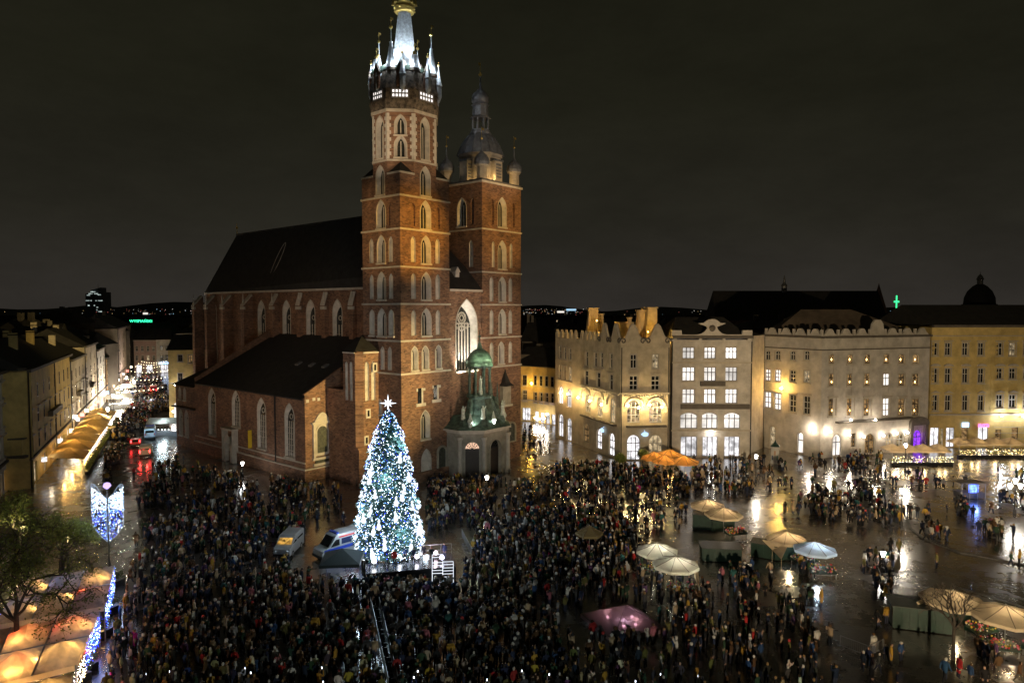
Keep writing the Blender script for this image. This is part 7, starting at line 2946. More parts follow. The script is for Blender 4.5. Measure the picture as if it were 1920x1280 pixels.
# ------------------------------------------------------------------ lit terrace canopies at the bottom left
def canopy(quad, label, lamps, heaters, zr=3.0, ridge=.8):
    """quad: far left, far right, near right, near left corners as photograph pixels of the rim at height zr"""
    P = [gp(x_, y_, zr) for x_, y_ in quad]
    c = sum(P, Vector()) / 4
    o = empty('terrace_canopy', (c.x, c.y, 0), 0, label, 'canopy', 'lit terrace canopies at the lower left')
    Q = [p_ - Vector((c.x, c.y, 0)) for p_ in P]
    b = MB()
    nu, nv = 12, 8
    grid = []
    for j in range(nv + 1):
        for i in range(nu + 1):
            u, v = i / nu, j / nv
            p_ = (Q[0] * (1 - u) + Q[1] * u) * (1 - v) + (Q[3] * (1 - u) + Q[2] * u) * v
            z_ = zr + ridge * 1.25 * (1 - abs(2 * ((u * 3) % 1) - 1)) * (1 - abs(2 * ((v * 2) % 1) - 1))
            grid.append((p_.x, p_.y, z_))
    b.add(grid, [[j * (nu + 1) + i, j * (nu + 1) + i + 1, (j + 1) * (nu + 1) + i + 1, (j + 1) * (nu + 1) + i] for j in range(nv) for i in range(nu)])
    for i in range(1, 3):
        p_, q_ = Q[0].lerp(Q[1], i / 3), Q[3].lerp(Q[2], i / 3)
        b.tube((p_.x, p_.y, zr + .02), (q_.x, q_.y, zr + .02), .07, n=4, m=1)
    p_, q_ = Q[0].lerp(Q[3], .5), Q[1].lerp(Q[2], .5)
    b.tube((p_.x, p_.y, zr + .02), (q_.x, q_.y, zr + .02), .07, n=4, m=1)
    b.build('fabric_roof', [fabric('pale_tent_fabric', (.66, .54, .40), .5, .3), GRAYMETAL], o)
    b = MB()
    for i0, i1 in ((0, 1), (1, 2), (2, 3), (3, 0)):
        a, d = Q[i0], Q[i1]
        b.poly([(a.x, a.y, zr), (d.x, d.y, zr), (d.x, d.y, zr - .4), (a.x, a.y, zr - .4)])
    b.build('valance', [fabric('cream_valance', (.7, .58, .42), .4)], o)
    for q in Q:
        b = MB()
        b.tube((q.x, q.y, 0), (q.x, q.y, zr), .06, n=6)
        b.build('post', [GRAYMETAL], o)
    for (u, v, pw) in lamps:
        p_ = (Q[0] * (1 - u) + Q[1] * u) * (1 - v) + (Q[3] * (1 - u) + Q[2] * u) * v
        b = MB()
        b.ball((p_.x, p_.y, zr - .35), .1, 6)
        lo = b.build('hanging_lamp', [L_BULBY], o)
        point_light((p_.x, p_.y, zr - .2), pw * 2.2, (1, .58, .17), .12, lo)
    for (u, v, pw) in heaters:
        p_ = (Q[0] * (1 - u) + Q[1] * u) * (1 - v) + (Q[3] * (1 - u) + Q[2] * u) * v
        b = MB()
        b.box(p_.x - .5, p_.y - .06, zr - .45, p_.x + .5, p_.y + .06, zr - .35)
        lo = b.build('heater', [glow('heater_glow', (1, .12, .03), 6)], o)
        point_light((p_.x, p_.y, zr - .12), pw * 2.2, (1, .10, .03), .25, lo)
    return o, Q


def light_net(a, c, z0, z1, label, n=420, warm=False, slope=0.0):
    o = empty('light_net', (a.x, a.y, 0), 0, label, 'string lights', 'light nets hung on the terrace canopies')
    d = Vector((c.x - a.x, c.y - a.y, 0))
    b = MB()
    for k in range(n):
        t = rnd.random()
        z_ = rnd.uniform(z0, z1)
        q = d * t
        b.octa((q.x + rnd.gauss(0, .07), q.y + rnd.gauss(0, .07), z_), rnd.choice([.022, .03, .04]), rnd.choice([0, 1, 1, 2, 2, 2, 2] if not warm else [0, 0, 1]))
    g_ = b.build('bulbs', [L_BULBW, L_BULBB, L_BULBD] if not warm else [glow('fairy_bulb_pinkwhite', (1, .86, .84), 10), L_BULBY], o)
    g_['kind'] = 'stuff'
    b = MB()
    for z_ in (z0, z1):
        b.tube((0, 0, z_), (d.x, d.y, z_), .015, n=3)
    for k in range(9):
        q = d * (k / 8)
        b.tube((q.x, q.y, z0), (q.x, q.y, z1), .01, n=3)
    b.build('net_wire', [IRON], o)
    for t in (.3, .7):
        q = d * t
        point_light((q.x + .6, q.y, (z0 + z1) / 2), 22, (.4, .5, 1) if not warm else (1, .8, .7), .3, o)


c1, Q1 = canopy(((40, 1088), (214, 1060), (196, 1136), (-12, 1172)), 'pale canopy glowing orange, farther one behind the leafy tree', [(.25, .3, 40), (.6, .65, 50), (.88, .35, 45), (.3, .8, 35)], [(.75, .55, 30)])
c2, Q2 = canopy(((-70, 1192), (186, 1146), (142, 1246), (-120, 1310)), 'pale canopy glowing orange and red, nearer one at the lower left edge', [(.45, .35, 45), (.65, .75, 60), (.85, .7, 60), (.5, .9, 60), (.9, .3, 40), (.3, .6, 50)], [(.42, .25, 34), (.78, .2, 34), (.5, .8, 22)])
c3, Q3 = canopy(((-120, 1318), (136, 1262), (110, 1350), (-150, 1420)), 'cream canopy at the bottom left corner of the view', [(.5, .5, 40), (.8, .3, 40)], [], ridge=.6)
cw1, cw2 = c1.location, c2.location
light_net(cw1 + Q1[1], cw1 + Q1[2], .8, 2.9, 'blue light net on the edge of the farther lit canopy', 620)
light_net(cw2 + Q2[1] * 1.0, cw2 + Q2[1].lerp(Q2[2], .62), .8, 2.9, 'blue light net on the edge of the nearer lit canopy', 560)
light_net(cw2 + Q2[1].lerp(Q2[2], .66), cw2 + Q2[2] + Vector((.2, -1.6, 0)), .6, 2.2, 'pinkish-white bulb garland by the nearer lit canopy', 240, True)
light_net(gp(-5, 1160, 2), gp(52, 1152, 2), 1.6, 2.5, 'blue bulb garland in the gap between the lit canopies', 180)
light_net(gp(72, 1112, 2.4), gp(126, 1100, 2.4), 1.9, 2.9, 'blue and red garland seen over the farther canopy', 150)
light_net(gp(2, 1232, 2.2), gp(32, 1272, 2.2), 1.2, 2.5, 'white bulb garland at the bottom left corner', 120, True)
# hedge planters along the canopies
for k, (px, py) in enumerate(((206, 1150), (190, 1195), (160, 1262), (146, 1282), (215, 1100))):
    o = empty('hedge_planter', gp(px, py), 1.2, ['hedge planter at the near corner of the farther canopy', 'hedge planter between the two lit canopies', 'hedge planter under the pinkish garland', 'hedge planter at the bottom of the left terrace', 'hedge planter by the winged lamp'][k], 'planter', 'hedge planters of the left terrace')
    b = MB()
    b.box(-.9, -.3, 0, .9, .3, .6)
    b.build('trough', [DARKPAINT], o)
    b = MB()
    for j in range(9):
        leaf_cluster(b, (-.8 + j * .2, 0, 1.1), .45, 60, .08)
    b.build('foliage', [LEAFD], o)


# ------------------------------------------------------------------ trees
def grow(mb, leaf, p, d, L, r, depth, rg, spread=.55, leafn=0, leafs=.12, lift=.10, tips=None):
    n = 3
    q = p
    for k in range(n):
        d2 = (d + Vector((rg.gauss(0, .13), rg.gauss(0, .13), rg.gauss(0, .08) + lift * .3))).normalized()
        q2 = q + d2 * (L / n)
        r2 = r * (1 - .28 * (k + 1) / n)
        mb.tube(q, q2, r * (1 - .28 * k / n), r2, 5 if r > .05 else 3)
        q, d = q2, d2
        if depth <= 2 and leafn:
            leaf_cluster(leaf, q, .6, leafn, leafs, 0, rg)
    if depth == 0:
        return
    m = rg.choice([2, 3, 3]) if depth > 1 else rg.choice([2, 3, 4])
    for k in range(m):
        a = rg.uniform(0, 2 * math.pi)
        t = d.orthogonal().normalized()
        t = (Matrix.Rotation(a, 3, d) @ t)
        nd = (d * (1 - spread * .5) + t * spread * rg.uniform(.7, 1.3) + Vector((0, 0, lift))).normalized()
        grow(mb, leaf, q, nd, L * rg.uniform(.66, .85), r * .66, depth - 1, rg, spread, leafn, leafs, lift)


def tree(p, label, h0, r0, L, depth, seed, leafn, leafs, spread=.6, lift=.12, lean=(0, 0), leafmat=None, name='square_tree', first=4):
    rg = random.Random(seed)
    o = empty(name, p, 0, label, 'tree')
    t, l = MB(), MB()
    top = Vector((lean[0], lean[1], h0))
    t.tube((0, 0, 0), top * .5, r0 * 1.2, r0, 8)
    t.tube(top * .5, top, r0, r0 * .85, 8)
    for k in range(first):
        a = 2 * math.pi * k / first + rg.uniform(-.4, .4)
        d = Vector((math.cos(a) * spread, math.sin(a) * spread, .8)).normalized()
        grow(t, l, top * rg.uniform(.75, 1.0), d, L, r0 * .6, depth, rg, spread, leafn, leafs, lift)
    grow(t, l, top, Vector((0, 0, 1)), L, r0 * .7, depth, rg, spread, leafn, leafs, lift)
    t.build('trunk', [BARK], o)
    if leafn:
        l.build('crown', [leafmat or LEAFG], o)
    return o


tree(gp(34, 1262), 'large thinly leaved tree over the lit canopies at the lower left', 4.8, .2, 2.7, 5, 5, 2, .10, spread=.85, lift=.0, first=4)
tree(gp(118, 1085), 'leafy tree lit yellow-green beside the winged lamp', 3.0, .18, 1.5, 3, 9, 8, .12, spread=.8, lift=.08)
tree(gp(40, 1040), 'dim leafy tree below the corner house', 3.0, .20, 1.6, 3, 21, 7, .12, spread=.8, lift=.1)
tree(gp(1787, 1236), 'small bare tree before the wide beige umbrellas', 3.2, .13, 1.15, 3, 33, 0, .1, spread=.75, lift=.18, first=5)
tree(gp(1205, 868), 'small dark potted tree beside the orange umbrellas', 1.2, .07, .5, 2, 41, 26, .10, spread=.7, name='potted_tree')
tree(gp(1163, 874), 'small dark clipped tree at the corner of the gabled house', .9, .08, .5, 2, 43, 30, .10, spread=.7, name='potted_tree')

# ------------------------------------------------------------------ orange-lit awnings along the left houses
NA = 7
a0, a1 = street_pt(66) + NRM * 1.2, street_pt(160) + NRM * 1.2
for k in range(NA):
    p0 = a0.lerp(a1, k / NA)
    p1 = a0.lerp(a1, (k + .9) / NA)
    L = (p1 - p0).length
    o = empty('street_awning', p0, heading(p0, p1), 'orange-lit street awning, %s from the near end of the row' % ('first second third fourth fifth sixth seventh'.split()[k]), 'awning', 'orange-lit awnings along the left street')
    b = MB()
    D_ = 5.2
    b.add([(0, 0, 3.5), (L, 0, 3.5), (L, -D_, 2.7), (0, -D_, 2.7), (L / 2, -D_ * .5, 4.3), (0, -D_, 2.4), (L, -D_, 2.4)], [[0, 1, 4], [1, 2, 4], [2, 3, 4], [3, 0, 4], [3, 2, 6, 5]])
    b.build('canvas', [CANVAST], o)
    for x_ in (.1, L - .1):
        b = MB()
        b.tube((x_, -D_ + .1, 0), (x_, -D_ + .1, 2.7), .05, n=5)
        b.build('post', [GRAYMETAL], o)
    b = MB()
    b.ball((L * .5, -D_ * .35, 2.6), .14, 6)
    lo = b.build('hanging_lamp', [L_BULBY], o)
    point_light((L * .5, -D_ * .35, 2.7), (300, 640, 380, 700, 330, 560, 420)[k], (1, .55, .14), .15, lo)
    b = MB()
    b.box(0.05, -D_ - .6, 0, L - .05, -D_ - .1, .55)
    b.build('planter', [DARKPAINT], o)
    b = MB()
    for j in range(int(L / .35)):
        leaf_cluster(b, (.2 + j * .35, -D_ - .35, 1.0), .5, 34, .11)
    b.build('foliage', [LEAFG], o)
    b = MB()
    for j in range(46):
        b.octa((rnd.uniform(0, L), -D_ - rnd.uniform(.0, .25), 2.4 + rnd.uniform(-.12, .12)), .035)
    g_ = b.build('string_lights', [L_BULBW], o)
    g_['kind'] = 'stuff'
# ------------------------------------------------------------------ people
def ocol(name, kind):
    """clothing and hair materials read their colour from the object, so that alike bodies can be dressed differently"""
    if name in MATS:
        return MATS[name]
    m = bpy.data.materials.new(name)
    m.use_nodes = True
    n = m.node_tree
    p = n.nodes['Principled BSDF']
    p.inputs['Roughness'].default_value = .85
    p.inputs['Specular IOR Level'].default_value = .2
    oi = n.nodes.new('ShaderNodeObjectInfo')
    if kind == 'coat':
        n.links.new(oi.outputs['Color'], p.inputs['Base Color'])
    else:
        r = n.nodes.new('ShaderNodeValToRGB')
        r.color_ramp.interpolation = 'CONSTANT'
        cols = ([(.015, .016, .022), (.03, .035, .06), (.02, .02, .02), (.09, .08, .07), (.05, .06, .10)] if kind == 'trousers' else
                [(.02, .015, .01), (.25, .16, .07), (.55, .53, .5), (.03, .03, .035), (.45, .05, .05), (.10, .055, .025)])
        e = r.color_ramp.elements
        k = len(cols)
        e[0].color = (*cols[0], 1)
        e[1].position = 1 / k
        e[1].color = (*cols[1], 1)
        for i in range(2, k):
            q = e.new(i / k)
            q.color = (*cols[i], 1)
        n.links.new(oi.outputs['Random' if kind == 'trousers' else 'Alpha'], r.inputs[0])
        n.links.new(r.outputs[0], p.inputs['Base Color'])
    MATS[name] = m
    return m


HAIR_WORD = ['dark hair', 'fair hair', 'pale knit hat', 'black hat', 'red hat', 'brown hair']
SKIN = mat('skin', (.48, .30, .22), .6)
BODYM = [ocol('coat_cloth', 'coat'), ocol('trouser_cloth', 'trousers'), SKIN, ocol('hair_or_hat', 'hair'), mat('dark_shoes', (.01, .01, .01), .6)]


def person_mesh(pose, sub, name):
    """one continuous body grown on a joint skeleton; faces -y"""
    V, E, Rr, part = [], [], [], []

    def j(p, r, par, tag_):
        V.append(p)
        Rr.append(r)
        part.append(tag_)
        if par is not None:
            E.append((par, len(V) - 1))
        return len(V) - 1
    lean = {'stand': 0, 'phone': -.01, 'walk': -.04, 'coat': 0, 'pockets': .01, 'walk2': -.03, 'point': 0}[pose]
    coat = pose in ('coat', 'walk2')
    pel = j((0, 0, .98), (.17, .125), None, 'coat')
    ch1 = j((0, lean * .5, 1.15), (.165, .12), pel, 'coat')
    ch2 = j((0, lean, 1.34), (.185, .125), ch1, 'coat')
    nk = j((0, lean - .005, 1.475), (.07, .07), ch2, 'coat')
    hd0 = j((0, lean - .015, 1.57), (.088, .10), nk, 'head')
    hd1 = j((0, lean - .02, 1.66), (.092, .108), hd0, 'head')
    j((0, lean - .01, 1.735), (.06, .07), hd1, 'head')
    stride = {'walk': .24, 'walk2': -.2}.get(pose, 0)
    for s in (-1, 1):
        f = s * stride
        hip = j((s * .10, 0, .90), (.105 if not coat else .13, .11), pel, 'coat')
        kn = j((s * .105, -f * .55 - .01, .50), (.068 if not coat else .085, .07), hip, 'leg')
        an = j((s * .11, -f + (.07 if f * 1 < 0 else 0), .10 + (.05 if f < 0 else 0)), (.048, .052), kn, 'leg')
        j((s * .115, -f - .13 + (.05 if f < 0 else 0), .045 + (.03 if f < 0 else 0)), (.042, .035), an, 'shoe')
        sh = j((s * .20, lean, 1.40), (.075, .075), ch2, 'coat')
        if pose == 'phone' or (pose == 'point' and s > 0):
            el = j((s * .27, lean - .16, 1.26), (.055, .055), sh, 'coat')
            wr = j((s * .13, lean - .30, 1.52), (.042, .042), el, 'coat')
            j((s * .09, lean - .33, 1.62), (.038, .03), wr, 'skin')
        elif pose == 'pockets':
            el = j((s * .31, lean + .05, 1.15), (.06, .06), sh, 'coat')
            wr = j((s * .22, lean - .08, .98), (.045, .045), el, 'coat')
        else:
            sw = -s * stride * .7
            el = j((s * .275, lean - sw * .4 + .02, 1.14), (.056, .056), sh, 'coat')
            wr = j((s * .27, lean - sw - .06, .92), (.042, .042), el, 'coat')
            j((s * .26, lean - sw - .09, .82), (.036, .03), wr, 'skin')
    me = bpy.data.meshes.new('skeleton')
    me.from_pydata(V, E, [])
    o = bpy.data.objects.new('skeleton', me)
    COL.objects.link(o)
    md = o.modifiers.new('skin', 'SKIN')
    md.use_smooth_shade = True
    for i, sv in enumerate(me.skin_vertices[0].data):
        sv.radius = Rr[i]
        sv.use_root = (i == 0)
    if sub:
        ss = o.modifiers.new('sub', 'SUBSURF')
        ss.levels = sub
        ss.render_levels = sub
    dg_ = bpy.context.evaluated_depsgraph_get()
    out = bpy.data.meshes.new_from_object(o.evaluated_get(dg_))
    out.name = name
    bpy.data.objects.remove(o)
    out.materials.clear()
    for mm in BODYM:
        out.materials.append(mm)
    VV = [Vector(v) for v in V]
    idx = []
    for pl in out.polygons:
        c = pl.center
        k = min(range(len(VV)), key=lambda i: (VV[i] - c).length_squared)
        t = part[k]
        if t == 'head':
            face = c.y < lean - .055 and 1.50 < c.z < 1.70 and abs(c.x) < .09
            idx.append(2 if face else 3)
        elif t == 'leg':
            idx.append(0 if (coat and c.z > .42) else 1)
        elif t == 'shoe':
            idx.append(4)
        elif t == 'skin':
            idx.append(2)
        else:
            idx.append(0 if c.z > .80 else 1)
    out.polygons.foreach_set('material_index', idx)
    out.polygons.foreach_set('use_smooth', [True] * len(out.polygons))
    return out


POSES = ['stand', 'pockets', 'coat', 'phone', 'walk', 'walk2', 'point']
HI = {p_: person_mesh(p_, 1, 'person_' + p_) for p_ in POSES}
LO = {p_: person_mesh(p_, 0, 'crowd_' + p_) for p_ in POSES}
COATS = [
    ('black', (.016, .016, .018), 22), ('dark navy', (.02, .028, .06), 14), ('dark grey', (.06, .06, .065), 14), ('dark green', (.03, .06, .035), 9), ('brown', (.09, .05, .025), 8),
    ('beige', (.38, .29, .19), 7), ('white', (.62, .60, .56), 5), ('red', (.36, .025, .025), 3), ('blue', (.03, .07, .18), 4), ('mustard', (.42, .25, .04), 4), ('pink', (.38, .13, .17), 1.6),
    ('olive', (.13, .12, .04), 6), ('light grey', (.26, .26, .27), 5), ('purple', (.10, .05, .13), 1.4), ('teal', (.03, .11, .11), 2), ('magenta', (.42, .02, .22), .25)]
CW = [c[2] for c in COATS]


def in_poly(x, y, poly):
    c = False
    n = len(poly)
    k = n - 1
    for i in range(n):
        xi, yi = poly[i]
        xj, yj = poly[k]
        if (yi > y) != (yj > y) and x < (xj - xi) * (y - yi) / (yj - yi) + xi:
            c = not c
        k = i
    return c


# where people stand: ground regions (outlined on the survey photograph), people per square metre, how they behave
STAGE = Vector((T.x + 2.5, T.y - 3.5, 0))
ZONES = [
    ([(180, 1360), (214, 1215), (236, 1120), (330, 1085), (520, 1072), (640, 1110), (694, 1130), (727, 1360)], 1.08, 'watch'),
    ([(714, 1125), (860, 1110), (900, 1000), (1000, 962), (1150, 960), (1195, 1010), (1220, 1075), (1080, 1120), (960, 1140), (1050, 1240), (1100, 1360), (756, 1360)], 1.15, 'watch'),
    ([(640, 1105), (860, 1085), (860, 1115), (735, 1125), (690, 1135)], .9, 'watch'),
    ([(960, 1148), (1085, 1125), (1075, 1165), (1145, 1215), (1255, 1190), (1300, 1130), (1500, 1140), (1560, 1200), (1560, 1360), (1100, 1360)], .62, 'watch'),
    ([(236, 1118), (255, 1000), (330, 940), (520, 960), (580, 1000), (500, 1040), (560, 1068), (330, 1083)], .68, 'mill'),
    ([(250, 930), (330, 870), (420, 890), (640, 925), (672, 985), (580, 990), (520, 955), (330, 935), (255, 990)], .38, 'mill'),
    ([(800, 905), (940, 905), (1000, 915), (1000, 960), (900, 995), (800, 1000)], .75, 'mill'),
    ([(1000, 915), (1060, 870), (1200, 885), (1400, 900), (1420, 930), (1290, 935), (1290, 985), (1195, 1000), (1150, 955), (1000, 958)], .55, 'mill'),
    ([(980, 800), (1040, 830), (1080, 858), (1140, 880), (1000, 912), (980, 870)], .07, 'mill'),
    ([(1300, 868), (1420, 865), (1500, 868), (1640, 850), (1670, 880), (1500, 890), (1420, 905), (1300, 895)], .26, 'mill'),
    ([(1420, 900), (1660, 885), (1700, 905), (1560, 965), (1420, 985), (1400, 930)], .13, 'mill'),
    ([(1500, 935), (1640, 930), (1700, 960), (1690, 985), (1570, 990), (1510, 965)], .5, 'mill'),
    ([(1690, 960), (1920, 930), (1940, 1010), (1800, 1040), (1700, 1000)], .2, 'mill'),
    ([(1690, 895), (1780, 890), (1930, 870), (1930, 900), (1800, 912), (1700, 925)], .11, 'mill'),
    ([(1290, 1060), (1420, 1070), (1560, 1065), (1660, 1040), (1690, 1100), (1680, 1190), (1500, 1140), (1300, 1130)], .26, 'mill'),
    ([(1195, 1075), (1300, 1090), (1330, 1125), (1250, 1180), (1185, 1130), (1085, 1140), (1080, 1118)], .6, 'watch'),
    ([(1560, 1200), (1700, 1190), (1760, 1240), (1940, 1210), (1940, 1300), (1560, 1300)], .22, 'mill'),
    ([(1560, 1000), (1700, 1010), (1780, 1060), (1700, 1085), (1600, 1060)], .06, 'mill'),
    ([(1800, 1050), (1930, 1030), (1930, 1110), (1840, 1100)], .06, 'mill'),
    ([(213, 800), (245, 765), (262, 730), (310, 730), (322, 770), (284, 785), (262, 815), (232, 850), (205, 905), (192, 905), (196, 850)], .6, 'mill'),
    ([(240, 745), (262, 706), (300, 704), (316, 735)], .22, 'mill'),
    ([(240, 870), (330, 845), (345, 870), (260, 930)], .10, 'mill'),
]
BLOCK = []                                                  # footprints nobody stands in
for (px0, py0, px1, py1) in ((585, 1000, 670, 1062), (505, 1010, 550, 1055), (665, 1030, 862, 1106), (615, 1060, 668, 1100)):
    a, c = gp(px0, py1), gp(px1, py0)
    BLOCK.append(((px0, py0, px1, py1)))
PYR = [(1083, 1158), (1150, 1214), (1255, 1186), (1188, 1134)]
solid = []
for ob in list(bpy.data.objects):
    if ob.parent is None and ob.get('category') in ('stall', 'stall box', 'van', 'ambulance', 'car', 'kiosk', 'booth', 'pillar', 'tree', 'umbrella', 'tent', 'lamp', 'street lamp', 'frame'):
        solid.append((ob.location.x, ob.location.y, {'van': 2.6, 'ambulance': 2.9, 'car': 2.2, 'stall box': 1.9, 'stall': 1.2, 'kiosk': 1.9, 'booth': 2.6, 'tree': .6 if ob.name != 'christmas_tree' else 3.9, 'tent': 2.1}.get(ob['category'], .45)))
ppl = []
cell = {}


def free(x, y, r):
    i, k = int(x // 1), int(y // 1)
    for a in (-1, 0, 1):
        for c in (-1, 0, 1):
            for q in cell.get((i + a, k + c), ()):
                if (q[0] - x) ** 2 + (q[1] - y) ** 2 < r * r:
                    return False
    return True


crg = random.Random(77)
for poly, dens, how in ZONES:
    gpts = [gp(x_, y_) for x_, y_ in poly]
    P2 = [(q.x, q.y) for q in gpts]
    x0, x1 = min(q[0] for q in P2), max(q[0] for q in P2)
    y0, y1 = min(q[1] for q in P2), max(q[1] for q in P2)
    area = abs(sum(P2[i][0] * P2[i - 1][1] - P2[i - 1][0] * P2[i][1] for i in range(len(P2)))) / 2
    want = int(area * dens)
    tries = 0
    got = 0
    while got < want and tries < want * 12:
        tries += 1
        if how == 'mill' and got and crg.random() < .55:      # groups stand together
            q = ppl[-1]
            x_, y_ = q[0] + crg.gauss(0, .75), q[1] + crg.gauss(0, .75)
        else:
            x_, y_ = crg.uniform(x0, x1), crg.uniform(y0, y1)
        if not in_poly(x_, y_, P2) or not free(x_, y_, .46):
            continue
        px, py = proj((x_, y_, 0))
        if any(b_[0] < px < b_[2] and b_[1] < py < b_[3] for b_ in BLOCK) or in_poly(px, py, PYR):
            continue
        if any((sx - x_) ** 2 + (sy - y_) ** 2 < sr * sr for sx, sy, sr in solid):
            continue
        if how == 'watch':
            yaw = math.atan2(STAGE.y - y_, STAGE.x - x_) + math.pi / 2 + crg.gauss(0, .35)
            if crg.random() < .12:
                yaw += crg.uniform(1, 5)
            pose = crg.choices(['stand', 'pockets', 'coat', 'phone', 'point'], [30, 26, 24, 14, 3])[0]
        else:
            yaw = crg.uniform(0, 2 * math.pi)
            pose = crg.choices(['stand', 'pockets', 'coat', 'phone', 'walk', 'walk2'], [22, 18, 16, 4, 24, 16])[0]
        sc = crg.gauss(1.0, .055)
        if crg.random() < .06:
            sc = crg.uniform(.62, .8)
        ci = crg.choices(range(len(COATS)), CW)[0]
        hi_ = crg.choices(range(6), [30, 18, 22, 22, 2, 22])[0]
        ppl.append((x_, y_, yaw, pose, sc, ci, hi_, how))
        cell.setdefault((int(x_ // 1), int(y_ // 1)), []).append((x_, y_))
        got += 1

# the musicians on the stage
MUS = []
for k, (x_, y_) in enumerate(((2.2, 2.2), (3.0, 1.5), (4.2, 2.7), (5.0, 1.8), (6.2, 2.4), (7.0, 1.6), (8.4, 2.4))):
    q = st.matrix_basis @ Vector((x_, y_, 1.0))
    MUS.append((q, crg.uniform(-.5, .5), crg.choice(['stand', 'point', 'coat']), crg.choice([0, 7, 8, 13, 1]), k))

vis = []
for q in ppl:
    px, py = proj((q[0], q[1], 1.5))
    if -10 < px < 1930 and py < 1284:
        vis.append(q)
vis.sort(key=lambda q: q[1])
near = vis[:290]
nearset = set(id(q) for q in near)
PG = 'people in the crowd on the square'


def where(px, py):
    if px < 330:
        return 'beside the lit canopies' if py > 1150 else 'near the winged lamp'
    if px < 520:
        return 'lower left of the crowd'
    if px < 690:
        return 'just left of the dark lane'
    if px < 830:
        return 'just right of the dark lane'
    if px < 960:
        return 'below the stage'
    if px < 1090:
        return 'along the diagonal barriers'
    if px < 1260:
        return 'in front of the glass pyramid' if py > 1190 else 'near the glass pyramid'
    if px < 1420:
        return 'right of the glass pyramid'
    if px < 1600:
        return 'near the dark enclosure'
    if px < 1760:
        return 'near the large green stall box'
    return 'at the bottom right corner'


def add_person(loc, yaw, pose, sc, ci, hi_, label, grp):
    o = put('person', HI[pose], None, loc, yaw)
    wd = sc * crg.uniform(.92, 1.1)
    o.scale = (wd, wd, sc)
    o.rotation_euler = (crg.gauss(0, .04), crg.gauss(0, .05), yaw)
    o.color = (*[c * crg.uniform(.8, 1.2) for c in COATS[ci][1]], (hi_ + .5) / 6)
    tag(o, label, 'person', grp)
    return o


L_PHONE = glow('phone_screen', (.75, .85, 1.0), 6, sample=False)
ph = MB()
ph.box(-.04, -.006, -.08, .04, .006, .08, 0)
ph.poly([(-.036, .008, -.074), (.036, .008, -.074), (.036, .008, .074), (-.036, .008, .074)], 1)
phm = ph.mesh('phone', [IRON, L_PHONE])
np_ = 0
for (x_, y_, yaw, pose, sc, ci, hi_, how) in near:
    px, py = proj((x_, y_, 1.5))
    kid = sc < .82
    lab = '%s in %s %s, %s, %s, %s' % ('child' if kid else 'person', COATS[ci][0], 'long coat' if pose in ('coat', 'walk2') else 'jacket', HAIR_WORD[hi_], {'coat': 'standing', 'walk2': 'walking', 'stand': 'arms down', 'pockets': 'hands pocketed', 'phone': 'hands raised', 'walk': 'walking', 'point': 'one arm raised'}[pose], where(px, py))
    o = add_person((x_, y_, 0), yaw, pose, sc, ci, hi_, lab, PG)
    if pose == 'phone' and np_ < 16:
        d = Matrix.Rotation(yaw, 3, 'Z') @ Vector((0, -.37 * sc, 1.66 * sc))
        q = put('phone', phm, None, Vector((x_, y_, 0)) + d, yaw)
        tag(q, 'glowing phone of the %s in %s, %s' % ('child' if kid else 'person', COATS[ci][0], where(px, py)), 'phone', 'phones held up in the crowd')
        np_ += 1
for q, yaw, pose, ci, k in MUS:
    add_person(q, yaw, pose, 1.0, ci, (k * 2) % 6, 'musician in %s standing %s on the stage' % (COATS[ci][0], ['first from the left', 'second from the left', 'third from the left', 'in the middle', 'third from the right', 'second from the right', 'last on the right'][k]), 'musicians on the stage')

# the rest of the crowd as one mass
cm = bpy.data.materials.new('crowd_cloth')
cm.use_nodes = True
n_ = cm.node_tree
pp = n_.nodes['Principled BSDF']
pp.inputs['Roughness'].default_value = .85
pp.inputs['Specular IOR Level'].default_value = .2
at_ = n_.nodes.new('ShaderNodeAttribute')
at_.attribute_name = 'cloth'
n_.links.new(at_.outputs['Color'], pp.inputs['Base Color'])
lo_data = {}
for k, me in LO.items():
    co = np.empty(len(me.vertices) * 3, dtype=np.float64)
    me.vertices.foreach_get('co', co)
    co = co.reshape(-1, 3)
    faces = [list(pl.vertices) for pl in me.polygons]
    mi = [pl.material_index for pl in me.polygons]
    vm = np.zeros(len(co), dtype=int)
    for fverts, m_ in zip(faces, mi):
        for v_ in fverts:
            vm[v_] = m_
    lo_data[k] = (co, faces, vm)
VS, FS, CS = [], [], []
off = 0
hair_c = [(.02, .015, .01), (.25, .16, .07), (.55, .53, .5), (.03, .03, .035), (.45, .05, .05), (.10, .055, .025)]
for q in ppl:
    if id(q) in nearset:
        continue
    x_, y_, yaw, pose, sc, ci, hi_, how = q
    px, py = proj((x_, y_, 1.0))
    if px < -60 or px > 1990 or py > 1400:
        continue
    co, faces, vm = lo_data[pose]
    c, s = math.cos(yaw), math.sin(yaw)
    wd = sc * crg.uniform(.95, 1.12)
    w = co * np.array([wd, wd, sc])
    w[:, 0] += w[:, 2] * crg.gauss(0, .05)
    VS.append(np.stack([x_ + w[:, 0] * c - w[:, 1] * s, y_ + w[:, 0] * s + w[:, 1] * c, w[:, 2]], 1))
    k_ = crg.uniform(.75, 1.25)
    pal = np.array([tuple(t * k_ for t in COATS[ci][1]), crg.choice([(.015, .016, .022), (.03, .035, .06), (.02, .02, .02), (.05, .06, .1)]), (.48, .30, .22), hair_c[hi_], (.01, .01, .01)])
    CS.append(pal[vm])
    FS += [[v_ + off for v_ in f_] for f_ in faces]
    off += len(co)
me = bpy.data.meshes.new('crowd')
me.from_pydata(np.concatenate(VS).tolist(), [], FS)
ca = me.color_attributes.new('cloth', 'FLOAT_COLOR', 'POINT')
cc_ = np.concatenate(CS)
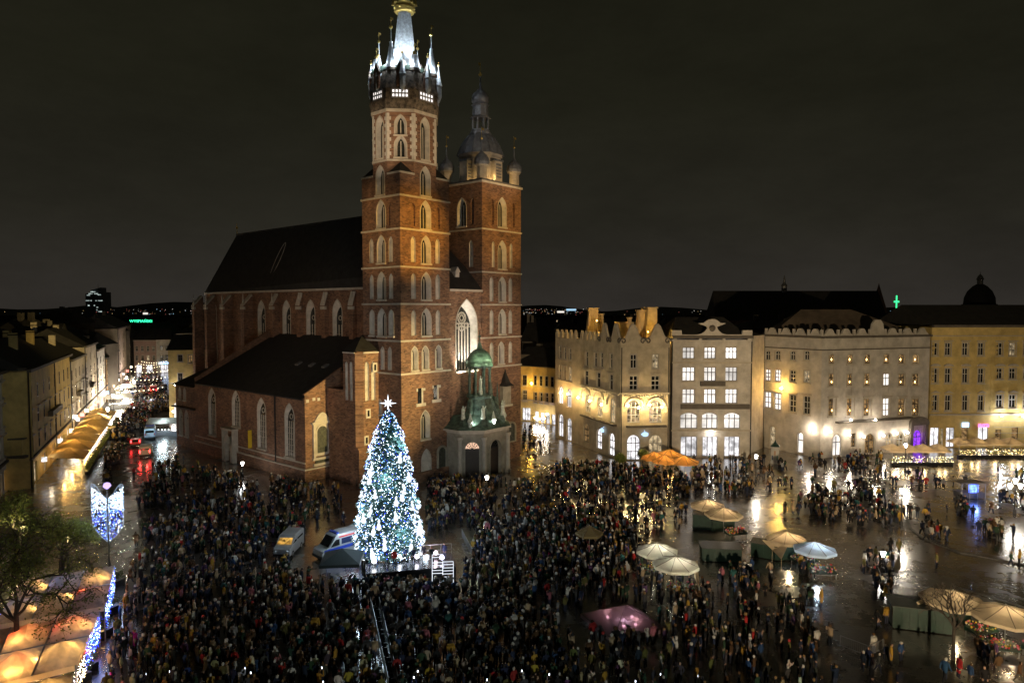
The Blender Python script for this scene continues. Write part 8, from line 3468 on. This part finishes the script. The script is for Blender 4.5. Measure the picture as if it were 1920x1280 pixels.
ca.data.foreach_set('color', np.concatenate([cc_, np.ones((len(cc_), 1))], 1).ravel())
me.materials.append(cm)
me.polygons.foreach_set('use_smooth', [True] * len(FS))
o = put('crowd', me)
tag(o, 'dense winter crowd filling the square and streets', 'crowd', kind='stuff')
print('PEOPLE', len(ppl), 'near', len(near), 'crowd faces', len(FS))
# ------------------------------------------------------------------ floodlight masts added outside the picture to light church, facades and crowd
def mast(x_, y_, h_, label, lamps):
    o = empty('added_floodlight_mast', (x_, y_, 0), 0, label, 'floodlight', 'added floodlight masts out of view')
    b = MB()
    b.lathe([(.28, 0), (.2, 1), (.1, h_)], 8)
    b.build('pole', [GRAYMETAL], o)
    for k, (tx, ty, tz, pw, col_, ang) in enumerate(lamps):
        b = MB()
        b.box(-.35 + k * .8 - .8, -.2, h_ - .25, .25 + k * .8 - .8, .2, h_ + .25)
        b.build('lamp_housing', [FLOODBODY], o)
        spot_light((k * .8 - .85, .3, h_), (tx - x_, ty - y_, tz), pw, col_, ang, .9, .35, o)
    b = MB()
    b.box(-1.4, -.06, h_ - .4, 1.4, .06, h_ - .3)
    b.build('crossbar', [GRAYMETAL], o)
    return o


CW_ = lambda u, v, z: tuple((C0 + UV[0] * u + UV[1] * v + Vector((0, 0, z))))
w1 = CW_(3.2, 0, 40)
w2 = CW_(24, 0, 44)
w3 = CW_(15, 0, 22)
nn1 = CW_(0, 5, 40)
nn2 = CW_(0, 20, 15)
nn3 = CW_(8, 50, 24)
w4 = CW_(4, 0, 55)
w5 = CW_(24, 4, 58)
n4 = CW_(0, 4, 55)
mast(72, 22, 15, 'added floodlight mast on the right, out of view', [(*w1, 980000, (1.0, .52, .08), 8), (*w2, 560000, (1.0, .58, .16), 10), (*w3, 330000, (1.0, .72, .50), 17), (*w4, 460000, (1.0, .70, .38), 8), (*w5, 400000, (1.0, .80, .58), 9)])
mast(-58, 18, 15, 'added floodlight mast on the left, out of view', [(*nn1, 150000, (1.0, .66, .30), 11), (*nn2, 60000, (1.0, .78, .60), 30), (*nn3, 36000, (1.0, .62, .32), 24), (*n4, 260000, (1.0, .74, .46), 7)])
mast(20, -30, 16, 'added floodlight mast behind the viewpoint, lighting facades and crowd', [(24, 127, 15, 260000, (1.0, .74, .44), 26), (70, 130, 14, 380000, (1.0, .77, .46), 34), (-16, 62, 0, 46000, (.94, 1.0, .86), 60)])
mast(75, 30, 17, 'added floodlight mast at the far right, out of view', [(-105, 165, 15, 1250000, (1.0, .72, .26), 15)])
